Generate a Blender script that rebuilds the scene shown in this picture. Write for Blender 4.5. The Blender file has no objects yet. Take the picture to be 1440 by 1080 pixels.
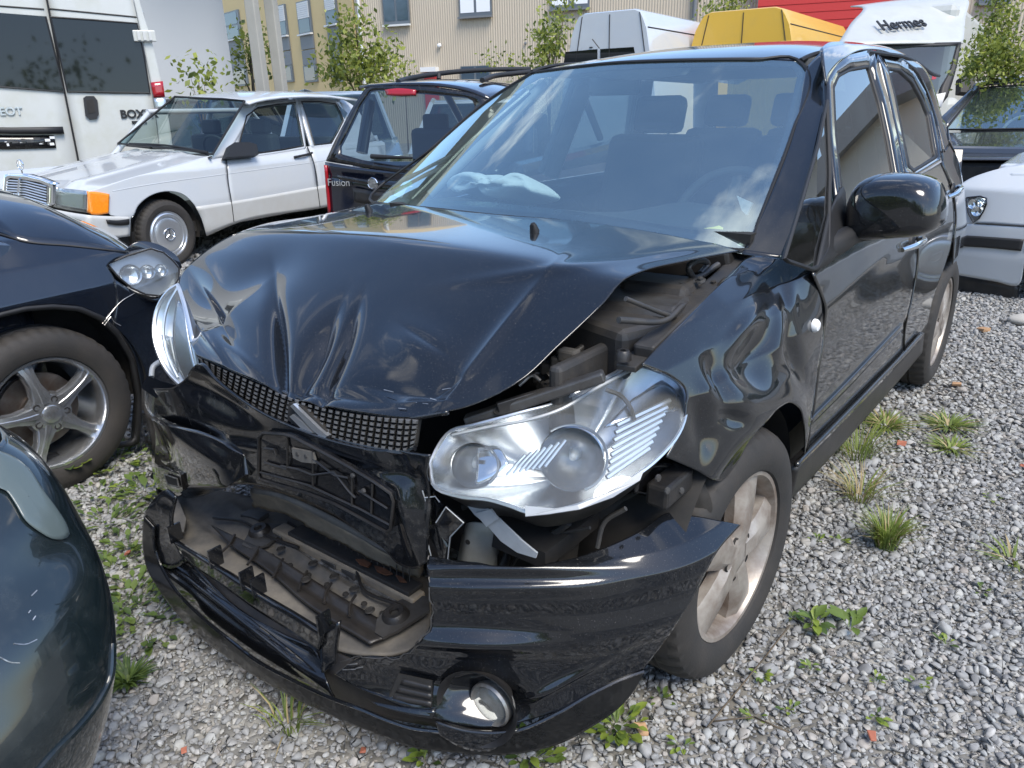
import bpy, bmesh, math, random
import numpy as np
from mathutils import Vector, Matrix
random.seed(7); rng = np.random.default_rng(7)
S = bpy.context.scene
COL = S.collection

# ------------------------------------------------------------------ camera, sky, sun, exposure
FOC = 1040.67; CAMP = np.array([1.39629, -1.55020, 1.38279])
YAW, PIT, ROL = -0.677694, 0.363054, -0.0243293
fw = np.array([math.sin(YAW)*math.cos(PIT), math.cos(YAW)*math.cos(PIT), -math.sin(PIT)])
_rt = np.cross(fw, [0, 0, 1]); _rt /= np.linalg.norm(_rt); _up = np.cross(_rt, fw)
RT = _rt*math.cos(ROL)+_up*math.sin(ROL); UP = _up*math.cos(ROL)-_rt*math.sin(ROL)
cam = bpy.data.cameras.new('camera'); camo = bpy.data.objects.new('camera', cam); COL.objects.link(camo)
cam.sensor_fit = 'HORIZONTAL'; cam.sensor_width = 36.0; cam.lens = FOC*36/1440.0
cam.clip_start = 0.02; cam.clip_end = 2000
m3 = Matrix((RT, UP, -fw)).transposed()
camo.matrix_world = Matrix.Translation(Vector(CAMP)) @ m3.to_4x4()
S.camera = camo

SUN_AZ = np.array([0.93, -0.33]); SUN_AZ = SUN_AZ/np.linalg.norm(SUN_AZ); SUN_EL = math.radians(54)
W = bpy.data.worlds.new('World'); S.world = W; W.use_nodes = True
nt = W.node_tree; nt.nodes.clear()
def N(t, typ, **k):
    n = t.nodes.new(typ)
    for a, b in k.items(): setattr(n, a, b)
    return n
out = N(nt, 'ShaderNodeOutputWorld'); bg = N(nt, 'ShaderNodeBackground'); sky = N(nt, 'ShaderNodeTexSky')
sky.sky_type = 'NISHITA'; sky.sun_disc = False; sky.sun_elevation = SUN_EL
sky.sun_rotation = math.atan2(SUN_AZ[0], SUN_AZ[1]); sky.altitude = 300; sky.dust_density = 1.0; sky.ozone_density = 2.6
bg.inputs['Strength'].default_value = 0.125
tc = N(nt, 'ShaderNodeTexCoord'); mp = N(nt, 'ShaderNodeMapping'); mp.inputs['Scale'].default_value = (1.0, 1.0, 2.6)
cn = N(nt, 'ShaderNodeTexNoise'); cn.inputs['Scale'].default_value = 2.3; cn.inputs['Detail'].default_value = 9; cn.inputs['Roughness'].default_value = .56
cr = N(nt, 'ShaderNodeValToRGB'); cr.color_ramp.elements[0].position = .57; cr.color_ramp.elements[1].position = .76
mx = N(nt, 'ShaderNodeMix', data_type='RGBA'); mx.inputs['B'].default_value = (8.6, 8.4, 8.2, 1)
L = nt.links.new
L(tc.outputs['Generated'], mp.inputs['Vector']); L(mp.outputs['Vector'], cn.inputs['Vector']); L(cn.outputs['Fac'], cr.inputs['Fac'])
L(cr.outputs['Color'], mx.inputs['Factor']); L(sky.outputs['Color'], mx.inputs['A']); L(mx.outputs['Result'], bg.inputs['Color']); L(bg.outputs['Background'], out.inputs['Surface'])

sun = bpy.data.lights.new('sun', 'SUN'); sun.energy = 1.8; sun.angle = math.radians(30); sun.color = (1, .94, .84)
suno = bpy.data.objects.new('sun', sun); COL.objects.link(suno)
sdir = Vector((SUN_AZ[0]*math.cos(SUN_EL), SUN_AZ[1]*math.cos(SUN_EL), math.sin(SUN_EL)))
suno.rotation_euler = sdir.to_track_quat('Z', 'Y').to_euler(); suno.location = (6, -8, 12)
S.view_settings.view_transform = 'Standard'; S.view_settings.look = 'None'; S.view_settings.exposure = 1.25
S.view_settings.gamma = 1; S.view_settings.use_curve_mapping = False
S.cycles.transparent_max_bounces = 24; S.cycles.max_bounces = 8; S.cycles.caustics_reflective = False; S.cycles.caustics_refractive = False

# ------------------------------------------------------------------ geometry of sight: a photo point + one known distance -> a point in the place
def ray(px):
    px = np.atleast_2d(np.asarray(px, float))
    return fw + RT*((px[:, :1]-720)/FOC) - UP*((px[:, 1:]-540)/FOC)
def at(u, v, x=None, y=None, z=None, a=None):
    d = ray([(u, v)])[0]
    if a is not None: t = a
    elif x is not None: t = (x-CAMP[0])/d[0]
    elif y is not None: t = (y-CAMP[1])/d[1]
    else: t = (z-CAMP[2])/d[2]
    return CAMP+d*t
def hit(px, F, t0=.5, t1=16, n=420):
    d = ray(px); ts = np.linspace(t0, t1, n)
    P = CAMP+d[:, None, :]*ts[None, :, None]
    s = F(P[..., 0], P[..., 1], P[..., 2])
    cr = (s[:, :-1] > 0) & (s[:, 1:] <= 0); has = cr.any(1); i = np.where(has, cr.argmax(1), 0)
    j = s.argmin(1); lo = ts[i].copy(); hi = ts[i+1].copy()
    for _ in range(30):
        m = (lo+hi)/2; p = CAMP+d*m[:, None]; f = F(p[:, 0], p[:, 1], p[:, 2]); g = f > 0
        lo = np.where(g, m, lo); hi = np.where(g, hi, m)
    t = np.where(has, (lo+hi)/2, ts[j])
    return CAMP+d*t[:, None]
def proj(P):
    d = np.atleast_2d(P)-CAMP; w = d@fw
    return np.stack([720+FOC*(d@RT)/w, 540-FOC*(d@UP)/w], 1)
def plane(p, n):
    p = np.array(p, float); n = np.array(n, float)
    return lambda x, y, z: (x-p[0])*n[0]+(y-p[1])*n[1]+(z-p[2])*n[2]
def curve(pts, ts, lin=False):
    pts = np.asarray(pts, float); ts = np.asarray(ts, float)
    c = np.r_[0, np.cumsum(np.linalg.norm(np.diff(pts, axis=0), axis=1))]; c /= c[-1]
    if lin or len(pts) < 3: return np.stack([np.interp(ts, c, pts[:, k]) for k in range(pts.shape[1])], 1)
    m = np.zeros_like(pts); h = np.diff(c)[:, None]; dl = np.diff(pts, axis=0)/h
    m[1:-1] = (dl[:-1]*h[1:]+dl[1:]*h[:-1])/(h[1:]+h[:-1]); m[0] = dl[0]; m[-1] = dl[-1]
    i = np.clip(np.searchsorted(c, ts, 'right')-1, 0, len(pts)-2); hh = (c[i+1]-c[i])[:, None]; t = (ts-c[i])[:, None]/hh
    return (2*t**3-3*t**2+1)*pts[i]+(t**3-2*t**2+t)*hh*m[i]+(-2*t**3+3*t**2)*pts[i+1]+(t**3-t**2)*hh*m[i+1]
def coons(T, B, Lf=None, Rt=None, nu=20, nv=12, lin=False):
    su = np.linspace(0, 1, nu); sv = np.linspace(0, 1, nv)
    if Lf is None: Lf = [T[0], B[0]]
    if Rt is None: Rt = [T[-1], B[-1]]
    t = curve(T, su, lin); b = curve(B, su, lin); l = curve(Lf, sv, lin); r = curve(Rt, sv, lin)
    u = su[None, :, None]; v = sv[:, None, None]
    return (1-v)*t[None]+v*b[None]+(1-u)*l[:, None]+u*r[:, None] - ((1-u)*(1-v)*t[0]+u*(1-v)*t[-1]+(1-u)*v*b[0]+u*v*b[-1])

# ------------------------------------------------------------------ object helpers
def tag(o, label=None, cat=None, group=None, kind=None):
    if label: o['label'] = label
    if cat: o['category'] = cat
    if group: o['group'] = group
    if kind: o['kind'] = kind
    return o
def thing(name, label, cat, loc, group=None):
    o = bpy.data.objects.new(name, None); COL.objects.link(o); o.location = loc; o.empty_display_size = .2
    return tag(o, label, cat, group)
def mk(name, V, Fc, mat, parent=None, smooth=True, solid=0, bevel=0, sub=0, label=None, angle=None, inst=None):
    me = inst
    if me is None:
        me = bpy.data.meshes.new(name); me.from_pydata([tuple(map(float, v)) for v in V], [], [tuple(map(int, f)) for f in Fc]); me.update()
        if isinstance(mat, (list, tuple)):
            for q in mat: me.materials.append(q)
        else: me.materials.append(mat)
        if smooth:
            me.polygons.foreach_set('use_smooth', [True]*len(me.polygons))
            if angle is not None: me.set_sharp_from_angle(angle=math.radians(angle))
    o = bpy.data.objects.new(name, me); COL.objects.link(o)
    if parent is not None:
        o.parent = parent
        if parent.type == 'EMPTY': o.location = -parent.location
    if bevel:
        b = o.modifiers.new('b', 'BEVEL'); b.width = bevel; b.segments = 2; b.limit_method = 'ANGLE'; b.angle_limit = math.radians(40)
    if solid:
        b = o.modifiers.new('s', 'SOLIDIFY'); b.thickness = solid; b.offset = -1
    if sub:
        b = o.modifiers.new('u', 'SUBSURF'); b.levels = sub; b.render_levels = sub
    if label: o['label'] = label
    return o
def gridfaces(nv, nu, closed=False):
    F = []
    for i in range(nv-1):
        for j in range(nu if closed else nu-1):
            k = (j+1) % nu
            F.append((i*nu+j, i*nu+k, (i+1)*nu+k, (i+1)*nu+j))
    return F
def flipfix(P, F, view=None):
    # faces look toward the given side (the lens side by default)
    P = np.asarray(P); s = 0; vw = CAMP if view is None else np.asarray(view)
    for f in F[::max(1, len(F)//40)]:
        a, b, c = P[f[0]], P[f[1]], P[f[2]]; n = np.cross(b-a, c-a); s += np.dot(n, vw-a)
    return [tuple(reversed(f)) for f in F] if s < 0 else F
def gridnormals(P):
    du = np.gradient(P, axis=1); dv = np.gradient(P, axis=0); n = np.cross(du, dv); n /= np.linalg.norm(n, axis=2, keepdims=True)+1e-12
    if (n*(CAMP-P)).sum() < 0: n = -n
    return n
def dentfield(px, dents):
    # each dent: (u, v, angle, half length, half width, height) - laid on the sheet metal where the photo shows it
    h = np.zeros(px.shape[:2])
    for (u, v, ang, l, w, a) in dents:
        c, s = math.cos(math.radians(ang)), math.sin(math.radians(ang)); dx = px[..., 0]-u; dy = px[..., 1]-v
        p = (dx*c+dy*s)/l; q = (-dx*s+dy*c)/w
        h += a*np.exp(-(p*p)**1.2)*(np.exp(-np.abs(q)**1.25*1.1) if abs(a)*1000 % 1 > .4 else np.exp(-q*q))
    return h
def panel(name, T, B, F, mat, parent, Lf=None, Rt=None, nu=24, nv=14, solid=.004, dents=None, lin=False, post=None, smooth=True, label=None, view=None, angle=None):
    px = coons(T, B, Lf, Rt, nu, nv, lin)
    P = hit(px.reshape(-1, 2), F).reshape(nv, nu, 3)
    if dents is not None: P = P+gridnormals(P)*dentfield(px, dents)[..., None]
    if post is not None: P = post(P, px)
    P = P.reshape(-1, 3); Fc = flipfix(P, gridfaces(nv, nu), view)
    return mk(name, P, Fc, mat, parent, smooth, solid, label=label, angle=angle)
def patch(name, C, mat, parent, nu=20, nv=10, solid=.004, label=None, view=None, smooth=True, noise=0):
    # smooth sheet through a coarse grid of points in space
    C = np.asarray(C, float); A = np.stack([curve(r, np.linspace(0, 1, nu)) for r in C])
    P = np.stack([curve(A[:, j], np.linspace(0, 1, nv)) for j in range(nu)], 1)
    if noise: P = P+rng.normal(0, noise, P.shape)
    P = P.reshape(-1, 3)
    return mk(name, P, flipfix(P, gridfaces(nv, nu), view), mat, parent, smooth, solid, label=label)
def flat(name, px, F, mat, parent, solid=.003, label=None, smooth=False, bevel=0):
    P = hit(px, F); Fc = flipfix(P, [tuple(range(len(P)))])
    return mk(name, P, Fc, mat, parent, smooth, solid, label=label, bevel=bevel)
def ring(name, inner, outer, F, mat, parent, n=48, solid=.006, label=None, F2=None):
    a = curve(list(inner)+[inner[0]], np.linspace(0, 1, n+1)[:-1], True); b = curve(list(outer)+[outer[0]], np.linspace(0, 1, n+1)[:-1], True)
    P = np.r_[hit(a, F), hit(b, F2 or F)]; Fc = flipfix(P, gridfaces(2, n, True))
    return mk(name, P, Fc, mat, parent, True, solid, label=label)
def tube(name, pts, r, mat, parent=None, n=8, label=None, closed=False, sp=0):
    pts = np.asarray(pts, float)
    if sp: pts = curve(pts, np.linspace(0, 1, sp))
    m = len(pts); rr = np.broadcast_to(np.asarray(r, float), (m,)) if np.ndim(r) == 0 else np.interp(np.linspace(0, 1, m), np.linspace(0, 1, len(r)), r)
    V = []; ref = None
    for i in range(m):
        d = pts[(i+1) % m]-pts[i-1] if closed else pts[min(i+1, m-1)]-pts[max(i-1, 0)]
        d = d/(np.linalg.norm(d)+1e-12)
        if ref is None: ref = np.cross(d, [0, 0, 1.] if abs(d[2]) < .9 else [1., 0, 0])
        ref = ref-d*np.dot(ref, d); ref /= np.linalg.norm(ref)+1e-12; q = np.cross(d, ref)
        for k in range(n):
            t = 2*math.pi*k/n; V.append(pts[i]+rr[i]*(math.cos(t)*ref+math.sin(t)*q))
    F = []
    for i in range(m if closed else m-1):
        for k in range(n):
            a, b = i*n+k, i*n+(k+1) % n; c = ((i+1) % m)*n
            F.append((a, b, c+(k+1) % n, c+k))
    if not closed: F += [tuple(range(n))[::-1], tuple((m-1)*n+k for k in range(n))]
    return (V, F) if name is None else mk(name, V, F, mat, parent, True, label=label, angle=50)
def frame3(ax):
    ax = np.array(ax, float); ax /= np.linalg.norm(ax); r = np.cross(ax, [0, 0, 1.] if abs(ax[2]) < .9 else [1., 0, 0]); r /= np.linalg.norm(r)
    return ax, r, np.cross(ax, r)
def lathe(name, prof, o, ax, mat, parent=None, n=40, label=None, angle=35, jag=None):
    ax, r, q = frame3(ax); V = []
    for i, (rad, h) in enumerate(prof):
        for k in range(n):
            t = 2*math.pi*k/n; rr = rad+(jag(i, k) if jag else 0)
            V.append(np.array(o)+ax*h+rr*(math.cos(t)*r+math.sin(t)*q))
    F = gridfaces(len(prof), n, True)
    if prof[0][0] > 1e-4: F.append(tuple(range(n))[::-1]) if False else None
    F = [f for f in F if f]
    return (V, F) if name is None else mk(name, V, F, mat, parent, True, label=label, angle=angle)
def boxmesh(c, sz, ax=None):
    c = np.array(c, float); A = np.eye(3) if ax is None else np.array(ax, float); h = np.array(sz)/2
    V = [c+A[0]*h[0]*i+A[1]*h[1]*j+A[2]*h[2]*k for i in (-1, 1) for j in (-1, 1) for k in (-1, 1)]
    F = [(0, 1, 3, 2), (4, 6, 7, 5), (0, 4, 5, 1), (2, 3, 7, 6), (0, 2, 6, 4), (1, 5, 7, 3)]
    return V, F
def box(name, c, sz, mat, parent=None, ax=None, bevel=0, label=None, sub=0):
    V, F = boxmesh(c, sz, ax); return mk(name, V, F, mat, parent, False, 0, bevel, sub, label)
def axes(h, tilt=0):
    # heading h: rows are forward, left, up
    c, s = math.cos(h), math.sin(h); return np.array([[c, s, 0], [-s, c, 0], [0, 0, 1.]])
def join(parts):
    V = []; F = []
    for v, f in parts:
        o = len(V); V += list(v); F += [tuple(i+o for i in q) for q in f]
    return V, F
def smooth01(a, b, x): t = np.clip((x-a)/(b-a), 0, 1); return t*t*(3-2*t)

# ------------------------------------------------------------------ materials
def newmat(name):
    m = bpy.data.materials.new(name); m.use_nodes = True; t = m.node_tree; b = t.nodes['Principled BSDF']; return m, t, b
def pbr(name, c, rough=.5, metal=0, coat=0, var=0, vscale=8, c2=None, bump=0, bscale=60, rvar=0, trans=0, spec=.5, detail=6, ramp=(.35, .7), bdist=.002):
    m, t, b = newmat(name); b.inputs['Base Color'].default_value = (*c, 1); b.inputs['Roughness'].default_value = rough; b.inputs['Metallic'].default_value = metal
    b.inputs['Coat Weight'].default_value = coat; b.inputs['Coat Roughness'].default_value = .03; b.inputs['Specular IOR Level'].default_value = spec
    lk = t.links.new; g = None
    if c2 is not None or rvar or bump: g = N(t, 'ShaderNodeTexCoord')
    if c2 is not None or rvar:
        n = N(t, 'ShaderNodeTexNoise'); n.inputs['Scale'].default_value = vscale; n.inputs['Detail'].default_value = detail; n.inputs['Roughness'].default_value = .65
        lk(g.outputs['Object'], n.inputs['Vector']); r = N(t, 'ShaderNodeValToRGB'); r.color_ramp.elements[0].position = ramp[0]; r.color_ramp.elements[1].position = ramp[1]
        lk(n.outputs['Fac'], r.inputs['Fac'])
        if c2 is not None:
            x = N(t, 'ShaderNodeMix', data_type='RGBA'); x.inputs['A'].default_value = (*c, 1); x.inputs['B'].default_value = (*c2, 1)
            s = N(t, 'ShaderNodeMath', operation='MULTIPLY'); s.inputs[1].default_value = var or 1; lk(r.outputs['Color'], s.inputs[0]); lk(s.outputs[0], x.inputs['Factor'])
            lk(x.outputs['Result'], b.inputs['Base Color'])
        if rvar:
            s = N(t, 'ShaderNodeMapRange'); s.inputs['To Min'].default_value = rough; s.inputs['To Max'].default_value = min(1, rough+rvar); lk(r.outputs['Color'], s.inputs['Value']); lk(s.outputs['Result'], b.inputs['Roughness'])
    if bump:
        n2 = N(t, 'ShaderNodeTexNoise'); n2.inputs['Scale'].default_value = bscale; n2.inputs['Detail'].default_value = 5; lk(g.outputs['Object'], n2.inputs['Vector'])
        bp = N(t, 'ShaderNodeBump'); bp.inputs['Strength'].default_value = bump; bp.inputs['Distance'].default_value = bdist; lk(n2.outputs['Fac'], bp.inputs['Height']); lk(bp.outputs['Normal'], b.inputs['Normal'])
    return m
def glassmat(name, tint=(.8, .9, .9), rough=.0, base=.045, dirt_sheen=.0, gc=(1, 1, 1), dc=(.5, .5, .47)):
    m = bpy.data.materials.new(name); m.use_nodes = True; t = m.node_tree; t.nodes.clear(); lk = t.links.new
    o = N(t, 'ShaderNodeOutputMaterial'); tr = N(t, 'ShaderNodeBsdfTransparent'); gl = N(t, 'ShaderNodeBsdfGlossy'); mxs = N(t, 'ShaderNodeMixShader')
    tr.inputs['Color'].default_value = (*tint, 1); gl.inputs['Roughness'].default_value = rough; gl.inputs['Color'].default_value = (*gc, 1)
    lw = N(t, 'ShaderNodeLayerWeight'); lw.inputs['Blend'].default_value = .5
    p = N(t, 'ShaderNodeMath', operation='POWER'); p.inputs[1].default_value = 5; lk(lw.outputs['Facing'], p.inputs[0])
    a = N(t, 'ShaderNodeMath', operation='MULTIPLY_ADD'); a.inputs[1].default_value = 1-base; a.inputs[2].default_value = base; lk(p.outputs[0], a.inputs[0])
    lk(a.outputs[0], mxs.inputs['Fac']); lk(tr.outputs[0], mxs.inputs[1]); lk(gl.outputs[0], mxs.inputs[2]); last = mxs
    if dirt_sheen:
        df = N(t, 'ShaderNodeBsdfDiffuse'); df.inputs['Color'].default_value = (*dc, 1); m2 = N(t, 'ShaderNodeMixShader')
        g = N(t, 'ShaderNodeTexCoord'); n = N(t, 'ShaderNodeTexNoise'); n.inputs['Scale'].default_value = 6; n.inputs['Detail'].default_value = 8; lk(g.outputs['Object'], n.inputs['Vector'])
        s = N(t, 'ShaderNodeMath', operation='MULTIPLY'); s.inputs[1].default_value = dirt_sheen*2; lk(n.outputs['Fac'], s.inputs[0]); lk(s.outputs[0], m2.inputs['Fac']); lk(mxs.outputs[0], m2.inputs[1]); lk(df.outputs[0], m2.inputs[2]); last = m2
    lk(last.outputs[0], o.inputs['Surface']); return m
M = {}
M['paint'] = pbr('black_paint', (.005, .006, .008), .10, 0, 1, .06, 5, (.07, .065, .055), rvar=.1, spec=.25)
M['lip'] = pbr('dull_black_lip', (.005, .0055, .006), .22, 0, .35, .2, 12, (.05, .046, .04), rvar=.25, spec=.2)
M['paint_side'] = pbr('dusty_black_paint', (.008, .009, .010), .18, 0, .9, .30, 3, (.10, .088, .07), rvar=.12, spec=.25)
M['dented'] = pbr('scuffed_black_paint', (.006, .007, .009), .18, 0, .8, .35, 26, (.12, .115, .105), rvar=.25, spec=.25, ramp=(.55, .72))
M['plastic'] = pbr('black_plastic', (.012, .012, .013), .42, var=.35, vscale=14, c2=(.07, .06, .05), bump=.25, bscale=180)
M['gloss_plastic'] = pbr('gloss_black_plastic', (.006, .006, .007), .16, 0, .5, .25, 20, (.09, .085, .08), rvar=.25, ramp=(.5, .75))
M['trim'] = pbr('black_rubber_trim', (.012, .012, .013), .55)
M['dark'] = pbr('dark_underbody', (.01, .01, .01), .8, var=.8, vscale=9, c2=(.035, .03, .025))
M['bay'] = pbr('engine_bay_grime', (.03, .03, .031), .5, var=.8, vscale=16, c2=(.06, .053, .045), bump=.4, bscale=90)
M['bay_grey'] = pbr('grimy_grey_metal', (.10, .10, .10), .45, .5, var=.8, vscale=14, c2=(.05, .042, .035), bump=.3, bscale=70)
M['undertray'] = pbr('dusty_undertray', (.075, .072, .068), .7, var=.95, vscale=9, c2=(.19, .172, .145), bump=.5, bscale=40)
M['rust'] = pbr('rusty_crossmember', (.17, .145, .115), .8, var=1, vscale=12, c2=(.34, .28, .20), bump=.6, bscale=50)
M['redrust'] = pbr('red_rust', (.16, .06, .025), .85, var=.8, vscale=20, c2=(.07, .04, .025), bump=.6, bscale=80)
M['rawsteel'] = pbr('scraped_steel', (.55, .55, .55), .35, .8, var=.9, vscale=40, c2=(.05, .05, .05))
M['primer'] = pbr('beige_grey_primer', (.30, .30, .27), .5, var=.6, vscale=12, c2=(.16, .15, .13))
M['chrome'] = pbr('chrome', (.86, .88, .9), .06, 1)
M['reflector'] = pbr('lamp_reflector', (.56, .58, .60), .26, 1)
M['lamp_dim'] = pbr('dim_lamp_interior', (.26, .28, .30), .3, .8)
M['satin'] = pbr('satin_silver', (.72, .74, .76), .28, .85)
M['alloy'] = pbr('dusty_bronze_alloy', (.42, .38, .335), .42, .45, var=.95, vscale=10, c2=(.155, .105, .075), bump=.1, bscale=200, ramp=(.4, .75))
M['dust'] = pbr('brake_dust', (.26, .17, .12), .8, .1, var=1, vscale=60, c2=(.13, .085, .06))
M['alloy2'] = pbr('polished_grey_alloy', (.66, .68, .70), .24, .9, var=.4, vscale=25, c2=(.40, .38, .36))
M['stud'] = pbr('grey_grille_plastic', (.13, .13, .13), .4, var=.6, vscale=30, c2=(.19, .18, .165))
M['tyre'] = pbr('tyre_rubber', (.022, .021, .02), .75, var=.8, vscale=7, c2=(.042, .036, .031), bump=.35, bscale=150)
M['tread'] = pbr('tyre_tread', (.018, .018, .017), .85, var=.7, vscale=18, c2=(.05, .045, .04))
M['disc'] = pbr('brake_disc', (.25, .23, .21), .4, .8, var=.8, vscale=20, c2=(.15, .09, .06))
def specks(m, s=420, lo=.66, hi=.74, c=(.14, .13, .12), k=.55):
    t = m.node_tree; b = t.nodes['Principled BSDF']; src = b.inputs['Base Color'].links[0].from_socket; g = N(t, 'ShaderNodeTexCoord'); n = N(t, 'ShaderNodeTexNoise'); n.inputs['Scale'].default_value = s; n.inputs['Detail'].default_value = 2; r = N(t, 'ShaderNodeMapRange'); r.inputs['From Min'].default_value = lo; r.inputs['From Max'].default_value = hi; r.inputs['To Max'].default_value = k; x = N(t, 'ShaderNodeMix', data_type='RGBA'); x.inputs['B'].default_value = (*c, 1)
    t.links.new(g.outputs['Object'], n.inputs['Vector']); t.links.new(n.outputs['Fac'], r.inputs['Value']); t.links.new(r.outputs['Result'], x.inputs['Factor']); t.links.new(src, x.inputs['A']); t.links.new(x.outputs['Result'], b.inputs['Base Color'])
for q_ in ('paint', 'paint_side', 'dented'): specks(M[q_]); M[q_].node_tree.nodes['Principled BSDF'].inputs['Coat IOR'].default_value = 1.5
M['glass'] = glassmat('windshield_glass', (.72, .88, .88), base=.38, dirt_sheen=.035, gc=(.86, 1, .99), dc=(.36, .47, .50))  # pale blue sky sheen put into film and gloss colours, over thin dust
M['dome'] = glassmat('lamp_dome_glass', (.92, .94, .94), base=.025, dirt_sheen=.05)
M['sideglass'] = glassmat('side_glass', (.36, .46, .48), base=.30, dirt_sheen=.012)
M['lens'] = glassmat('clear_lens', (.93, .96, .97), base=.06, dirt_sheen=.10)
M['frost'] = pbr('translucent_plastic', (.55, .58, .60), .3, c2=(.4, .42, .43), var=.6, vscale=30); M['frost'].node_tree.nodes['Principled BSDF'].inputs['Transmission Weight'].default_value = .35
M['cabin'] = pbr('cabin_plastic', (.035, .04, .042), .6, bump=.2, bscale=200)
M['seat'] = pbr('seat_cloth', (.016, .018, .02), .9, bump=.3, bscale=300)
M['cabin_light'] = pbr('cabin_grey_trim', (.28, .29, .29), .7)
M['airbag'] = pbr('airbag_cloth', (.90, .90, .89), .85, bump=.5, bscale=30, bdist=.01)
M['white'] = pbr('white_plastic', (.75, .75, .74), .35)
M['green'] = pbr('green_sticker', (.08, .42, .20), .5)
M['yellow'] = pbr('yellow_paper', (.75, .70, .18), .6)
M['redlens'] = pbr('red_lamp_plastic', (.34, .012, .02), .15, 0, .6)
M['orange'] = pbr('orange_lamp_plastic', (.85, .22, .01), .15, 0, .6, var=.5, vscale=60, c2=(.95, .38, .03))
# ------------------------------------------------------------------ the wrecked black hatchback
def wheel(parent, o, ax, R=.325, rr=.213, w=.20, style='five', tm=None, rm=None, rot=0.0, nsp=5, up=(0, 0, 1)):
    tm = tm or M['tyre']; ax = np.array(ax, float); ax /= np.linalg.norm(ax); o = np.array(o, float)
    e1 = np.array(up, float); e1 = e1-ax*np.dot(e1, ax); e1 /= np.linalg.norm(e1); e2 = np.cross(ax, e1)
    def pt(r, th, h): return o+ax*h+r*(math.cos(th)*e1+math.sin(th)*e2)
    parts = []
    barrel = [(rr+.008, -.004), (rr+.006, .004), (rr-.004, .003), (rr-.012, -.010), (rr-.018, -.05), (rr-.03, -w*.8)]
    V, F = lathe(None, barrel, o, ax, None, n=56); parts.append((V, F))
    def spoke(th0, st, hc):
        V = []; F = []
        for (r, hw, h) in st:
            for (a, dh) in hc: V.append(pt(r, th0, h+dh)+np.cross(ax, math.cos(th0)*e1+math.sin(th0)*e2)*a*hw)
        m = len(hc)
        for i in range(len(st)-1):
            for j in range(m-1): F.append((i*m+j, i*m+j+1, (i+1)*m+j+1, (i+1)*m+j))
        return V, F
    if style == 'five':
        st = [(.035, .040, .004), (.075, .045, .007), (.12, .050, .005), (.16, .057, .001), (rr-.010, .074, -.006)]
        hc = [(-1, -.04), (-1, -.016), (-.50, 0), (.50, 0), (1, -.016), (1, -.04)]
        for k in range(nsp): parts.append(spoke(rot+k*2*math.pi/nsp, st, hc))
        parts.append(lathe(None, [(.0, .003), (.05, .003), (.066, -.004), (.07, -.03)], o, ax, None, n=30))
    elif style == 'star':
        st = [(.045, .050, .0), (.075, .034, .002), (.12, .023, .0), (.17, .024, -.006), (rr-.012, .034, -.014)]
        hc = [(-1, -.04), (-1, -.012), (-.8, -.002), (-.25, .0), (-.2, .006), (.2, .006), (.25, 0), (.8, -.002), (1, -.012), (1, -.04)]
        for k in range(nsp): parts.append(spoke(rot+k*2*math.pi/nsp, st, hc))
        parts.append(lathe(None, [(.0, .004), (.04, .004), (.078, -.004), (.085, -.03)], o, ax, None, n=30))
    elif style == 'cap':
        parts.append(lathe(None, [(0, .006), (.05, .006), (.052, .010), (.055, .010), (.058, .004), (.125, .010), (.15, .002), (.152, -.008), (.158, -.008), (.165, .004), (rr-.02, .006), (rr-.004, -.004)], o, ax, None, n=56))
    V, F = join(parts); wh = mk('wheel', V, F, rm or M['alloy'], parent, True, angle=32)
    n = 132
    tp = [(rr+.002, -.012), (rr+.010, .010), (rr+.028, .018), (rr+.062, .020), (R-.035, .014), (R-.018, .006), (R-.009, -.006), (R-.002, -.026), (R, -.05), (R, -.055), (R-.008, -.058), (R-.008, -.064), (R, -.067), (R+.001, -.095), (R-.008, -.098), (R-.008, -.104), (R+.001, -.107), (R, -.14), (R-.01, -.16), (R-.04, -.175), (rr, -.17)]
    V, F = lathe(None, tp, o, ax, None, n=n)
    V = np.array(V)
    for i in (6, 7, 8):
        for k in range(n):
            if k % 3 == 0: V[i*n+k] -= (V[i*n+k]-o-ax*np.dot(V[i*n+k]-o, ax))*.022
    mk('tyre', V, F, tm, wh, True, angle=28)
    lathe('brake_disc', [(0, -.075), (.07, -.075), (.07, -.085), (.145, -.085), (.147, -.10)], o, ax, M['disc'], wh, n=32)
    if style != 'cap':
        for k in range(5):
            th = rot+(k+.5)*2*math.pi/5
            c = pt(.052 if style == 'five' else .058, th, 0)
            lathe('lug_nut', [(0, -.004), (.0075, -.004), (.008, -.012)], c, ax, M['bay_grey'], wh, n=6)
            lathe('lug_hole', [(.0085, .0015), (.0125, .0025), (.0135, -.003)], c, ax, M['dark'], wh, n=14)
    return wh, pt

PROFZ = [0, .2, .3, .45, .6, .75, .85, .95, 1.02, 1.5, 1.56, 1.62, 1.7]
PROFX = [.78, .82, .85, .87, .878, .872, .862, .845, .82, .60, .53, .36, -.3]
FPZ = [0, .2, .3, .45, .6, .75, .83, .90, .95, .985, 1.01, 1.04, 1.1]
FPX = [.78, .82, .85, .87, .878, .872, .857, .825, .785, .735, .66, .45, -.5]
def Fside(x, y, z):
    t = np.clip(.35-y, 0, 9); r = np.clip(y-2.3, 0, 9)
    return x-(np.interp(z, PROFZ, PROFX)-.11*t**2-.10*r**2)
def Ffender(x, y, z):
    k = smooth01(.45, .20, y)
    t = np.clip(.35-y, 0, 9); p = np.interp(z, PROFZ, PROFX)*(1-k)+np.interp(z+.06*np.clip(-y, 0, 1), FPZ, FPX)*k
    fl = .022*np.exp(-((np.hypot(y, z-.325)-.38)/.06)**2)
    return x-(p-.13*t**2+fl)
def off(F, d): return lambda x, y, z: F(x, y, z)-d
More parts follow.
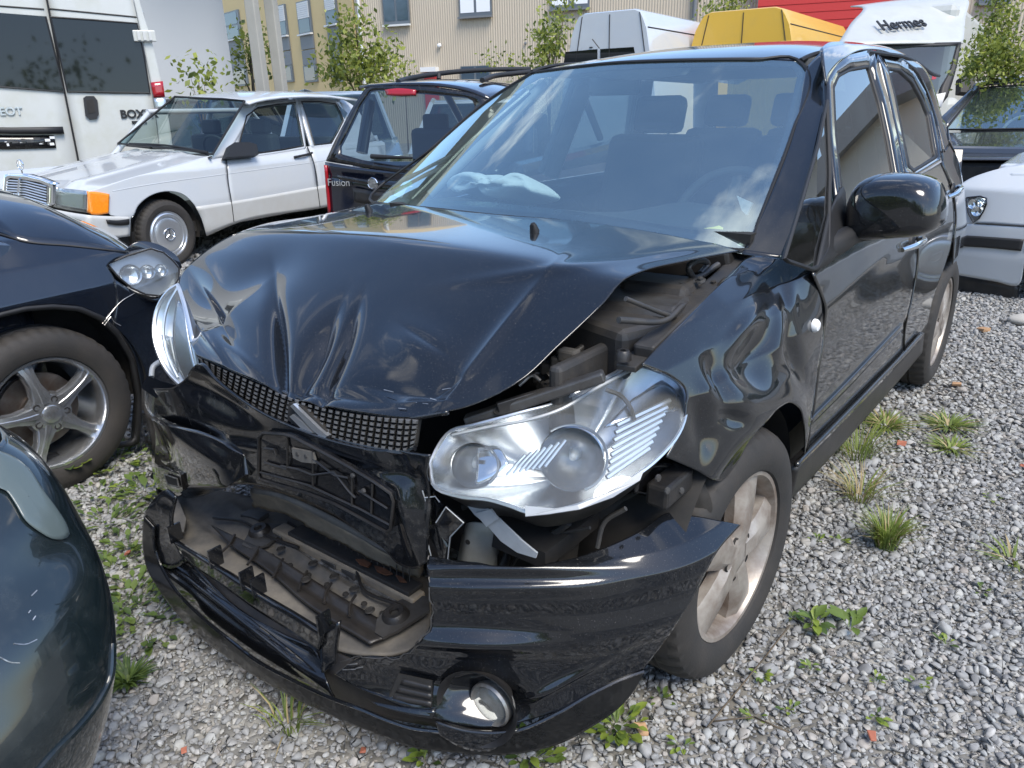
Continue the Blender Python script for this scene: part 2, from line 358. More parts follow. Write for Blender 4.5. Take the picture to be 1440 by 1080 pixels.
def Hhood(x, y):
    s = -.2-y; sp = .5*(s+np.sqrt(s*s+.0007))
    return 1.054+.030*np.clip(y+.2, 0, 1)-.030*np.abs(x/.7)**2.2-.55*sp-.28*np.clip(-.42-x, 0, 1)*smooth01(-.28, -.6, y)
def Fhood(x, y, z): return z-Hhood(x, y)
def Fwind(x, y, z): return (.2+1.80*(z-1.05)+.42*x*x)-y
BX0, BA, BB, BN = -.05, .975, .955, 2.6
BZ = [0, .06, .10, .16, .195, .218, .26, .34, .385, .40, .425, .44, .475, .505, .535, .565, .60, .65, .75]
BS = [.975, .985, .995, 1.0, .998, .964, .955, .962, .966, .964, .956, .953, .957, .953, .925, .875, .80, .68, .3]
def Fbump(x, y, z):
    r = (np.abs((x-BX0)/BA)**BN+np.abs(np.clip(.1-y, 0, 9)/BB)**BN)**(1/BN)
    return (r-(np.interp(z, BZ, BS)*(1-smooth01(.30, .62, x)*(z < .34))+smooth01(.30, .62, x)*(z < .34)*(.990-.03*smooth01(.16, .34, z)))-(.055*smooth01(.20, .42, z)+.018*(1-smooth01(.20, .42, z)))*smooth01(-.66, -.30, y)*(x > 0)-.11*smooth01(-.30, -.70, x))*.9
def Ffront(x, y, z): return (-.70+.16*(x+.05)**2+.10*(.62-z)*(z < .62)) - y      # the torn upper bumper skin, pushed back
def Fgrille(x, y, z): return (-.675+.13*x*x+.12*(z-.7)) - y

car = thing('wrecked_hatchback', 'crashed black hatchback with folded bonnet and front bumper torn open', 'car', (0, 1.2, 0))
P_, D_ = M['paint'], M['dented']

# bonnet
hood = panel('bonnet', [(533, 284), (600, 291), (690, 301), (789, 308), (900, 323), (980, 338), (1040, 352)],
      [(276, 499), (299, 509), (350, 531), (433, 563), (523, 581), (577, 586), (628, 578)], Fhood, P_, car,
      Lf=[(533, 284), (445, 303), (364, 317), (312, 338), (275, 364), (255, 382), (250, 400), (254, 435), (264, 472), (276, 499)],
      Rt=[(1040, 352), (960, 367), (905, 380), (880, 391), (847, 427), (785, 486), (735, 532), (688, 558), (648, 573), (628, 578)], nu=230, nv=170, solid=.003,
      dents=[(389, 482, 86, 70, 9, -.0455), (436, 506, 118, 64, 14, -.0405), (472, 508, 112, 62, 8, -.0385),
             (367, 385, 150, 56, 30, -.014), (592, 492, 20, 46, 34, .013), (598, 480, 34, 34, 7, -.0065), (572, 552, 10, 60, 16, -.0105), (630, 545, 150, 24, 9, -.0085), (600, 566, 0, 34, 8, .0095),
             (690, 485, 128, 125, 10, .0095), (300, 440, 60, 60, 15, -.0165), (288, 472, 55, 46, 8, .0125), (335, 500, 45, 40, 9, .010), (770, 380, 172, 110, 8, .004), (960, 352, 172, 60, 7, .004), (455, 552, 10, 60, 8, -.0095)])
panel('bonnet_lip', [(276, 499), (299, 509), (350, 531), (433, 563), (523, 581), (577, 586), (628, 578)], [(277, 503), (300, 514), (351, 536), (433, 568), (522, 586), (577, 591), (628, 584)], lambda x, y, z: Fgrille(x, y, z)+.012, D_, hood, nu=40, nv=3, solid=.01)
for (u, v) in ((519, 297), (752, 326)):
    b = hit([(u, v)], Fhood)[0]; n = np.array([0, -.35, 1.])
    mk('washer_nozzle', *join([lathe(None, [(.0, .026), (.006, .025), (.010, .016), (.014, 0)], b, n, None, n=12), boxmesh(b+np.array([0, -.006, .014]), (.012, .016, .010))]), M['trim'], hood, angle=40)

# windshield, black edge band, pillars, roof
WT = [(749, 102), (800, 95), (856, 89), (920, 86), (989, 84.5), (1060, 84), (1124, 87)]; WB = [(527, 286), (600, 294), (690, 305), (789, 315), (900, 330), (980, 345), (1048, 358)]
WL = [(749, 102), (690, 140), (610, 209), (527, 286)]; WR = [(1124, 87), (1133, 97), (1113, 187), (1085, 262), (1048, 358)]
panel('windshield', WT, WB, Fwind, M['glass'], car, Lf=WL, Rt=WR, nu=40, nv=26, solid=0)
IT = [(757, 108), (810, 103), (858, 99), (920, 95), (989, 93), (1060, 92), (1112, 95), (1121, 105)]
wi = [(760, 109), (810, 103), (860, 98), (920, 95), (989, 93), (1060, 92), (1112, 94), (1122, 103), (1103, 185), (1078, 255), (1058, 305), (1048, 322), (1030, 329), (980, 324), (900, 311), (800, 296), (690, 284), (600, 281), (555, 277), (548, 268), (615, 213), (694, 146)]
wo = [(748, 102), (800, 95), (856, 89), (920, 86), (989, 84.5), (1060, 84), (1124, 86), (1134, 97), (1114, 187), (1086, 262), (1064, 318), (1050, 352), (1038, 352), (980, 342), (900, 327), (800, 313), (690, 303), (600, 293), (540, 287), (526, 285), (607, 209), (688, 140)]
ring('windshield_band', wi, wo, off(Fwind, -.004), M['gloss_plastic'], car, n=160, solid=.003)
tube('windshield_seal', hit(curve(wo+[wo[0]], np.linspace(0, 1, 120)), off(Fwind, .003)), .006, M['trim'], car, n=6)
def Fpill(x, y, z): return np.maximum(Fwind(x, y, z)-.012, Fside(x, y, z)-.004)
panel('a_pillar', [(1134, 94), (1160, 70), (1164, 139)], [(1043, 357), (1070, 361), (1100, 364)], Fpill, P_, car, Lf=[(1134, 94), (1116, 187), (1088, 262), (1043, 357)], Rt=[(1164, 139), (1150, 210), (1128, 290), (1100, 364)], nu=14, nv=40)
P3 = np.stack([hit(curve(WT, np.linspace(0, 1, 40)), Fwind)], 0)[0]
rows = []
for s in list(np.linspace(0, .6, 14))+list(np.linspace(.7, 2.05, 14)):
    q = P3.copy(); k = smooth01(0, 1.0, s); q[:, 1] = P3[:, 1]*(1-k)+1.08*k+s; xs = P3[:, 0]*(1-k)+np.linspace(-.575, .575, 40)*k
    q[:, 0] = xs*(1-.05*smooth01(1.2, 2.1, s)); base = P3[:, 2]*(1-k)+(1.525-.085*np.abs(np.linspace(-1, 1, 40))**3)*k
    q[:, 2] = base+.095*(1-math.exp(-s/.42))-.075*smooth01(.9, 2.1, s); rows.append(q)
RV = np.array(rows)
mk('roof', RV.reshape(-1, 3), flipfix(RV.reshape(-1, 3), gridfaces(len(rows), 40), (0, 1, 9)), P_, car, True, .004)
panel('roof_side', [(1154, 68), (1165, 60), (1178, 58.5), (1216, 61), (1254, 68), (1279, 80), (1301, 97), (1314, 125), (1325, 166), (1336, 204)],
      [(1162, 120), (1165, 110), (1172, 98), (1184, 84), (1204, 72), (1230, 69), (1260, 78), (1284, 95), (1302, 124), (1316, 165), (1329, 214)], off(Fside, .004), P_, car, nu=60, nv=7)
tube('roof_joint', RV[:, -1]+np.array([.004, 0, .004]), .008, M['trim'], car, n=6); tube('roof_joint', RV[:, 0]+np.array([-.004, 0, .004]), .008, M['trim'], car, n=6)

# front wing with its big dent
fender = panel('front_wing', [(903, 512), (938, 475), (980, 433), (1027, 385), (1051, 362), (1094, 364), (1118, 370), (1143, 383)],
      [(937, 643), (977, 660), (1015, 676), (1034, 655), (1056, 618), (1078, 592), (1095, 574), (1112, 566), (1124, 573), (1131, 596), (1132, 640)], Ffender, M['paint'], car,
      Lf=[(903, 512), (930, 522), (950, 533), (963, 545), (966, 575), (956, 606), (937, 643)], Rt=[(1143, 383), (1157, 430), (1157, 473), (1150, 520), (1141, 590), (1132, 640)], nu=90, nv=70,
      dents=[(1060, 505, 115, 40, 30, -.027), (1045, 470, 120, 40, 14, .012), (1030, 560, 20, 40, 30, .018), (1010, 540, 75, 36, 12, -.016), (1030, 588, 20, 20, 10, -.012), (1100, 460, 100, 55, 12, .014), (1118, 500, 75, 36, 9, -.016),
             (1106, 445, 85, 40, 8, -.012), (985, 600, 80, 40, 14, -.010), (1065, 400, 130, 60, 10, .004)])
lathe('side_repeater', [(0, .012), (.012, .010), (.017, .004), (.018, -.004)], hit([(1146, 458)], Fside)[0], (1, -.1, 0), M['white'], car, n=20)
# wheel housing
def housing(parent, c, ax, R=.37, dep=.36):
    c = np.array(c, float); ax = np.array(ax, float); fwd_ = np.cross([0, 0, 1.], ax); th = np.linspace(-.25, math.pi+.25, 30)
    V = [c+ax*h+R*k*(math.cos(t)*fwd_+math.sin(t)*np.array([0, 0, 1.])) for h, k in ((0, .985), (-.03, 1), (-dep, 1), (-dep-.01, .01)) for t in th]
    return mk('wheel_housing', V, flipfix(V, gridfaces(4, 30), c+ax), M['dark'], parent, True)
housing(car, (.845, 0, .345), (1, 0, 0))
housing(car, (.835, 2.5, .345), (1, 0, 0))
ring('arch_lip', [(1040, 650), (1056, 620), (1078, 594), (1095, 576), (1112, 568), (1124, 575), (1130, 598), (1131, 640), (1112, 640), (1100, 640)], [(1030, 645), (1050, 612), (1075, 586), (1093, 569), (1112, 561), (1127, 569), (1134, 596), (1134, 645), (1112, 645), (1100, 645)], off(Ffender, .002), M['plastic'], car, n=2, solid=.002) if False else None

# doors, sill, rear quarter
def dpanel(*a, **k): return panel(*a, **k)
fd = panel('front_door', [(1143, 384), (1168, 357), (1188, 336), (1220, 308), (1250, 279), (1274, 257)], [(1134, 634), (1180, 588), (1240, 526), (1270, 496)], Fside, M['paint_side'], car,
      Lf=[(1143, 384), (1159, 430), (1158, 473), (1151, 520), (1142, 590), (1134, 634)], Rt=[(1274, 257), (1284, 300), (1289, 343), (1288, 375), (1280, 423), (1271, 465), (1270, 496)], nu=50, nv=40,
      dents=[(1215, 522, 133, 120, 5, -.006), (1200, 395, 135, 90, 10, .004)])
rd = panel('rear_door', [(1276, 256), (1290, 243), (1305, 235), (1322, 226)], [(1272, 494), (1285, 482), (1296, 470), (1304, 458)], Fside, M['paint_side'], car,
      Lf=[(1276, 256), (1286, 300), (1291, 343), (1290, 375), (1282, 423), (1273, 465), (1272, 494)], Rt=[(1322, 226), (1336, 260), (1342, 300), (1338, 345), (1326, 380), (1312, 420), (1304, 458)], nu=30, nv=40)
panel('rear_quarter', [(1318, 165), (1326, 168), (1334, 200)], [(1340, 372), (1348, 362), (1354, 354)], off(Fside, .002), P_, car, Lf=[(1318, 165), (1324, 228), (1338, 262), (1344, 300), (1341, 345), (1340, 372)], Rt=[(1334, 200), (1348, 226), (1354, 254), (1358, 292), (1359, 330), (1354, 354)], nu=14, nv=40)
panel('side_skirt', [(1121, 658), (1180, 598), (1240, 536), (1275, 499), (1300, 468)], [(1109, 706), (1160, 652), (1237, 566), (1266, 533), (1297, 496)], off(Fside, .012), M['plastic'], car, nu=40, nv=8, solid=.03)
panel('sill_strip', [(1124, 651), (1180, 594), (1240, 532), (1275, 495), (1299, 468)], [(1122, 657), (1180, 599), (1240, 537), (1275, 500), (1300, 472)], off(Fside, .018), M['paint_side'], car, nu=40, nv=3, solid=.012)
panel('door_moulding', [(1141, 590), (1190, 540), (1240, 487), (1270, 455)], [(1139, 600), (1190, 549), (1240, 495), (1270, 463)], off(Fside, .006), M['paint_side'], fd, nu=30, nv=4, solid=.008)
# window frames and glass
w1i = [(1171, 121), (1178, 105), (1197, 95), (1224, 90), (1241, 144), (1252, 195), (1260, 241), (1264, 261), (1230, 291), (1204, 314), (1188, 327), (1182, 265), (1174, 190)]
w1o = [(1164, 112), (1173, 97), (1195, 77), (1228, 69), (1250, 140), (1262, 192), (1271, 238), (1276, 259), (1236, 297), (1208, 321), (1188, 341), (1176, 270), (1167, 190)]
ring('front_window_frame', w1i, w1o, off(Fside, .002), P_, fd, n=120, solid=.02)
ring('front_window_seal', [(1174, 124), (1180, 109), (1198, 99), (1222, 95), (1237, 146), (1248, 197), (1256, 241), (1260, 260), (1228, 288), (1203, 310), (1191, 321), (1185, 265), (1177, 190)], w1i, Fside, M['trim'], fd, n=120, solid=.012)
panel('front_window', [(1171, 119), (1178, 104), (1197, 94), (1226, 89)], [(1188, 328), (1204, 315), (1230, 292), (1264, 262)], off(Fside, -.006), M['sideglass'], fd, Lf=[(1171, 119), (1174, 190), (1182, 265), (1188, 328)], Rt=[(1226, 89), (1241, 144), (1252, 195), (1264, 262)], nu=16, nv=20, solid=0)
w2i = [(1247, 93), (1267, 96), (1286, 113), (1300, 140), (1308, 160), (1317, 210), (1319, 222), (1300, 234), (1285, 243), (1276, 235), (1268, 190), (1257, 134)]
w2o = [(1233, 70), (1262, 79), (1287, 97), (1306, 128), (1316, 160), (1326, 210), (1327, 226), (1305, 240), (1287, 250), (1273, 252), (1262, 195), (1249, 138)]
ring('rear_window_frame', w2i, w2o, off(Fside, .002), P_, rd, n=110, solid=.02)
ring('rear_window_seal', [(1250, 97), (1266, 100), (1283, 116), (1297, 142), (1305, 162), (1313, 210), (1315, 219), (1298, 230), (1286, 237), (1280, 232), (1271, 190), (1260, 134)], w2i, Fside, M['trim'], rd, n=110, solid=.012)
panel('rear_window', [(1247, 93), (1267, 96), (1286, 113)], [(1276, 243), (1298, 236), (1319, 222)], off(Fside, -.006), M['sideglass'], rd, Lf=[(1247, 93), (1257, 134), (1268, 190), (1276, 243)], Rt=[(1286, 113), (1302, 144), (1312, 180), (1319, 222)], nu=14, nv=18, solid=0)
flat('quarter_window', [(1163, 143), (1166, 200), (1167, 260), (1165, 345), (1146, 378), (1102, 364), (1128, 280), (1150, 200)], off(Fside, .0), M['sideglass'], car, 0)
tube('quarter_window_seal', hit(curve([(1163, 142), (1167, 241), (1165, 350), (1146, 380), (1102, 365), (1128, 280), (1150, 205), (1163, 142)], np.linspace(0, 1, 60), True), off(Fside, .003)), .006, M['trim'], car, n=6)
panel('mirror_gusset', [(1166, 300), (1185, 262), (1192, 327)], [(1148, 381), (1165, 372), (1184, 350)], off(Fside, .006), M['trim'], car, nu=8, nv=8, solid=.006)
# handles
for (a, b, par) in (((1268, 351), (1296, 335), fd), ((1332, 277), (1347, 262), rd)):
    p, q = hit([a, b], Fside); m = (p+q)/2+np.array([.022, 0, .002])
    tube('door_handle', [p+np.array([.004, -.01, 0]), p*.75+q*.25+np.array([.024, 0, .003]), m+np.array([.006, 0, .002]), p*.25+q*.75+np.array([.024, 0, .003]), q+np.array([.004, .01, 0])], [.008, .011, .012, .011, .008], M['chrome'], par, n=8, sp=14)
    lathe('handle_cup', [(0, .001), (.03, .002), (.034, .003), (.036, -.004)], (p+q)/2, (1, 0, 0), M['trim'], par, n=24)
# door mirror
mc = np.array([.955, .735, 1.085])
mo = [(1193, 312), (1198, 278), (1212, 255), (1232, 246), (1262, 243.5), (1300, 247), (1320, 256), (1329, 275), (1331, 296), (1326, 315), (1308, 326), (1270, 331), (1225, 333), (1200, 330)]
oc = curve(mo+[mo[0]], np.linspace(0, 1, 49)[:-1]); B3 = np.array([at(u, v, y=.76) for u, v in oc]); cen = B3.mean(0)
rows = []
for t in np.linspace(0, 1, 12):
    a = t*math.pi/2; s = math.cos(a)**.36; rows.append(cen+(B3-cen)*max(s, .001)*np.array([1, 1, 1])+np.array([0, -.115*math.sin(a)**.9, -.006*math.sin(a)]))
rows.insert(0, B3+np.array([0, .03, 0])); rows.insert(0, cen+(B3-cen)*.9+np.array([0, .035, 0])); Vm = np.array(rows).reshape(-1, 3)
mir = mk('door_mirror', Vm, flipfix(Vm, gridfaces(len(rows), 48, True)), P_, car)
Bk = np.r_[[cen+np.array([0, .028, 0])], cen+(B3-cen)*.92+np.array([0, .03, 0])]
mk('mirror_glass', Bk, [(0, 1+k, 1+(k+1) % 48) for k in range(48)], M['chrome'], mir)
tube('mirror_arm', [at(1156, 352, y=.56), at(1178, 341, y=.62), at(1205, 328, y=.70), at(1240, 326, y=.74)], [.04, .034, .028, .02], M['trim'], mir, n=12, sp=12)
# wheels
st = 3.1*math.pi/180
wf, _ = wheel(car, (.85, 0, .325), (math.cos(st), -math.sin(st), 0), rot=math.radians(-14))
wr, _ = wheel(car, (.85, 2.5, .325), (1, 0, 0), rot=math.radians(30))
wheel(car, (-.85, 0, .325), (-1, 0, 0)); wheel(car, (-.85, 2.5, .325), (-1, 0, 0))

# floor, far side, tail: the rest of the body
box('floor_pan', (0, 1.35, .32), (1.5, 3.3, .16), M['dark'], car)
box('firewall', (0, .36, .72), (1.36, .04, .66), M['dark'], car)
ys = np.array([-.35, 0, .35, 1, 1.9, 2.6, 3.0, 3.2]); zs = np.array([.3, .45, .6, .75, .9, 1.02])
V = [(-(np.interp(z, PROFZ, PROFX)-.11*max(.35-y, 0)**2-.13*max(y-2.3, 0)**2), y, min(z, 1.0+.04*max(0, y)) if z > 1 else z) for z in zs for y in ys]; V = [(a, b, min(c, .74+.26*smooth01(-.4, .5, b)) if b < .5 else c) for a, b, c in V]
mk('far_side', V, flipfix(V, gridfaces(len(zs), len(ys)), (-9, 1, 0)), P_, car, True, .01)
for (y0, y1) in ((.42, 1.15), (1.46, 1.52), (2.2, 2.28), (2.95, 3.0)):
    pass
def farbar(name, pts, r): tube(name, pts, r, M['cabin_light'], car, n=8)
tube('far_pillar', [(-.775, .53, 1.02), (-.69, .82, 1.24), (-.60, 1.08, 1.415)], .028, M['paint'], car, n=8); tube('far_pillar_trim', [(-.74, .60, 1.05), (-.66, .86, 1.24), (-.56, 1.15, 1.45)], .022, M['cabin_light'], car, n=8)
farbar('far_pillar', [(-.80, 1.50, 1.05), (-.62, 1.56, 1.52)], .055)
farbar('far_pillar', [(-.79, 2.30, 1.08), (-.64, 2.12, 1.50)], .06)
farbar('far_pillar', [(-.70, 3.05, 1.10), (-.58, 2.75, 1.50)], .07)
tube('near_pillar', [(.69, 1.50, 1.05), (.54, 1.56, 1.48)], .035, M['cabin'], car, n=8)
tube('near_pillar', [(.58, 2.85, 1.08), (.49, 2.60, 1.46)], .05, M['cabin'], car, n=8)
tube('far_roof_rail', [(-.53, 1.35, 1.47), (-.54, 1.8, 1.50), (-.53, 2.6, 1.48)], .025, M['cabin_light'], car)
flat_far = [(-.79, .62, 1.03), (-.79, 1.46, 1.06), (-.62, 1.50, 1.50), (-.60, 1.16, 1.47)]
mk('far_window', flat_far, [(0, 1, 2, 3)], M['sideglass'], car); mk('far_window', [(-.79, 1.54, 1.06), (-.78, 2.26, 1.08), (-.62, 2.10, 1.50), (-.62, 1.58, 1.51)], [(0, 1, 2, 3)], M['sideglass'], car)
V = [(x*(1-.12*max(0, z-1)*1.3), 3.16-.10*abs(x)**2-.30*max(0, z-1.08), z) for z in (.35, .6, .9, 1.1) for x in np.linspace(-.74, .74, 9)]
mk('tailgate', V, flipfix(V, gridfaces(4, 9), (0, 9, 0)), P_, car, True, .01)
mk('rear_screen', [(-.62, 3.18, 1.1), (.62, 3.18, 1.1), (.52, 2.92, 1.50), (-.52, 2.92, 1.50)], [(0, 1, 2, 3)], M['sideglass'], car)
# cabin
V, F = [], []
xs = np.linspace(-.72, .72, 25); prof = [(.24, 1.015), (.45, 1.035), (.62, 1.03), (.74, 1.0), (.80, .93), (.84, .80), (.86, .6)]
V = [(x, y+.30*x*x*(i < 3)*.7, z+.05*math.exp(-((x-.36)/.17)**2)*(1 if 2 <= i <= 3 else .25 if i == 1 else 0)) for i, (y, z) in enumerate(prof) for x in xs]
mk('dashboard', V, flipfix(V, gridfaces(len(prof), 25), (0, .6, 3)), M['cabin'], car, True, .01)
sc, sa = np.array([.36, .93, .985]), np.array([0, -.86, .5]); sa /= np.linalg.norm(sa); _, e1, e2 = frame3(sa)
swv = [sc+.185*(math.cos(t)*e1+math.sin(t)*e2) for t in np.linspace(0, 2*math.pi, 41)[:-1]]
sw = tube('steering_wheel', swv, .017, M['cabin'], car, n=8, closed=True)
lathe('wheel_boss', [(0, .03), (.05, .025), (.075, 0), (.07, -.04), (.03, -.1)], sc-sa*.02, sa, M['cabin'], sw, n=20)
for t in (0, math.pi, -math.pi/2): box('wheel_spoke', sc+.11*(math.cos(t)*e1+math.sin(t)*e2)-sa*.01, (.16, .035, .018), M['cabin'], sw, ax=[math.cos(t)*e1+math.sin(t)*e2, -math.sin(t)*e1+math.cos(t)*e2, sa])
def seat(x, y, w=.48, name='front_seat'):
    s = box(name, (x, y-.05, .60), (w, .50, .14), M['seat'], car, bevel=.05)
    a = [[1, 0, 0], [0, .95, -.3], [0, .3, .95]]
    box('seat_back', (x, y+.24, .94), (w, .13, .60), M['seat'], s, ax=a, bevel=.05)
    box('head_restraint', (x, y+.345, 1.315), (.25, .09, .17), M['seat'], s, ax=a, bevel=.035)
    for d in (-.06, .06): tube('restraint_post', [(x+d, y+.31, 1.20), (x+d, y+.335, 1.28)], .006, M['satin'], s)
seat(.36, 1.45); seat(-.36, 1.45); seat(-.37, 2.25, .44, 'rear_seat'); seat(.37, 2.25, .44, 'rear_seat'); seat(0, 2.27, .26, 'rear_seat')
# spent airbag lying on the dash, driver bag flap, little things on the dash
ab = np.array([(639, 266), (640, 256), (655, 247), (682, 243), (697, 243), (712, 250), (735, 247), (752, 258), (760, 266), (730, 277), (706, 279), (700, 272), (675, 268), (652, 272)], float)
c2 = np.array([[at(u, v, y=.55) for i, (u, v) in enumerate(curve(np.r_[ab, ab[:1]], np.linspace(0, 1, 41)[:-1]))]])[0]
ce = c2.mean(0); rows = [ce+(c2-ce)*s+np.array([0, -.10*math.sqrt(1-s*s), .015*math.sqrt(1-s*s)])+np.stack([0*c2[:, 0], .026*np.sin(c2[:, 0]*31+s*9)*np.cos(c2[:, 2]*47+s*5)*(s > .05), .010*np.sin(c2[:, 0]*23+s*7)*(s > .05)], 1) for s in (1, .97, .9, .8, .68, .55, .4, .25, .12, .001)]
rows.insert(0, c2+np.array([0, .12, -.04])); Va = np.array(rows).reshape(-1, 3)
mk('spent_airbag', Va, flipfix(Va, gridfaces(len(rows), 40, True)), M['airbag'], car)
flat('airbag_flap', [(1036, 275), (1058, 285), (1050, 303), (1043, 296)], plane((.36, .80, .98), (0, -1, .4)), M['airbag'], car, .01)
flat('inspection_sticker', [(551, 279), (556, 268), (577, 253), (580, 258), (572, 266), (563, 277)], off(Fwind, -.012), M['green'], car, .001)
flat('paper_label', [(551, 280), (555, 272), (568, 263), (573, 262), (565, 278)], off(Fwind, -.010), M['white'], car, .001)
flat('paper_scrap', [(976, 325), (990, 321), (1004, 319), (1011, 317), (1017, 320), (1017, 327), (1005, 328)], off(Fwind, -.05), M['yellow'], car, .002)
V = [(x, .98+.42*x*x+.02*s, 1.478-.03*s*6*.5-.09*x*x*.0) for s in (0, 1, 2) for x in np.linspace(-.2, .2, 9)]
box('interior_mirror', at(864, 121, y=1.0), (.22, .03, .065), M['cabin'], car, bevel=.015)
panel('sun_shade_band', [(832, 100), (900, 96), (972, 94)], [(846, 110), (900, 112), (966, 105)], off(Fwind, -.012), M['trim'], car, nu=12, nv=3, solid=.003)
box('headlining', (0, 1.95, 1.485), (1.06, 1.6, .02), M['cabin_light'], car)
# wiper arms

# ------------------------------------------------------------------ front end of the wreck
# left headlamp (photo right), hanging loose
pA, pB, pC = at(607, 655, y=-.62), at(962, 565, x=.79), at(800, 566, a=1.30)
pC = at(800, 566, y=-.36)
nn = np.cross(pB-pA, pC-pA); nn /= np.linalg.norm(nn)
if np.dot(nn, CAMP-pA) < 0: nn = -nn
Fl0 = plane(pA, nn)
lc = (pA+pB)/2
def Flens(x, y, z):
    d2 = (x-lc[0])**2+(y-lc[1])**2+(z-lc[2])**2
    return Fl0(x, y, z)-.055*np.clip(1-d2/.075, -1.2, 1)
hlo = [(605, 652), (612, 635), (634, 606), (665, 598), (699, 589), (740, 578), (779, 567), (808, 553), (833, 541), (862, 526), (887, 514), (905, 516), (927, 523), (945, 532), (959, 545), (965, 574), (961, 595), (952, 614), (936, 634), (916, 653), (893, 670), (869, 686), (840, 700), (811, 711), (780, 718), (745, 721), (716, 711), (688, 703), (645, 698), (611, 684)]
hcx = np.array(hlo, float).mean(0)
def shrink(pts, s, c=None): p = np.array(pts, float); c = p.mean(0) if c is None else np.array(c); return c+(p-c)*s
def disc(name, outline, F, mat, parent, n=72, rings=8, solid=0, label=None, dents=None, c=None):
    o = curve(list(map(tuple, outline))+[tuple(outline[0])], np.linspace(0, 1, n+1)[:-1]); ce = np.array(c) if c is not None else o.mean(0)
    px = np.stack([ce+(o-ce)*s for s in np.linspace(1, .001, rings)]); P = hit(px.reshape(-1, 2), F).reshape(rings, n, 3)
    if dents is not None: P = P+(dentfield(px, dents)[..., None])*nn
    P = P.reshape(-1, 3)
    return mk(name, P, flipfix(P, gridfaces(rings, n, True)), mat, parent, True, solid, label=label)
head = disc('headlamp_lens', hlo, Flens, M['lens'], car, rings=10, label='large clear left headlamp hanging loose in the torn corner')
# bowl behind the lens
oc = curve(hlo+[hlo[0]], np.linspace(0, 1, 97)[:-1]); R0 = hit(oc, off(Flens, -.004)); rc = R0.mean(0)-nn*.05
rows = [rc+(R0-rc)*s-nn*(.075*(1-s**2.2)) for s in (1, .97, .9, .8, .65, .5, .3, .002)]
Vr = np.array(rows).reshape(-1, 3)
mk('headlamp_reflector', Vr, flipfix(Vr, gridfaces(len(rows), 96, True)), M['reflector'], head)
tube('headlamp_rim', R0, .004, M['satin'], head, n=6, closed=True)
tube('headlamp_bead', hit(curve([(636, 612), (690, 600), (745, 590), (790, 575), (835, 548), (888, 520)], np.linspace(0, 1, 30)), off(Flens, .002)), .0035, M['frost'], head, n=6)
mk('headlamp_housing', np.r_[R0+nn*-.006, rc+(R0-rc)*.8-nn*.10], flipfix(np.r_[R0, rc+(R0-rc)*.8-nn*.10], gridfaces(2, 96, True)), M['plastic'], head)
# main bowl: big round glass dome with shade line
def bowl(c, r, dep, par, dome=True):
    p = hit([c], off(Flens, -.026))[0]; rad = r*np.dot(p-CAMP, fw)/FOC
    d = (CAMP-p); d /= np.linalg.norm(d); d = d*.55+np.array([.25, -.8, 0])*.45; d /= np.linalg.norm(d)
    b = lathe('lamp_bowl', [(rad*1.06, .004), (rad*1.02, .008), (rad, .0), (rad*.93, -dep*.25), (rad*.75, -dep*.7), (rad*.4, -dep*.95), (.002, -dep)], p, d, M['reflector'], par, n=44)
    if dome: lathe('lamp_dome', [(rad*.98, .002), (rad*.9, rad*.16), (rad*.7, rad*.28), (rad*.4, rad*.36), (.001, rad*.39)], p, d, M['dome'], par, n=36)
    lathe('lamp_bulb', [(0, -dep*.2), (.007, -dep*.25), (.009, -dep*.5), (.012, -dep*.95)], p, d, M['frost'], par, n=12)
    return p, rad, d
bowl((804, 645), 44, .06, head, False); bowl((667, 655), 31, .05, head, False)
# stepped ribs of the turn lamp and fluting under the main bowl
for k in range(8):
    t = k/7.0; a = (867+8*t*0+(-2)*k, 598+k*10.5); b = (942+(-4.2)*k, 563+k*9.6)
    tube('lamp_rib', hit([a, ((a[0]+b[0])/2, (a[1]+b[1])/2), b], off(Flens, -.012)), .0052, M['satin'], head, n=6)
for k in range(7):
    a = (712+k*9, 668-k*2.0); b = (738+k*9.5, 640-k*3.5); tube('lamp_flute', hit([a, b], off(Flens, -.014)), .0032, M['satin'], head, n=6)
tube('lamp_brow', hit(curve([(852, 548), (872, 556), (886, 572), (892, 590)], np.linspace(0, 1, 16)), off(Flens, -.006)), .0045, M['bay_grey'], head, n=6)
panel('lamp_divider', [(672, 630), (700, 628), (706, 634)], [(668, 682), (690, 672), (716, 650)], off(Flens, -.02), M['chrome'], head, nu=12, nv=8, solid=.004)
panel('lamp_cheek', [(890, 560), (945, 535), (958, 552)], [(850, 600), (905, 588), (955, 574)], off(Flens, -.016), M['reflector'], head, nu=12, nv=6, solid=.004)
tube('lamp_bezel', hit(np.array([(804+50*math.cos(t), 645+47*math.sin(t)) for t in np.linspace(-2.2, 1.2, 30)]), off(Flens, -.012)), .003, M['lamp_dim'], head, n=6)
tube('lamp_bezel', hit(np.array([(667+34*math.cos(t), 655+31*math.sin(t)) for t in np.linspace(-2.6, .9, 24)]), off(Flens, -.012)), .0025, M['lamp_dim'], head, n=6)
flat('broken_lens_lip', [(738, 712), (780, 716), (812, 711), (862, 690), (906, 660), (900, 676), (862, 700), (815, 717), (770, 724), (739, 727)], off(Flens, .006), M['frost'], head, .004)
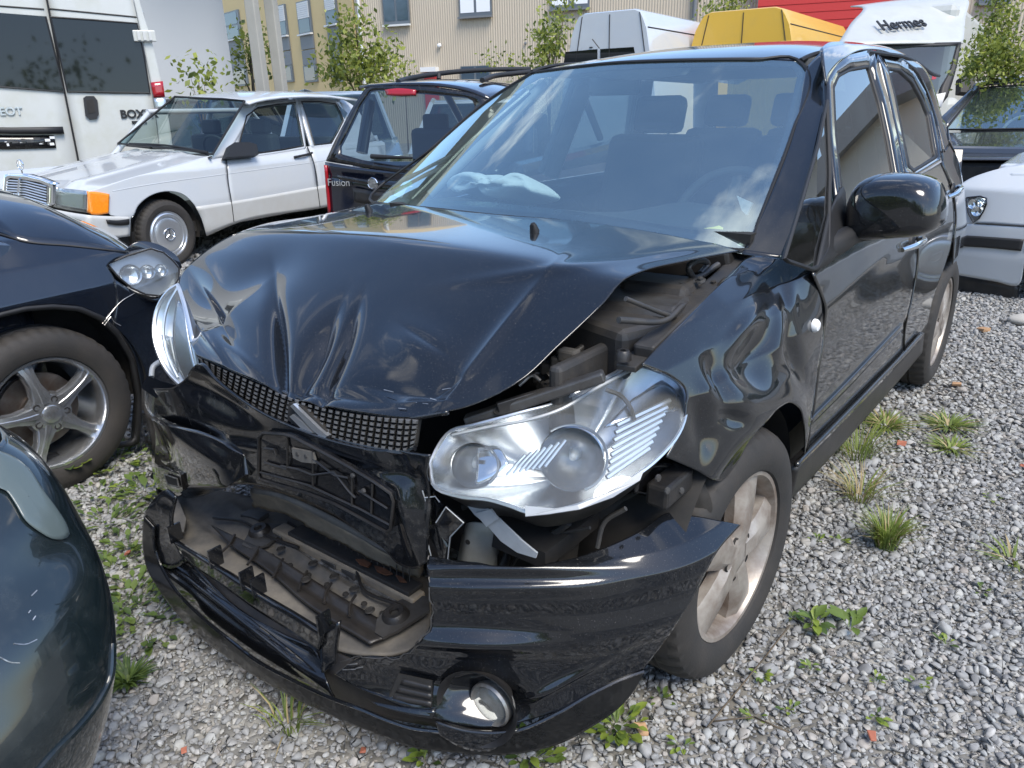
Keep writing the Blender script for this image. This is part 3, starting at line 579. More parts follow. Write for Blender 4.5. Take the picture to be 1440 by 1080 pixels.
# torn mounting tabs and hanging shards
def shard(px, y=None, x=None, mat='frost', th=.004, name='broken_bracket', par=None, tw=.0):
    V = [at(u, v, y=(y+tw*i if y is not None else None), x=(x+tw*i if x is not None else None)) for i, (u, v) in enumerate(px)]
    return mk(name, V, flipfix(V, [tuple(range(len(V)))]), M[mat], par or car, False, th)
shard([(646, 697), (667, 724), (684, 738), (704, 761), (727, 777), (753, 785), (755, 778), (733, 760), (707, 735), (690, 719), (672, 701)], y=-.59)
shard([(668, 722), (690, 716), (700, 730), (684, 741)], y=-.595)
shard([(694, 704), (712, 725), (721, 724), (713, 709)], y=-.55)
for px in ([(613, 735), (627, 713), (652, 735), (633, 755), (629, 790), (612, 770)], [(601, 700), (612, 698), (622, 712), (606, 740), (596, 728)], [(600, 740), (612, 738), (628, 770), (624, 800), (606, 790)], [(585, 640), (600, 668), (612, 690), (604, 760), (588, 700)]):
    shard(px, y=-.64, mat='dented', th=.005, name='torn_bumper_shard', tw=.006)
for px in ([(613, 735), (627, 713), (652, 735), (633, 755), (629, 790)], [(597, 700), (612, 698), (618, 706)], [(602, 765), (608, 790), (604, 840)], [(594, 690), (604, 722), (600, 756)]):
    tube('torn_edge', [at(u, v, y=-.648+.006*i) for i, (u, v) in enumerate(px)], .0014, M['frost'], car, n=5)
# inner structure behind the lamp
box('inner_apron', (.60, -.12, .62), (.03, .62, .55), M['bay'], car, bevel=.01)
patch('wheel_arch_liner', [[at(700, 735, y=-.42), at(800, 720, y=-.36), at(900, 690, y=-.28), at(985, 668, y=-.2)], [at(700, 780, y=-.40), at(800, 775, y=-.36), at(900, 730, y=-.28), at(1000, 700, y=-.2)], [at(700, 850, y=-.40), at(800, 850, y=-.34), at(900, 800, y=-.26), at(1000, 740, y=-.2)]], M['dark'], car, noise=.002)
patch('chassis_leg', [[at(652, 742, y=-.52), at(668, 735, y=-.56), at(690, 738, y=-.54), at(704, 745, y=-.5)], [at(640, 800, y=-.52), at(655, 805, y=-.56), at(680, 805, y=-.54), at(700, 805, y=-.5)]], M['primer'], car, nu=16, nv=6)
for ln, r_ in (([(705, 800), (712, 770), (728, 745), (750, 735)], .006), ([(720, 795), (740, 768), (780, 752), (830, 742)], .004), ([(760, 790), (770, 760), (800, 735)], .008), ([(840, 770), (850, 735), (880, 715)], .005)): tube('wheel_well_hose', [at(u, v, y=-.47+.01*k) for k, (u, v) in enumerate(ln)], r_, M['bay'], car, n=7, sp=16)
lathe('rail_hole', [(0, .001), (.006, .001)], at(658, 762, y=-.562), (.2, -1, .1), M['dark'], car, n=12)
tube('washer_hose', [at(690, 735, y=-.5), at(715, 770, y=-.48), at(706, 800, y=-.5)], .012, M['plastic'], car, sp=12)
tube('wiring_loom', [at(650, 712, y=-.5), at(700, 700, y=-.46), at(760, 722, y=-.45), at(800, 730, y=-.42)], .010, M['bay'], car, sp=16)
lathe('horn', [(0, .02), (.05, .012), (.055, 0), (.03, -.03)], at(850, 744, y=-.34), (.3, -.9, .1), M['undertray'], car, n=20) if False else None
mkb = box('bumper_bracket', at(942, 683, x=.80), (.05, .12, .05), M['plastic'], car, bevel=.008)
for d in ((925, 672), (958, 690), (938, 690)): lathe('bracket_screw', [(0, .004), (.007, .003), (.008, 0)], at(*d, x=.826), (1, -.2, .1), M['bay_grey'], car, n=8)
panel('bracket_plate', [(896, 655), (935, 652), (985, 662)], [(893, 694), (935, 702), (988, 700)], plane((.815, -.2, .6), (1, -.35, .15)), M['gloss_plastic'], car, nu=18, nv=8, solid=.01, dents=[(930, 676, 0, 14, 14, -.012), (962, 682, 0, 9, 12, -.01), (905, 672, 90, 16, 6, .006), (980, 684, 90, 16, 6, .006)])

# engine bay seen between bonnet and wing
box('bay_floor', (0, -.08, .52), (1.3, .9, .04), M['dark'], car)
def bar(name, a, b, w, h, mat, par=car):
    a, b = np.array(a), np.array(b); d = b-a; l = np.linalg.norm(d); d /= l; s = np.cross([0, 0, 1.], d); s /= np.linalg.norm(s)
    return box(name, (a+b)/2, (l, w, h), mat, par, ax=[d, s, np.cross(d, s)], bevel=min(w, h)*.2)
bar('radiator_support', at(655, 592, y=-.52), at(850, 528, y=-.38), .030, .022, M['bay_grey'])
bar('radiator_support', at(700, 575, y=-.50), at(840, 532, y=-.34), .012, .028, M['plastic'])
bar('wing_rail', at(905, 497, x=.70), at(1040, 372, x=.66), .05, .035, M['bay'])
bar('lamp_bracket', at(880, 518, x=.69), at(930, 478, x=.68), .045, .014, M['bay_grey'])
for p in ((923, 478), (876, 503)): 
    c = at(*p, x=.685); lathe('bracket_bush', [(.006, .016), (.012, .016), (.016, .01), (.018, -.004)], c, (0, 0, 1), M['plastic'], car, n=18)
lathe('filler_cap', [(0, .03), (.012, .03), (.016, .022), (.034, .020), (.036, .0), (.030, -.002), (.030, -.05)], at(838, 508, y=-.22), (.1, -.5, .85), M['plastic'], car, n=26)
lathe('cap_ring', [(.040, .01), (.047, .012), (.050, 0), (.046, -.03)], at(834, 505, y=-.20), (.1, -.5, .85), M['bay_grey'], car, n=26)
box('battery_cover', at(905, 455, y=-.02), (.22, .20, .14), M['bay_grey'], car, bevel=.02, ax=axes(.2))
box('air_box', at(860, 478, y=-.15), (.24, .16, .12), M['bay'], car, bevel=.02, ax=axes(-.3))
box('fuse_box', at(930, 425, y=.08), (.18, .14, .12), M['bay'], car, bevel=.02, ax=axes(.1))
box('brake_reservoir', at(925, 405, y=.16), (.13, .09, .06), M['cabin_light'], car, bevel=.02)
bar('scuttle_panel', at(860, 395, y=.30), at(1035, 360, y=.33), .12, .05, M['plastic'])
tube('bonnet_hinge', [at(985, 385, x=.62), at(995, 372, x=.62), at(980, 367, x=.62), at(968, 376, x=.62), at(975, 390, x=.62), at(1010, 372, x=.64)], .008, M['bay_grey'], car, sp=26)
for a, b, c, r in (((760, 545), (800, 515), (850, 490), .012), ((770, 530), (830, 480), (900, 440), .009), ((800, 525), (860, 500), (900, 500), .008), ((870, 450), (930, 452), (960, 430), .007), ((880, 420), (930, 440), (955, 447), .005)):
    tube('engine_hose', [at(*a, y=-.32), at(*b, y=-.2), at(*c, y=-.06)], r, M['bay'], car, sp=16)
for p in ((775, 518), (790, 510), (763, 528), (800, 500)):
    box('engine_connector', at(*p, y=-.30), (.045, .03, .03), M['bay_grey'] if p[0] % 2 else M['undertray'], car, bevel=.006, ax=axes(random.random()))
tube('spring_clip', [at(730, 542, y=-.44), at(750, 528, y=-.42), at(760, 536, y=-.42)], .004, M['rawsteel'], car, sp=10)

for k in range(34):
    u = 770+k*7.2+random.uniform(-14, 14); v = 545-k*4.6+random.uniform(-16, 16); yd = -.36+k*.015
    if k % 3 == 0: lathe('bay_bolt', [(0, .010), (.006, .009), (.007, .003), (.012, .002), (.013, 0)], at(u, v, y=yd), (0, -.4, 1), M['bay_grey'], car, n=7)
    elif k % 3 == 1: box('bay_clip', at(u, v, y=yd), (random.uniform(.012, .035), .014, random.uniform(.008, .02)), M['bay_grey'] if k % 2 else M['plastic'], car, ax=axes(random.random()*3), bevel=.003)
    else: tube('bay_wire', [at(u, v, y=yd), at(u+random.uniform(5, 24), v-random.uniform(2, 20), y=yd+.03), at(u+random.uniform(18, 44), v-random.uniform(-8, 22), y=yd+.06)], random.choice([.0022, .003, .0045]), M['plastic'], car, n=6, sp=12)
for (u, v) in ((700, 578), (735, 567), (772, 556), (810, 543)): lathe('support_hole', [(0, .001), (.006, .001), (.008, .003), (.010, 0)], at(u, v, y=-.50+(u-700)*.001), (.1, -.7, .7), M['dark'], car, n=10)
# right headlamp (photo left)
rlo = [(250, 401), (238, 409), (229, 420), (221, 436), (217, 458), (218, 480), (224, 500), (233, 518), (246, 534), (262, 545), (272, 541), (280, 531), (277, 512), (273, 490), (267, 462), (261, 436), (256, 418)]
q0 = at(262, 500, y=-.60); Frl0 = plane(q0, np.array([-.05, -.9, .35])/np.linalg.norm([-.05, -.9, .35])); qc = at(250, 470, y=-.56)
Frl = lambda x, y, z: Frl0(x, y, z)-.06*np.clip(1-((x-qc[0])**2+(y-qc[1])**2+(z-qc[2])**2)/.05, -1.5, 1)
rl = disc('headlamp_lens', rlo, Frl, M['lens'], car, n=60, rings=7, label='narrow right headlamp half hidden by the bent bonnet')
R1 = hit(curve(rlo+[rlo[0]], np.linspace(0, 1, 61)[:-1]), off(Frl, -.004)); r1 = R1.mean(0); n1 = np.array([-.05, -.9, .35])
Vq = np.array([r1+(R1-r1)*s-n1*.06*(1-s**2) for s in (1, .9, .7, .4, .002)]).reshape(-1, 3)
mk('headlamp_reflector', Vq, flipfix(Vq, gridfaces(5, 60, True)), M['satin'], rl); tube('headlamp_rim', R1, .006, M['satin'], rl, n=6, closed=True)
panel('lamp_wing', [(249, 420), (256, 430), (260, 445)], [(262, 542), (270, 541), (279, 531)], off(Frl, -.012), M['reflector'], rl, Lf=[(249, 420), (243, 460), (247, 510), (262, 542)], Rt=[(260, 445), (266, 480), (273, 510), (279, 531)], nu=8, nv=16, solid=.004)
panel('lamp_cell', [(226, 470), (244, 474)], [(234, 512), (250, 524)], off(Frl, -.02), M['reflector'], rl, nu=6, nv=6, solid=.004)
tube('lamp_brow', hit(curve([(250, 404), (236, 430), (230, 465), (236, 500), (250, 530)], np.linspace(0, 1, 20)), off(Frl, -.008)), .004, M['satin'], rl, n=6)

# grille of small raised studs, frame and badge
gt = curve([(277, 501), (300, 512), (351, 534), (433, 566), (522, 584), (577, 589), (589, 590)], np.linspace(0, 1, 34)); gb = curve([(284, 509), (299, 527), (330, 556), (368, 578), (411, 597), (451, 612), (505, 626), (541, 633), (574, 635), (583, 630)], np.linspace(0, 1, 34))
gp = panel('grille', list(map(tuple, gt[::3])), list(map(tuple, gb[::3])), off(Fgrille, -.018), M['dark'], car, nu=40, nv=6, solid=.01)
SV, SF = [], []
for i in range(33):
    for j in range(6):
        def g(a, b): return gt[a]*(1-b/6)+gb[a]*b/6
        q = np.array([g(i, j), g(i+1, j), g(i+1, j+1), g(i, j+1)]); c = q.mean(0); q = c+(q-c)*.90
        b4 = hit(q, off(Fgrille, -.012)); t4 = hit(c+(q-c)*.55+np.array([-.6, .8]), off(Fgrille, .006)); o = len(SV)
        mk('grille_stud', np.r_[b4, t4], flipfix(np.r_[b4, t4], [(0, 1, 5, 4), (1, 2, 6, 5), (2, 3, 7, 6), (3, 0, 4, 7), (4, 5, 6, 7)]), M['stud'], gp, False)
tube('grille_edge', hit(gb, off(Fgrille, .002)), .006, M['gloss_plastic'], gp, n=6)
for poly in ([(408, 570), (418, 573), (452, 604), (457, 615), (444, 618), (408, 582)], ):
    flat('badge_back', [(406, 566), (424, 571), (459, 606), (462, 617), (446, 622), (404, 590)], off(Fgrille, .010), M['dark'], gp, .012)
flat('badge', [(408, 571), (412, 568), (448, 603), (460, 613), (456, 617), (440, 606)], off(Fgrille, .018), M['satin'], gp, .012, label='chrome stylised S badge')
flat('badge', [(407, 586), (411, 583), (424, 592), (437, 606), (449, 618), (443, 620), (424, 603)], off(Fgrille, .018), M['satin'], gp, .012)
# torn upper bumper skin
ub = panel('upper_bumper', [(199, 545), (240, 545), (284, 512), (299, 530), (330, 559), (368, 581), (411, 600), (451, 615), (505, 629), (541, 636), (574, 638), (604, 640)],
      [(222, 696), (281, 698), (320, 684), (345, 680), (372, 684), (404, 694), (461, 719), (505, 748), (541, 773), (559, 793), (581, 800), (602, 790)], Ffront, D_, car,
      Lf=[(199, 545), (200, 584), (204, 620), (207, 645), (222, 696)], Rt=[(604, 640), (596, 680), (600, 720), (602, 790)], nu=90, nv=44, solid=.006,
      dents=[(255, 652, 15, 70, 34, .030), (318, 668, 75, 40, 12, -.012), (250, 605, 12, 70, 8, -.006), (300, 560, 30, 60, 14, -.02), (560, 660, 60, 60, 16, -.018), (575, 730, 75, 60, 10, .014), (480, 650, 15, 120, 8, -.008), (330, 625, 10, 90, 6, .006), (590, 690, 80, 40, 8, -.012)])
flat('torn_corner', [(198, 545), (207, 528), (226, 536), (262, 546), (240, 553), (219, 560)], Frl0, P_, car, .006)
tube('corner_tab', [at(213, 530, y=-.62), at(216, 515, y=-.60), at(226, 508, y=-.58)], .008, M['frost'], car, sp=8)
pod = panel('bumper_pod', [(196, 592), (230, 598), (268, 612), (300, 630), (322, 652)], [(221, 697), (252, 700), (281, 699), (308, 692), (331, 675)], off(Ffront, .045), P_, ub, nu=40, nv=30, solid=.02, dents=[(205, 610, 60, 60, 16, -.03), (290, 622, 35, 70, 12, -.028), (326, 662, 75, 30, 10, -.03), (270, 698, 0, 90, 8, -.03)])
flat('side_vent', [(221, 656), (254, 668), (257, 690), (252, 694), (226, 684), (221, 670)], off(Ffront, .052), M['gloss_plastic'], ub, .012)
flat('vent_opening', [(232, 668), (248, 674), (251, 684), (236, 680)], off(Ffront, .056), M['dark'], ub, .004)
tube('vent_edge', hit([(231, 667), (249, 673), (252, 686), (236, 681), (231, 667)], off(Ffront, .056)), .002, M['rawsteel'], ub, n=5)
# number plate carrier
po = [(364, 615), (370, 609), (400, 611), (411, 614), (450, 634), (490, 656), (525, 677), (549, 694), (553, 705), (549, 744), (543, 748), (505, 727), (470, 708), (433, 694), (395, 683), (366, 674), (363, 668)]
plc = flat('plate_carrier', po, off(Ffront, .010), M['gloss_plastic'], car, .012)
tube('carrier_edge', hit(np.array(po+[po[0]], float), off(Ffront, .012)), .0035, M['plastic'], plc, n=6)
for ln in ([(366, 664), (433, 682), (505, 715), (548, 738)], [(372, 630), (386, 632), (388, 640)], [(395, 655), (420, 660), (440, 668), (470, 664), (490, 690), (500, 700)], [(440, 645), (470, 668), (490, 672)], [(404, 616), (404, 660)], [(440, 634), (440, 684)], [(495, 665), (495, 712)], [(524, 680), (522, 722)], [(372, 650), (404, 660)], [(505, 690), (545, 715)]):
    tube('carrier_rib', hit(np.array(ln, float), off(Ffront, .012)), .0028, M['plastic'], plc, n=5)
for c in ((420, 638), (432, 641), (497, 668), (512, 690)):
    lathe('carrier_clip', [(0, .006), (.005, .005), (.006, 0)], hit([c], off(Ffront, .010))[0], (0, -1, .1), M['bay_grey'], plc, n=8)
flat('clip_plate', [(410, 630), (440, 636), (444, 652), (424, 650), (412, 644)], off(Ffront, .014), M['undertray'], plc, .005)
# bumper beam, cross-member, undertray
patch('bumper_beam', [[at(352, 690, y=-.64), at(400, 700, y=-.64), at(470, 735, y=-.60), at(540, 775, y=-.58), at(590, 795, y=-.56)], [at(355, 712, y=-.60), at(400, 724, y=-.60), at(470, 760, y=-.58), at(540, 795, y=-.55), at(590, 815, y=-.52)]], M['rust'], car, nu=40, nv=6, solid=.02, noise=.0015)
patch('bumper_beam_lip', [[at(352, 686, y=-.66), at(400, 696, y=-.66), at(470, 728, y=-.63), at(540, 766, y=-.60), at(590, 790, y=-.58)], [at(354, 693, y=-.665), at(400, 703, y=-.665), at(470, 738, y=-.635), at(540, 774, y=-.61), at(590, 797, y=-.59)]], M['undertray'], car, nu=40, nv=3, solid=.01)
Ftray = plane((0, -.7, .235), (0, -.10, 1))
panel('undertray', [(225, 700), (300, 690), (360, 700), (440, 735), (520, 785), (612, 815)], [(235, 745), (300, 800), (380, 850), (452, 905), (545, 920), (600, 908)], Ftray, M['undertray'], car, nu=60, nv=30, solid=.01,
      dents=[(400, 770, 33, 150, 9, .012), (370, 790, 35, 160, 8, -.010), (460, 830, 33, 120, 10, .010), (340, 720, 30, 60, 8, .01), (500, 850, 30, 80, 8, -.01), (300, 740, 40, 60, 10, -.012), (430, 790, 35, 120, 4, .010)])
panel('splash_shield', [(297, 738), (360, 770), (450, 822), (560, 885)], [(330, 770), (375, 800), (430, 848), (520, 905)], off(Ftray, .025), M['plastic'], car, nu=40, nv=10, solid=.006, dents=[(380, 780, 33, 90, 5, .01), (470, 850, 33, 80, 6, -.01)])
bar('lower_crossmember', at(392, 745, z=.27), at(590, 845, z=.27), .045, .03, M['rust'])
bar('lower_crossmember', at(402, 768, z=.255), at(568, 852, z=.255), .010, .012, M['rawsteel'])
bar('condenser_slat', at(415, 745, z=.29), at(585, 830, z=.29), .05, .012, M['bay'])
for rp_ in ([(500, 786), (512, 786), (522, 792), (518, 797), (506, 793)], [(526, 795), (540, 798), (552, 806), (543, 808), (530, 803)], [(556, 808), (566, 811), (572, 818), (562, 817)]): flat('rust_patch', rp_, off(Ftray, .056), M['redrust'], car, .004)
for k in range(6): tube('shield_ridge', hit(curve([(330+k*34, 752+k*17), (322+k*34, 766+k*17), (312+k*36, 776+k*18)], np.linspace(0, 1, 8)), off(Ftray, .030)), .004, M['plastic'], car, n=6)
for (u, v) in ((395, 772), (440, 792), (470, 810), (498, 828), (430, 815), (520, 858)): lathe('shield_hole', [(0, .001), (.008, .001), (.010, .003), (.013, 0)], hit([(u, v)], off(Ftray, .034))[0], (0, -.1, 1), M['dark'], car, n=12)
for (u, v, z) in ((365, 748, .27), (556, 866, .27)):
    c = at(u, v, z=z); lathe('mount_bush', [(.010, .010), (.012, .016), (.022, .016), (.030, .008), (.032, 0), (.038, -.006)], c, (0, -.2, 1), M['plastic'], car, n=26); lathe('bush_bolt', [(0, .008), (.010, .008)], c, (0, -.2, 1), M['dark'], car, n=12)
flat('mount_plate', [(340, 766), (352, 745), (372, 735), (408, 738), (400, 748), (375, 766), (352, 771)], plane((0, -.7, .262), (0, -.1, 1)), M['bay_grey'], car, .008)
flat('mount_plate', [(527, 889), (530, 870), (548, 850), (575, 838), (603, 838), (604, 858), (560, 886), (538, 896)], plane((0, -.7, .262), (0, -.1, 1)), M['bay_grey'], car, .008)
for k in range(7):
    a = (382+k*26, 782+k*13.5); lathe('shield_rivet', [(0, .005), (.007, .004), (.008, 0)], at(*a, z=.262), (0, 0, 1), M['dark'], car, n=10)

for (a, b, w_, h_) in (((375, 742), (402, 757), .03, .018), ((455, 782), (478, 795), .035, .015), ((486, 800), (505, 811), .03, .02), ((345, 722), (372, 728), .04, .014)): bar('tray_bracket', at(*a, z=.262), at(*b, z=.266), w_, h_, M['bay_grey'])
for ln in ([(300, 728), (340, 733), (372, 752), (420, 770)], [(405, 735), (450, 762), (520, 800), (580, 828)], [(470, 770), (500, 800), (512, 830), (560, 850)], [(540, 800), (560, 815), (590, 820)]): tube('tray_cable', [at(u, v, z=.275+.006*(k % 2)) for k, (u, v) in enumerate(ln)], .0045, M['plastic'], car, n=6, sp=18)
for k in range(16): tube('radiator_fin', [at(440+k*9, 728+k*4.6, y=-.555), at(441+k*9, 748+k*4.6, y=-.55)], .002, M['bay_grey'], car, n=4)
for (u, v) in ((585, 566), (560, 574), (605, 560), (540, 548), (622, 548)): p = hit([(u, v), (u+8+random.random()*10, v-4+random.random()*8)], off(Fhood, .003)); tube('paint_scratch', [p[0], p[1]], .0009, M['rawsteel'], hood, n=4)
# lower bumper: lip, concave face, slatted bar
lo_t = [(216, 742), (217, 768), (226, 795), (252, 836), (288, 872), (325, 902), (361, 930), (398, 950), (434, 968), (470, 984), (506, 997), (545, 1013), (580, 1024), (611, 1028), (650, 1030), (724, 1028), (782, 1004), (833, 975), (887, 950), (905, 944)]
lo_b = [(202, 727), (200, 759), (205, 795), (227, 835), (270, 886), (298, 909), (325, 929), (355, 949), (382, 965), (410, 980), (433, 992), (487, 1016), (540, 1036), (580, 1051), (634, 1058), (688, 1062), (743, 1058), (797, 1042), (833, 1022), (869, 997), (894, 968), (905, 946)]
lip = panel('bumper_lip', lo_t, lo_b, Fbump, M['lip'], car, nu=130, nv=12, solid=.006)
tube('lip_crest', hit(curve(lo_t, np.linspace(0, 1, 120)), off(Fbump, .001)), .004, P_, lip, n=6)
panel('bumper_face', [(238, 738), (255, 775), (290, 815), (340, 858), (400, 893), (445, 918), (455, 944)], [(217, 750), (224, 790), (250, 832), (325, 900), (398, 947), (430, 963), (470, 981)], off(Fbump, -.03), P_, car, nu=70, nv=16, solid=.005, dents=[(330, 870, 37, 170, 8, .012), (300, 850, 38, 150, 5, -.012)])
panel('bumper_backing', [(225, 735), (262, 775), (320, 812), (380, 850), (452, 905), (500, 928), (600, 950)], [(214, 768), (250, 834), (325, 902), (398, 949), (470, 983), (545, 1010), (625, 1024)], off(Fbump, -.055), M['plastic'], car, nu=60, nv=12, solid=.006)
br = panel('lower_grille_bar', [(243, 762), (300, 797), (360, 836), (410, 865), (452, 891)], [(262, 790), (310, 822), (360, 858), (410, 890), (447, 917)], off(Fbump, .004), P_, car, nu=60, nv=6, solid=.012)
for a, b in (((243, 762), (247, 742)), ((300, 797), (303, 780)), ((344, 828), (352, 812)), ((360, 838), (352, 812)), ((452, 891), (476, 877))):
    p = hit([a], off(Fbump, .002))[0]; q = p+np.array([0, .02, .045]); box('bar_tab', (p+q)/2, (.006, .035, .05), P_, br)
panel('bar_end', [(448, 888), (476, 876)], [(452, 946), (470, 935)], off(Fbump, -.01), D_, br, nu=6, nv=8, solid=.01)
panel('bumper_slot', [(290, 790), (320, 806), (345, 824)], [(318, 818), (350, 838), (362, 850)], off(Fbump, -.05), M['dark'], br, nu=8, nv=4, solid=.01)
panel('bumper_corner', [(203, 722), (213, 706), (232, 690), (246, 700)], [(203, 768), (222, 790), (240, 800), (262, 790)], off(Fbump, -.005), D_, car, nu=16, nv=12, solid=.008, Rt=[(246, 700), (240, 735), (252, 770), (262, 790)])
flat('folded_flap', [(214, 718), (222, 700), (248, 696), (262, 730), (258, 748), (232, 742)], off(Ftray, .04), M['undertray'], car, .006)
# left bumper corner (photo right)
bc = panel('bumper_side', [(602, 781), (640, 789), (696, 797), (761, 796), (811, 784), (855, 768), (905, 744), (939, 721), (975, 725), (1042, 738)],
      [(470, 948), (505, 968), (545, 985), (580, 1000), (611, 1010), (650, 1022), (724, 1024), (782, 1002), (833, 974), (887, 948), (905, 940)], Fbump, P_, car,
      Lf=[(602, 781), (603, 830), (607, 872), (590, 902), (566, 922), (500, 928), (470, 948)], Rt=[(1042, 738), (1014, 769), (978, 834), (942, 892), (905, 940)], nu=130, nv=130, solid=.006,
      dents=[(690, 826, 0, 120, 8, .006), (700, 800, 0, 140, 10, .018), (660, 905, 3, 110, 9, .010), (690, 885, 3, 120, 10, -.006), (600, 960, 20, 60, 10, -.008), (690, 990, 15, 60, 26, -.045), (640, 965, 60, 10, 60, .002), (790, 960, 150, 90, 6, .006), (830, 880, 110, 60, 60, .01), (560, 985, 15, 50, 8, .008)])
None if True else panel('bumper_shelf', [(602, 774), (640, 782), (696, 790), (761, 789), (811, 777), (855, 761), (905, 738), (939, 716)], [(602, 782), (640, 790), (696, 798), (761, 797), (811, 785), (855, 769), (905, 745), (939, 722)], off(Fbump, -.012), P_, bc, nu=50, nv=4, solid=.01)
for k in range(3):
    a0 = (566-6*k, 956+11*k); b0 = (606, 966+11*k)
    panel('vent_slat', [a0, b0], [(a0[0]-4, a0[1]+7), (b0[0], b0[1]+7)], off(Fbump, .006), M['plastic'], bc, nu=10, nv=3, solid=.008)
flat('vent_back', [(560, 948), (607, 958), (607, 996), (545, 986), (548, 972)], off(Fbump, .002), M['dark'], bc, .004)
panel('vent_sill', [(520, 986), (560, 993), (612, 1000)], [(530, 992), (566, 1003), (608, 1011)], off(Fbump, .008), P_, bc, nu=16, nv=4, solid=.008)
fc = hit([(676, 993)], Fbump)[0]; fd_ = np.array([.30, -.92, .10])
lathe('fog_lamp_recess', [(.088, .010), (.080, .004), (.070, -.02), (.058, -.05), (.0, -.055)], hit([(672, 994)], off(Fbump, .004))[0], fd_, M['plastic'], bc, n=36)
fgc = hit([(690, 990)], off(Fbump, -.012))[0]; fdir = np.array([.05, -1, .05])
fl_ = lathe('fog_lamp', [(.048, -.02), (.049, .004), (.045, .009), (.041, .004), (.036, -.006), (.01, -.012), (0, -.012)], fgc, fdir, pbr('dusty_lamp', (.38, .37, .35), .3, .6, var=.7, vscale=40, c2=(.14, .12, .10)), bc, n=36)
lathe('fog_lens', [(.038, .004), (.03, .010), (.016, .014), (0, .015)], fgc, fdir, M['lens'], fl_, n=30)
panel('fog_trim', [(612, 1014), (650, 1026), (690, 1030), (730, 1027)], [(618, 1034), (650, 1052), (690, 1056), (716, 1036)], off(Fbump, .010), P_, bc, nu=24, nv=8, solid=.006)
tube('torn_edge', hit(curve([(602, 781), (604, 830), (608, 868), (604, 884), (588, 903), (568, 922), (540, 926), (500, 924), (480, 930)], np.linspace(0, 1, 40)), off(Fbump, .002))+rng.normal(0, .0015, (40, 3)), .0014, M['bay_grey'], bc, n=5)
for (u, v, l) in ((488, 935, 14), (500, 940, 10), (482, 942, 18), (545, 980, 8)):
    p = hit([(u, v), (u+l, v-6+random.random()*8)], off(Fbump, .004)); tube('scrape', [p[0], p[1]], .0012, M['rawsteel'], bc, n=4)
# ------------------------------------------------------------------ the other vehicles
def lf(o, h):
    o = np.array(o, float); c, s = math.cos(h), math.sin(h)
    def W_(f, l, z): return np.array([o[0]+f*c-l*s, o[1]+f*s+l*c, z])
    def wrap(G): return lambda x, y, z: G((x-o[0])*c+(y-o[1])*s, -(x-o[0])*s+(y-o[1])*c, z)
    return W_, wrap, np.array([c, s, 0]), np.array([-s, c, 0])
M['tinted'] = pbr('tinted_opaque_glass', (.008, .010, .011), .03, 0, 0, spec=.45)
M['whitepaint'] = pbr('white_car_paint', (.50, .53, .56), .22, 0, .7, .25, 4, (.58, .57, .53))
M['cladding'] = pbr('grey_white_cladding', (.52, .53, .52), .4, var=.4, vscale=6, c2=(.44, .42, .38))
M['bluepaint'] = pbr('dark_blue_black_paint', (.006, .009, .016), .12, 0, 1, .12, 6, (.05, .05, .05))
M['tealpaint'] = pbr('dark_teal_paint', (.007, .012, .014), .20, .0, 1, .25, 30, (.05, .06, .06), rvar=.15, ramp=(.5, .8))
M['fusionpaint'] = pbr('navy_paint', (.008, .010, .019), .15, 0, 1)
M['greypaint'] = pbr('dark_grey_car_paint', (.075, .08, .09), .2, .5, 1)
M['darkglass'] = glassmat('dark_car_glass', (.30, .38, .40), base=.10)
M['clearglass'] = glassmat('clear_car_glass', (.55, .66, .66), base=.07)
M['greylens'] = pbr('grey_green_lens', (.09, .115, .115), .2, 0, .25)

# white saloon with the chrome grille
o = at(241, 330, z=.31); mW, mwrap, mf, ml = lf(o, math.radians(-77.5))
sal = thing('white_saloon', 'white old boxy saloon with chrome grille, orange indicator and black door mirror', 'car', (o[0], o[1], 0))
def msl(z, f=0): return np.interp(z, [.1, .3, .55, .86, .93, 1.42, 1.6], [-.08, -.02, 0, -.035, -.10, -.30, -.5])-.05*np.clip(f-.3, 0, 1)**2
Fms = mwrap(lambda f, l, z: l-msl(z, f))
def mtop(f, l): return np.interp(f, [-5, -3.0, -2.6, -.75, .72, .8], [.9, .95, .98, .975, .84, .5])-.03*np.clip((-l-.84)/.84, -1, 1)**2+.02*np.exp(-((np.abs(l+.84)-.36)/.05)**2)*np.clip(f+1, 0, 1)
Fmh = mwrap(lambda f, l, z: z-mtop(f, l))
wp = M['whitepaint']
panel('bonnet', [(76, 256), (56, 247), (30, 240), (8, 243)][::-1], [(76, 256), (100, 262), (125, 268), (155, 274)], Fmh, wp, sal, nu=10, nv=10) if False else None
pe, pf = hit([(126, 269), (299, 219)], Fms); ne = np.cross(pf-pe, ml); ne = (ne if ne[2] > 0 else -ne)/np.linalg.norm(ne); ed = (pf-pe)/np.linalg.norm(pf-pe)
def mh(s, l): return pe+ed*s+ml*l+ne*(.035*(1-((-l-.80)/.80)**2)+.018*math.exp(-((abs(l+.80)-.42)/.05)**2))-np.array([0, 0, .05*smooth01(.18, 0, s)])
Le = np.linalg.norm(pf-pe); V = np.array([mh(s, l) for s in np.linspace(0, Le+.12, 26) for l in np.linspace(0, -1.62, 40)]); mk('bonnet', V, flipfix(V, gridfaces(26, 40), (0, 0, 9)), wp, sal, True, .01)
Fmh = plane(pe, ne)
panel('front_wing', [(124, 269), (180, 251), (240, 235), (299, 219), (318, 217)], [(156, 303), (186, 306), (194, 290), (212, 275), (237, 269), (257, 273), (272, 286), (285, 307), (329, 305)], Fms, wp, sal, Rt=[(318, 217), (320, 250), (324, 275), (329, 305)], nu=60, nv=24)
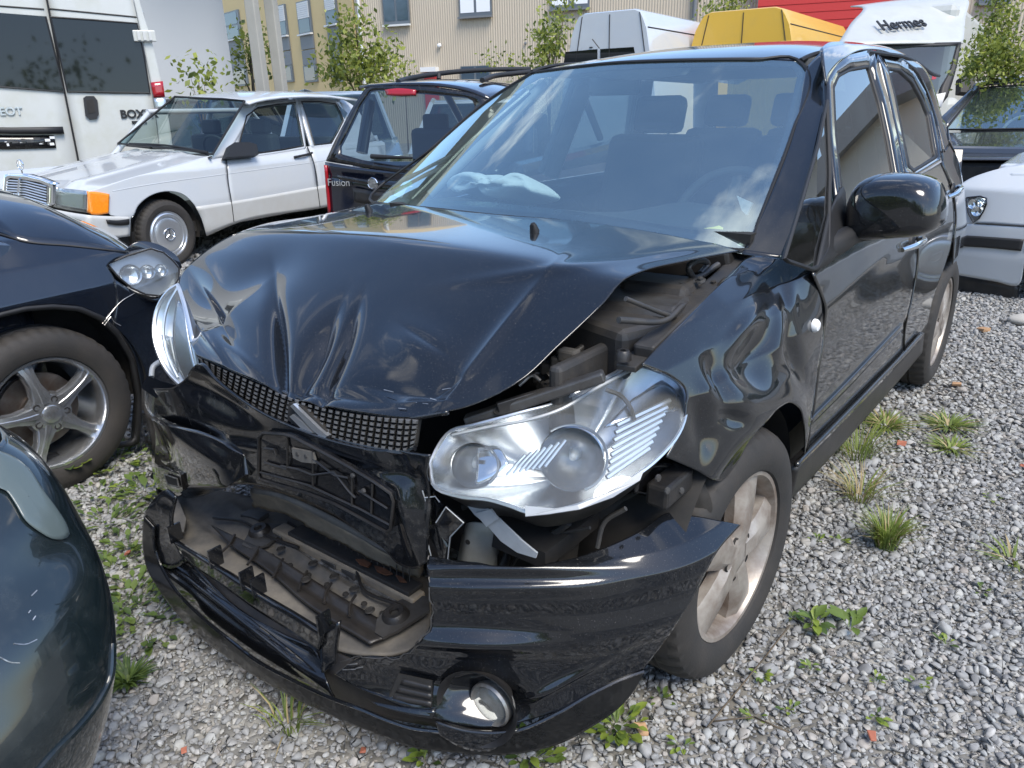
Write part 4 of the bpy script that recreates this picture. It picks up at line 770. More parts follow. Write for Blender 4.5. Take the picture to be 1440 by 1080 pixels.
panel('front_door', [(318, 217), (366, 216), (428, 207), (432, 206)], [(329, 314), (375, 305), (448, 292)], Fms, wp, sal, nu=20, nv=16, Lf=[(318, 217), (320, 250), (324, 275), (329, 314)], Rt=[(432, 206), (440, 225), (447, 262), (450, 292)])
panel('rear_door', [(433, 206), (466, 201), (530, 190)], [(451, 292), (490, 284), (560, 270)], Fms, wp, sal, nu=16, nv=10, Lf=[(433, 206), (441, 225), (448, 262), (451, 292)])
panel('lower_cladding', [(276, 291), (325, 284), (450, 262), (540, 247)], [(291, 332), (330, 315), (450, 293), (560, 272)], off(Fms, .012), M['cladding'], sal, nu=30, nv=8, solid=.012, Lf=[(276, 291), (285, 310), (291, 332)])
for ln in ([(318, 217), (319.5, 235), (321, 255), (325, 280), (329, 312)], [(432, 207), (440, 225), (446, 262), (450, 291)]): tube('door_gap', hit(curve(ln, np.linspace(0, 1, 16)), off(Fms, .013)), .005, M['trim'], sal, n=5)
tube('side_crease', hit(curve([(158, 269), (190, 263), (316, 245), (448, 227), (500, 219)], np.linspace(0, 1, 30)), off(Fms, -.001)), .004, wp, sal, n=6)
ring('arch_lip', [(186, 306), (195, 291), (213, 276), (237, 270.5), (256, 274), (270, 287), (283, 307), (289, 330), (240, 340)], [(183, 306), (193, 288), (212, 272.5), (237, 266.5), (258, 271), (273, 284), (287, 306), (293, 331), (240, 341)], off(Fms, .006), wp, sal, n=60, solid=.01) if False else None
# windows and pillars
panel('side_frame', [(344, 141), (372, 137), (420, 136), (460, 139), (480, 144), (500, 152)], [(296, 225), (316, 222), (366, 219), (428, 210), (466, 204), (500, 198)], off(Fms, -.03), M['dark'], sal, nu=8, nv=6) if False else None
w1 = [(347, 163), (363, 151), (390, 147), (415, 144), (421, 173), (427, 205), (400, 210), (366, 215), (334, 217), (338, 196)]
w2 = [(424, 143), (450, 143), (472, 146), (479, 158), (483, 169), (475, 185), (466, 201), (442, 204), (434, 175)]
ring('window_frame', w1, [(338, 162), (360, 145), (390, 140), (420, 139), (426, 173), (431, 209), (400, 214), (366, 219), (322, 222), (326, 196)], off(Fms, .004), wp, sal, n=80, solid=.03)
ring('window_frame', w2, [(419, 139), (450, 137), (476, 142), (485, 157), (490, 170), (482, 190), (470, 206), (438, 208), (428, 175)], off(Fms, .004), wp, sal, n=80, solid=.03)
flat('door_window', w1, off(Fms, -.008), M['clearglass'], sal, 0); flat('door_window', w2, off(Fms, -.008), M['clearglass'], sal, 0)
flat('rear_quarter_window', [(475, 147), (489, 159), (484, 168)], off(Fms, .006), M['darkglass'], sal, 0)
for w in (w1, w2): tube('window_seal', hit(np.array(w+[w[0]], float), off(Fms, .006)), .008, M['trim'], sal, n=5)
panel('c_pillar', [(471, 137), (486, 142), (502, 152)], [(470, 206), (500, 204), (530, 198)], off(Fms, 0), wp, sal, Lf=[(471, 137), (484, 157), (490, 170), (470, 206)], nu=10, nv=10)
Fmw = mwrap(lambda f, l, z: f+.62+(z-.97)*1.22+.10*((l+.84)/.84)**2)
ws = [(246, 136), (280, 138), (312, 139), (344, 142)]; wb = [(166, 202), (210, 205), (255, 210), (299, 217)]
panel('windscreen', ws, wb, Fmw, M['clearglass'], sal, nu=20, nv=12, solid=0)
tube('windscreen_seal', hit(np.array(ws+wb[::-1]+ws[:1], float), off(Fmw, .005)), .012, M['trim'], sal, n=6)
panel('a_pillar', [(344, 142), (352, 140), (366, 138)], [(297, 224), (306, 222), (320, 220)], lambda x, y, z: np.maximum(Fmw(x, y, z)-.02, Fms(x, y, z)-.006), wp, sal, nu=6, nv=20)
panel('scuttle', [(166, 201), (210, 204), (255, 209), (299, 216)], [(164, 204), (210, 209), (255, 215), (297, 222)], Fmh, M['trim'], sal, nu=20, nv=3)
for a in ((178, 205), (212, 209)): b = hit([a], Fmh)[0]; box('washer_nozzle', b+np.array([0, 0, .012]), (.03, .02, .02), M['trim'], sal)
tube('wiper', hit(curve([(182, 202), (230, 204), (292, 214)], np.linspace(0, 1, 10)), off(Fmw, .02)), .010, M['trim'], sal, n=6)
rfe = hit(curve([(244, 136), (280, 137.5), (312, 138.5), (350, 141)], np.linspace(0, 1, 16)), off(Fmw, .01)); V = np.array([p-mf*s+np.array([0, 0, .075*(1-math.exp(-s/.30))-.06*smooth01(1.1, 2.0, s)-.03*abs(j/7.5-1)**3]) for s in (0, .05, .12, .25, .5, .9, 1.3, 1.6, 1.9) for j, p in enumerate(rfe)])
mk('roof', V, flipfix(V, gridfaces(9, 16), (0, 0, 9)), wp, sal, True, .02)
# nose
for k, (pxs, nm) in enumerate(()): pass
gpl = plane(mW(.70, -.5, .7), mf+np.array([0, 0, .12])); Fmn = gpl
gr = [(6, 246), (12, 243.5), (36, 244), (58, 250), (76, 257), (75, 290), (30, 284), (3, 276)]
ring('grille_surround', [(8, 252), (13, 250), (36, 253), (56, 257), (66, 261), (66, 288), (30, 281), (6, 275)], gr, off(gpl, .03), M['chrome'], sal, n=64, solid=.05)
flat('grille_back', gr, off(gpl, -.01), M['dark'], sal, .01)
for k in range(8):
    y0 = 255+k*3.7; tube('grille_bar', hit([(6, y0-1.6), (36, y0), (66, y0+7.5+k*.2)], off(gpl, .015)), .0075, M['satin'], sal, n=6)
tube('grille_post', hit([(27, 252), (25, 282)], off(gpl, .03)), .010, M['chrome'], sal, n=6)
b = at(32, 246, a=float((mW(.66, -.84, .9)-CAMP)@fw)); 
st_c = b+np.array([0, 0, .085]); tube('bonnet_star', [b, b+np.array([0, 0, .05])], .006, M['chrome'], sal, n=6); _, e1, e2 = frame3(mf)
tube('bonnet_star_ring', [st_c+.042*(math.cos(t)*e1+math.sin(t)*e2) for t in np.linspace(0, 2*math.pi, 25)[:-1]], .005, M['chrome'], sal, n=6, closed=True)
for t in (0, 1, 2):
    an = math.pi/2+t*2*math.pi/3; zz = np.array([0, 0, 1.]); hh = np.cross(mf, zz); tube('bonnet_star_arm', [st_c, st_c+.042*(math.cos(an)*hh+math.sin(an)*zz)], [.006, .002], M['chrome'], sal, n=5)
panel('headlamp', [(76, 264), (98, 266), (123, 269)], [(75, 291), (100, 296), (122, 299)], gpl, M['reflector'], sal, nu=8, nv=6, solid=.03)
panel('headlamp_glass', [(76, 264), (98, 266), (123, 269)], [(75, 291), (100, 296), (122, 299)], off(gpl, .02), M['lens'], sal, nu=8, nv=4, solid=0)
panel('indicator', [(123, 269), (138, 270), (154, 273)], [(122, 299), (134, 302), (153, 300)], lambda x, y, z: np.maximum(gpl(x, y, z)-.035, Fms(x, y, z)-.02), M['orange'], sal, nu=16, nv=10, solid=.02)
panel('front_bumper', [(60, 292), (120, 302), (152, 304), (184, 305)], [(60, 330), (120, 338), (152, 336), (183, 332)], lambda x, y, z: np.maximum(gpl(x, y, z)-.08, Fms(x, y, z)-.03), M['cladding'], sal, nu=24, nv=8, solid=.02)
panel('bumper_strip', [(150, 309), (166, 310), (182, 308)], [(152, 315), (166, 317), (182, 316)], off(Fms, .045), M['trim'], sal, nu=8, nv=3, solid=.01)
pmm = [(319, 221), (326, 203), (330, 200), (352, 200), (361, 203), (364, 217), (345, 219)]
flat('door_mirror', pmm, off(Fms, .13), M['trim'], sal, .09, bevel=.015)
ph = hit([(414, 221), (439, 215)], off(Fms, .02)); tube('door_handle', [ph[0], (ph[0]+ph[1])/2+ml*.02, ph[1]], .013, M['trim'], sal, n=8, sp=6)
ptl = hit([(421, 214), (438, 211)], off(Fms, .012))
mwheel, _ = wheel(sal, mW(0, -.03, .31), ml, R=.315, rr=.205, style='cap', rm=M['satin'])
hubc = mW(0, -.03+.012, .31); zz = np.array([0, 0, 1.]); hh = np.cross(ml, zz)
lathe('cap_badge', [(.05, .0), (.052, .004), (.058, .004), (.06, 0)], hubc, ml, M['chrome'], mwheel, n=30)
for t in range(3):
    an = math.pi/2+t*2*math.pi/3; tube('cap_star', [hubc+ml*.001, hubc+ml*.001+.05*(math.cos(an)*hh+math.sin(an)*zz)], [.007, .002], M['chrome'], mwheel, n=5)
wheel(sal, mW(-2.75, -.03, .31), ml, R=.315, rr=.205, style='cap', rm=M['satin']); wheel(sal, mW(0, -1.65, .31), -ml, R=.315, rr=.205, style='cap', rm=M['satin']); wheel(sal, mW(-2.75, -1.65, .31), -ml, R=.315, rr=.205, style='cap', rm=M['satin'])
housing(sal, mW(0, -.05, .32), ml, .38, .4)
A3 = axes(math.radians(-77.5))
box('engine_block', mW(.1, -.84, .62), (.9, 1.0, .3), M['dark'], sal, ax=A3)
box('far_body', mW(-1.4, -1.64, .58), (4.2, .05, .62), wp, sal, ax=A3)
box('boot', mW(-3.2, -.84, .68), (.9, 1.55, .55), wp, sal, ax=A3, bevel=.05); box('floor', mW(-1.3, -.84, .33), (3.6, 1.5, .1), M['dark'], sal, ax=A3)
for l in (-.45, -1.2):
    sbk = box('front_seat', mW(-1.75, l, .85), (.16, .48, .55), M['cabin'], sal, ax=A3, bevel=.04); box('head_restraint', mW(-1.80, l, 1.20), (.1, .24, .16), M['cabin'], sbk, ax=A3, bevel=.03)
box('rear_bench', mW(-2.75, -.84, .8), (.2, 1.3, .5), M['cabin'], sal, ax=A3, bevel=.05); box('dashboard', mW(-.85, -.84, .9), (.35, 1.4, .16), M['cabin'], sal, ax=A3, bevel=.04)
tube('far_window_rail', [mW(-1.1, -1.36, 1.38), mW(-2.6, -1.36, 1.37), mW(-3.2, -1.55, .98)], .03, wp, sal); tube('far_pillar', [mW(-1.95, -1.56, .95), mW(-2.0, -1.38, 1.38)], .035, wp, sal); tube('far_pillar', [mW(-.75, -1.58, .95), mW(-1.12, -1.36, 1.37)], .03, wp, sal)
tsw = mW(-1.18, -.48, .96); _, e1, e2 = frame3(-mf*.9+np.array([0, 0, .4])); tube('steering_wheel', [tsw+.19*(math.cos(t)*e1+math.sin(t)*e2) for t in np.linspace(0, 6.283, 31)[:-1]], .014, M['cabin'], sal, n=6, closed=True)

# dark blue car beside the wreck
o = at(72, 582, z=.32); bh = math.radians(95); bW, bwrap, bf, bl = lf(o, bh)          # its right flank faces the lens: l < 0 is outward
blu = thing('dark_blue_car', 'glossy blue-black car nose beside the wreck on a five-spoke polished wheel', 'car', (o[0], o[1], 0))
def bsl(f, z): return np.interp(z, [.1, .35, .6, .75, .86, .95, 1.02, 1.1], [.06, .02, 0, .0, .05, .16, .40, .9])+.42*np.clip(f-.25, 0, 2)**2
Fbs = bwrap(lambda f, l, z: -l-(-bsl(f, z)-.0)-0.0 if False else (-l)+bsl(f, z))
bp = M['bluepaint']
panel('front_wing', [(-60, 318), (0, 329), (32, 339), (100, 346), (150, 352), (182, 357)], [(-60, 470), (-20, 447), (0, 441), (37, 432), (75, 429), (112, 432), (142, 446), (160, 458)], Fbs, bp, blu, Rt=[(182, 357), (160, 366), (152, 374), (160, 390), (165, 420), (160, 458)], nu=60, nv=30)
gc = hit(curve([(-60, 318), (0, 329), (32, 339), (100, 346), (150, 352), (182, 357)], np.linspace(0, 1, 24)), Fbs); gc = np.r_[gc, [gc[-1]+bf*.10+bl*.10-np.array([0, 0, .03]), gc[-1]+bf*.17+bl*.26-np.array([0, 0, .06])]]
V = np.array([p+bl*l*(1-.25*k/25.)+np.array([0, 0, .27*(1-math.exp(-l/.45))*(1-.3*smooth01(18, 25, k))-.03*l]) for l in (0, .05, .12, .22, .36, .55, .8, 1.1, 1.5) for k, p in enumerate(gc)])
mk('bonnet', V, flipfix(V, gridfaces(9, 26), (0, 0, 9)), bp, blu, True, .01)
panel('front_bumper', [(160, 392), (175, 402), (200, 414), (225, 417), (248, 400), (262, 400)], [(188, 640), (200, 640), (220, 640), (240, 640), (262, 640)], Fbs, bp, blu, Lf=[(160, 392), (165, 420), (162, 458), (182, 486), (196, 530), (200, 580), (188, 640)], nu=24, nv=30)
ring('arch_lip', [(-40, 470), (0, 447), (37, 438), (75, 435), (112, 438), (142, 451), (166, 474), (186, 508), (195, 560), (190, 620), (90, 640), (-40, 640)], [(-40, 462), (0, 440), (37, 431), (75, 428), (114, 431), (146, 445), (171, 468), (191, 504), (201, 560), (196, 625), (90, 645), (-40, 645)], off(Fbs, .004), M['trim'], blu, n=100, solid=.03)
bhl = [(151, 371), (180, 359), (212, 349.5), (230, 355), (243, 366), (252, 377), (251, 392), (243, 405), (225, 416), (205, 414), (185, 405), (166, 389)]
c0 = hit([(200, 382)], Fbs)[0]; bn = np.array([.80, .30, .34]); bn = (CAMP-c0)/np.linalg.norm(CAMP-c0)*.7+np.array([.3, .5, .3])*.3; bn /= np.linalg.norm(bn)
Fbl = plane(c0+bn*.01, bn)
panel('bonnet_nose', [(174, 353), (188, 342), (208, 341), (236, 352), (249, 363), (255, 376)], [(174, 358), (182, 360), (212, 351), (230, 357), (243, 368), (251, 380)], off(Fbl, -.03), bp, blu, nu=40, nv=10, dents=[(200, 345, 25, 90, 18, .02)])
blens = disc('headlamp_lens', bhl, off(Fbl, .012), M['lens'], blu, n=50, rings=4)
flat('headlamp_housing', bhl, off(Fbl, -.05), M['lamp_dim'], blens, .01)
ring('headlamp_wall', shrink(bhl, .98), bhl, off(Fbl, -.05), M['satin'], blens, n=60, solid=.004, F2=off(Fbl, .01))
for (a, r) in (((184, 387), .042), ((207, 383), .030), ((226, 381), .027)):
    pc = hit([a], off(Fbl, -.005))[0]; lathe('lamp_tube', [(r, .005), (r*.95, .012), (r*.8, .008), (r*.7, -.02), (0, -.03)], pc, bn, M['reflector'], blens, n=26); lathe('lamp_barrel', [(r*1.04, .006), (r*1.04, -.05)], pc, bn, M['chrome'], blens, n=26)
tube('headlamp_seal', hit(np.array(bhl+bhl[:1], float), off(Fbl, .012)), .004, M['trim'], blens, n=6)
tube('bonnet_gap', hit(curve([(-60, 317), (0, 329), (32, 338.5), (100, 345.5), (150, 351), (178, 354)], np.linspace(0, 1, 30)), off(Fbs, .002)), .004, M['trim'], blu, n=5)
for ln in ([(190, 412), (170, 424), (156, 440), (144, 455)], [(156, 445), (147, 457)], [(156, 445), (160, 452), (170, 458)], [(152, 452), (155, 460)], [(168, 470), (182, 492), (192, 515)]):
    tube('scratch', hit(curve(ln, np.linspace(0, 1, 8)), off(Fbs, .003)), .0012, M['rawsteel'], blu, n=4)
wheel(blu, bW(0, 0, .32)+np.array([.0, 0, 0]), -bl, R=.325, rr=.212, style='star', rm=M['alloy2'], rot=math.radians(12))
lathe('hub_cap', [(0, .012), (.02, .012), (.033, .008), (.036, 0)], bW(0, -.002, .32), -bl, M['alloy2'], blu, n=26)
for k in range(5):
    pass
housing(blu, bW(0, 0, .34), -bl, .40, .4)
Ab = axes(bh); box('body_core', bW(-1.7, .85, .62), (3.6, 1.5, .7), bp, blu, ax=Ab, bevel=.08); box('cabin', bW(-1.6, .85, 1.16), (1.9, 1.3, .42), M['darkglass'], blu, ax=Ab, bevel=.1)
box('engine_bay', bW(.05, .85, .55), (.9, 1.2, .4), M['dark'], blu, ax=Ab); wheel(blu, bW(-2.6, 0, .32), -bl, R=.325, rr=.212, style='star', rm=M['alloy2']); wheel(blu, bW(-2.6, 1.7, .32), bl, R=.325, rr=.212, style='star', rm=M['alloy2']); wheel(blu, bW(0, 1.7, .32), bl, R=.325, rr=.212, style='star', rm=M['alloy2'])

# teal car: only its rounded bumper corner is in the picture
tl = thing('teal_car', 'dark teal car with rounded bumper corner in the near left foreground', 'car', (-.3, -1.6, 0))
TS = [((-2, 626), .84), ((40, 652), .80), ((80, 700), .74), ((110, 752), .67), ((138, 812), .60), ((154, 870), .53), ((160, 930), .46), ((155, 985), .39), ((143, 1040), .32), ((128, 1085), .26)]
sil = np.array([at(*p, z=z) for p, z in TS])
rows = []
for i, p in enumerate(sil):
    b = math.sin(math.pi*min(1, .12+i/9.0*.9)); w = .62
    d0 = (CAMP-p); d0[2] = 0; d0 /= np.linalg.norm(d0); s0 = np.cross([0, 0, 1.], d0)*-1.0
    if np.dot(s0, -RT) < 0: s0 = -s0
    top = smooth01(4, 0, i)
    rows.append([p-d0*.30+s0*.10+np.array([0, 0, .03]), p-d0*.14+s0*.0, p, p+d0*.06+s0*.05, p+d0*(.14-.05*top)+s0*.16, p+d0*(.18-.10*top)+s0*.34, p+d0*(.16-.14*top)+s0*.62, p-d0*.0+s0*.95])
body = patch('bumper', rows, M['tealpaint'], tl, nu=50, nv=60, solid=.006)
rows = np.array(rows)
def tealsurf(px):
    from mathutils.bvhtree import BVHTree
    me = body.data; bv = BVHTree.FromPolygons([v.co for v in me.vertices], [p.vertices for p in me.polygons]); O = []
    for q in np.atleast_2d(px):
        d = ray([q])[0]; h = bv.ray_cast(Vector(CAMP), Vector(d)); O.append(np.array(h[0]) if h[0] is not None else CAMP+d*1.35)
    return np.array(O)
lens = curve([(-6, 632), (20, 642), (40, 658), (62, 690), (85, 722), (96, 742), (98, 752), (92, 757), (76, 758), (56, 748), (36, 732), (20, 706), (8, 690), (-6, 684), (-6, 632)], np.linspace(0, 1, 49)[:-1])
Lp = tealsurf(lens); Lc = tealsurf([lens.mean(0)])[0]
nv_ = (CAMP-Lc)/np.linalg.norm(CAMP-Lc)
RWS = [Lp+nv_*.002, Lp+nv_*.006]+[tealsurf(lens.mean(0)+(lens-lens.mean(0))*s)+nv_*.008 for s in (.9, .6, .3, .01)]
Vt = np.array(RWS).reshape(-1, 3); mk('headlamp', Vt, flipfix(Vt, gridfaces(len(RWS), 48, True)), M['greylens'], tl)
tube('bumper_crease', tealsurf(curve([(159, 905), (156, 950), (140, 985), (112, 1022), (80, 1055), (54, 1085)], np.linspace(0, 1, 30)))+nv_*.002, .006, M['tealpaint'], tl, n=6)
for ln in ([(44, 838), (52, 830)], [(40, 862), (43, 858)], [(46, 872), (50, 866)], [(20, 905), (36, 906), (52, 899)], [(0, 924), (14, 931), (28, 932)]):
    tube('scrape', tealsurf(curve(ln, np.linspace(0, 1, 6)))+nv_*.001, .0012, M['rawsteel'], tl, n=4)
tp = rows[0]; V = np.r_[curve(rows[0], np.linspace(0, 1, 20)), curve(rows[0], np.linspace(0, 1, 20))+np.array([-.35, -.75, .06]), curve(rows[0], np.linspace(0, 1, 20))+np.array([-.6, -1.7, .10])]
box('body_core', (-.75, -2.6, .55), (1.0, 1.6, .5), M['tealpaint'], tl, bevel=.1)

# Boxer-type white van seen from behind
def text(name, s, P, ex, ey, size, mat, parent, ext=.004, shear=0, bold=0, sy=1):
    c = bpy.data.curves.new(name, 'FONT'); c.body = s; c.size = size; c.extrude = ext; c.shear = shear; c.offset = bold
    t = bpy.data.objects.new(name, c); COL.objects.link(t); dg = bpy.context.evaluated_depsgraph_get(); me = bpy.data.meshes.new_from_object(t.evaluated_get(dg)); bpy.data.objects.remove(t)
    ex = np.array(ex)/np.linalg.norm(ex); ey = np.array(ey)/np.linalg.norm(ey); ez = np.cross(ex, ey)
    V = [np.array(P)+ex*v.co[0]+ey*v.co[1]*sy+ez*v.co[2] for v in me.vertices]; F = [tuple(p.vertices) for p in me.polygons]
    return mk(name, V, F, mat, parent, False)
M['dirtywhite'] = pbr('grubby_white_paint', (.48, .49, .47), .4, 0, .3, .75, 3.2, (.40, .40, .33), ramp=(.45, .8), detail=9)
M['dirtyyellow'] = pbr('mail_yellow_paint', (.66, .40, .05), .35, 0, .3, .35, 3, (.50, .33, .09), ramp=(.5, .8), detail=9)
bx0 = at(107, 215, a=8.6); bxu = at(65, 0, a=8.9)
nvb = np.array([.50, -.866, 0]); pr = at(228, 160, a=8.9); nvb = np.cross(np.array([0, 0, 1.]), at(215, 150, a=8.95)-at(20, 150, a=8.35)); nvb[2] = 0; nvb /= np.linalg.norm(nvb)
if np.dot(nvb, CAMP-bx0) < 0: nvb = -nvb
Fv = plane(bx0, nvb+np.array([0, 0, .04])); hv = np.cross([0, 0, 1.], nvb); hv /= np.linalg.norm(hv); hv = hv if np.dot(hv, RT) > 0 else -hv
vb = thing('white_panel_van', 'grubby white van rear with split doors, tinted windows and black handle', 'van', (bx0[0], bx0[1], 0))
dl = panel('rear_door', [(-160, -60), (0, -60), (52, -60)], [(-160, 330), (0, 330), (128, 330)], Fv, M['dirtywhite'], vb, Rt=[(52, -60), (65, 0), (85, 105), (107, 215), (128, 330)], nu=10, nv=20, solid=.04)
dr = panel('rear_door', [(54, -60), (120, -60), (172, -60)], [(130, 330), (190, 330), (232, 330)], Fv, M['dirtywhite'], vb, Lf=[(54, -60), (67, 0), (87, 105), (109, 215), (130, 330)], Rt=[(172, -60), (187, 0), (200, 60), (210, 110), (218, 160), (232, 330)], nu=10, nv=20, solid=.04)
flat('rear_window', [(-150, 14), (0, 18), (64, 23), (74, 62), (90, 129), (0, 122), (-150, 112)], off(Fv, .012), M['tinted'], dl, .0); flat('rear_window', [(71, 24), (130, 28), (193, 33), (203, 80), (211, 131), (150, 130), (95, 129), (80, 62)], off(Fv, .012), M['tinted'], dr, .0)
for par, pts in ((dl, [(64, 23), (74, 62), (90, 129), (0, 122), (-150, 112)]), (dr, [(71, 24), (130, 28), (193, 33), (203, 80), (211, 131), (150, 130), (95, 129), (80, 62), (71, 24)])): tube('window_seal', hit(np.array(pts, float), off(Fv, .014)), .010, M['trim'], par, n=5)
for y0, y1 in ((6, 24),): tube('roof_seam', hit([(-60, y0-2), (62, y0+7)], off(Fv, .004)), .008, M['trim'], dl, n=5); tube('roof_seam', hit([(67, 12), (192, 24)], off(Fv, .004)), .008, M['trim'], dr, n=5)
tube('door_gap', hit([(53, -60), (66, 0), (86, 105), (108, 215), (129, 330)], off(Fv, .004)), .010, M['trim'], vb, n=5)
panel('corner_post', [(172, -60), (180, -60), (186, -58)], [(232, 330), (242, 330), (254, 330)], lambda x, y, z: Fv(x, y, z)-.01, M['dirtywhite'], vb, Lf=[(173, -60), (188, 0), (201, 60), (211, 110), (219, 160), (233, 330)], Rt=[(186, -58), (196, 0), (214, 60), (226, 110), (236, 160), (254, 330)], nu=6, nv=24, solid=.05)
flat('door_handle', [(117, 138), (121, 135), (132, 135), (137, 141), (139, 160), (136, 167), (126, 168), (120, 163)], off(Fv, .03), M['trim'], dr, .03); flat('handle_pull', [(121, 141), (131, 139), (134, 158), (124, 160)], off(Fv, .035), M['dark'], dr, .01)
hg = hit([(203, 51)], Fv)[0]; hbx = box('door_hinge', hg+nvb*.03, (.24, .06, .12), M['dirtywhite'], dr, ax=[hv, nvb, [0, 0, 1]], bevel=.01)
for d in (-.06, .0, .06): box('hinge_knuckle', hg+nvb*.065+hv*d, (.03, .02, .09), M['cladding'], hbx, ax=[hv, nvb, [0, 0, 1]])
panel('tail_lamp', [(212, 116), (229, 114)], [(216, 137), (232, 136)], off(Fv, .04), M['redlens'], vb, nu=4, nv=4, solid=.05); panel('tail_lamp_clear', [(216, 138), (232, 137)], [(219, 155), (236, 154)], off(Fv, .038), M['satin'], vb, nu=4, nv=4, solid=.05)
p0 = hit([(170, 166)], off(Fv, .01))[0]; text('lettering', 'BOXER', p0, hv, (0, 0, 1), .125, M['trim'], dr, .006, bold=.004); p0 = hit([(188, 172)], off(Fv, .01))[0]; box('badge_strip', p0+hv*.06, (.16, .01, .03), M['trim'], dr, ax=[hv, nvb, [0, 0, 1]])
p0 = hit([(-43, 163)], off(Fv, .01))[0]; text('lettering', 'PEUGEOT', p0, hv, (0, 0, 1), .115, M['satin'], dl, .006, bold=.003)
panel('plate_lamp_bar', [(-90, 176), (0, 179), (88, 178)], [(-90, 184), (0, 188), (90, 188)], off(Fv, .05), M['trim'], dl, nu=6, nv=3, solid=.06)
panel('plate_recess', [(-90, 186), (0, 190), (76, 190)], [(-90, 207), (0, 210), (79, 208)], off(Fv, .02), M['gloss_plastic'], dl, nu=6, nv=3, solid=.02)
for k in range(24):
    u = -4+random.random()*78; v = 193+random.random()*12; p = hit([(u, v)], off(Fv, .024))[0]; box('plate_rib', p, (.02+.05*random.random(), .006, .008+.02*(k % 2)), M['bay_grey'] if k % 3 else M['white'], dl, ax=[hv, nvb, [0, 0, 1]])
bxc = bx0-nvb*2.7; box('body_shell', np.array([*(bx0-nvb*2.8-hv*.0)[:2], 1.45]), (2.0, 5.3, 2.3), M['dirtywhite'], vb, ax=[hv, nvb, [0, 0, 1]], bevel=.12)
flat('cargo_sheet', [(-10, 20), (10, 34), (60, 118), (50, 121), (-10, 119)], off(Fv, .006), M['frost'], vb, .001); flat('cargo_wadding', [(-10, 70), (18, 76), (30, 88), (42, 98), (50, 112), (48, 120), (-10, 120)], off(Fv, .009), M['airbag'], vb, .001)

# navy hatchback with roof rails
fo = at(560, 240, z=.85); Ff = plane(at(640, 240, a=6.0), np.array([.30, -.90, .30])); 
fdir = (at(690, 240, a=5.75)-at(460, 240, a=6.25)); fdir[2] = 0; fdir /= np.linalg.norm(fdir); fn = np.cross(fdir, [0, 0, 1.]); fn = fn if np.dot(fn, CAMP-fo) > 0 else -fn
Ff = plane(at(560, 240, a=6.05), fn+np.array([0, 0, .0])); Fft = plane(at(560, 240, a=6.05), fn+np.array([0, 0, .38]))
nav = thing('navy_hatchback', 'navy blue hatchback tail with black roof rails and red high brake lamp', 'car', (fo[0], fo[1], 0))
fp = M['fusionpaint']; gwin = [(478, 205), (486, 190), (505, 150), (520, 128), (530, 126), (600, 131), (655, 136), (664, 141), (668, 150), (640, 200), (600, 232), (560, 233), (510, 225), (478, 216)]
flat('rear_screen', gwin, Fft, M['darkglass'], nav, 0)
ring('tailgate_frame', gwin, [(458, 226), (472, 195), (496, 150), (512, 126), (522, 119), (600, 120), (665, 130), (690, 140), (700, 160), (690, 220), (660, 245), (560, 242), (510, 234), (470, 228)], off(Fft, .004), M['gloss_plastic'], nav, n=100, solid=.03)
panel('tailgate', [(457, 228), (480, 232), (520, 238), (580, 243), (640, 243), (700, 238)], [(462, 300), (500, 306), (560, 312), (640, 312), (700, 308)], Ff, fp, nav, nu=30, nv=14, solid=.02, dents=[(560, 254, 4, 120, 5, -.03), (500, 285, 95, 26, 14, -.03)])
panel('tail_lamp', [(455.5, 232), (457, 232.5), (458.5, 233)], [(461, 300), (462.5, 300.5), (464, 301)], off(Ff, .02), M['redlens'], nav, nu=4, nv=8, solid=.03)
panel('chrome_strip', [(474, 246), (520, 254), (580, 262)], [(475, 252), (520, 260), (580, 268)], off(Ff, .035), M['gloss_plastic'], nav, nu=14, nv=3, solid=.02)
bdg = hit([(524, 258)], off(Ff, .04))[0]; lathe('oval_badge', [(.040, 0), (.044, .006), (.048, 0)], bdg, fn, M['chrome'], nav, n=26); lathe('oval_badge_face', [(0, .004), (.040, .003)], bdg, fn, M['rawsteel'], nav, n=26)
text('lettering', 'Fusion', hit([(461, 261)], off(Ff, .02))[0], fdir, (0, 0, 1), .085, M['chrome'], nav, .004)
panel('plate_carrier', [(496, 264), (560, 274)], [(498, 284), (560, 294)], off(Ff, .02), M['plastic'], nav, nu=8, nv=4, solid=.02)
panel('brake_lamp', [(541, 126), (560, 124), (584, 126)], [(543, 133), (560, 134), (583, 133)], off(Fft, .03), M['redlens'], nav, nu=8, nv=4, solid=.03)
V = []; fr = hit([(505, 121), (560, 117.5), (620, 119), (665, 128), (690, 139)], off(Fft, .01)); 
V = np.array([p-fn*s+np.array([0, 0, .05*(1-math.exp(-s/.3))]) for s in (0, .06, .2, .5, 1.0, 1.8) for p in curve(fr, np.linspace(0, 1, 16))]); mk('roof', V, flipfix(V, gridfaces(6, 16), (0, 0, 9)), fp, nav, True, .02)
for rail, po_ in (([(560, 115), (572, 111), (600, 106), (640, 101), (690, 98), (745, 97)], [(617, 104), (617, 111)]), ([(678, 113), (688, 109), (700, 106), (745, 101)], [(684, 111), (684, 117)])):
    tube('roof_rail', [at(u, v, a=6.2+i*.28) for i, (u, v) in enumerate(rail)], .022, M['trim'], nav, n=8, sp=20); tube('rail_post', [at(*po_[0], a=6.75), at(*po_[1], a=6.75)], .02, M['trim'], nav)
tube('rear_wiper', hit([(522, 220), (545, 221), (580, 222)], off(Fft, .03)), [.02, .016, .008], M['trim'], nav)
Af = [fdir, -fn, np.array([0, 0, 1.])]; fcn = fr.mean(0)
box('body_core', np.array([*(at(600, 270, a=6.2)-fn*2.0)[:2], .62]), (1.62, 3.8, .62), fp, nav, ax=Af, bevel=.08)
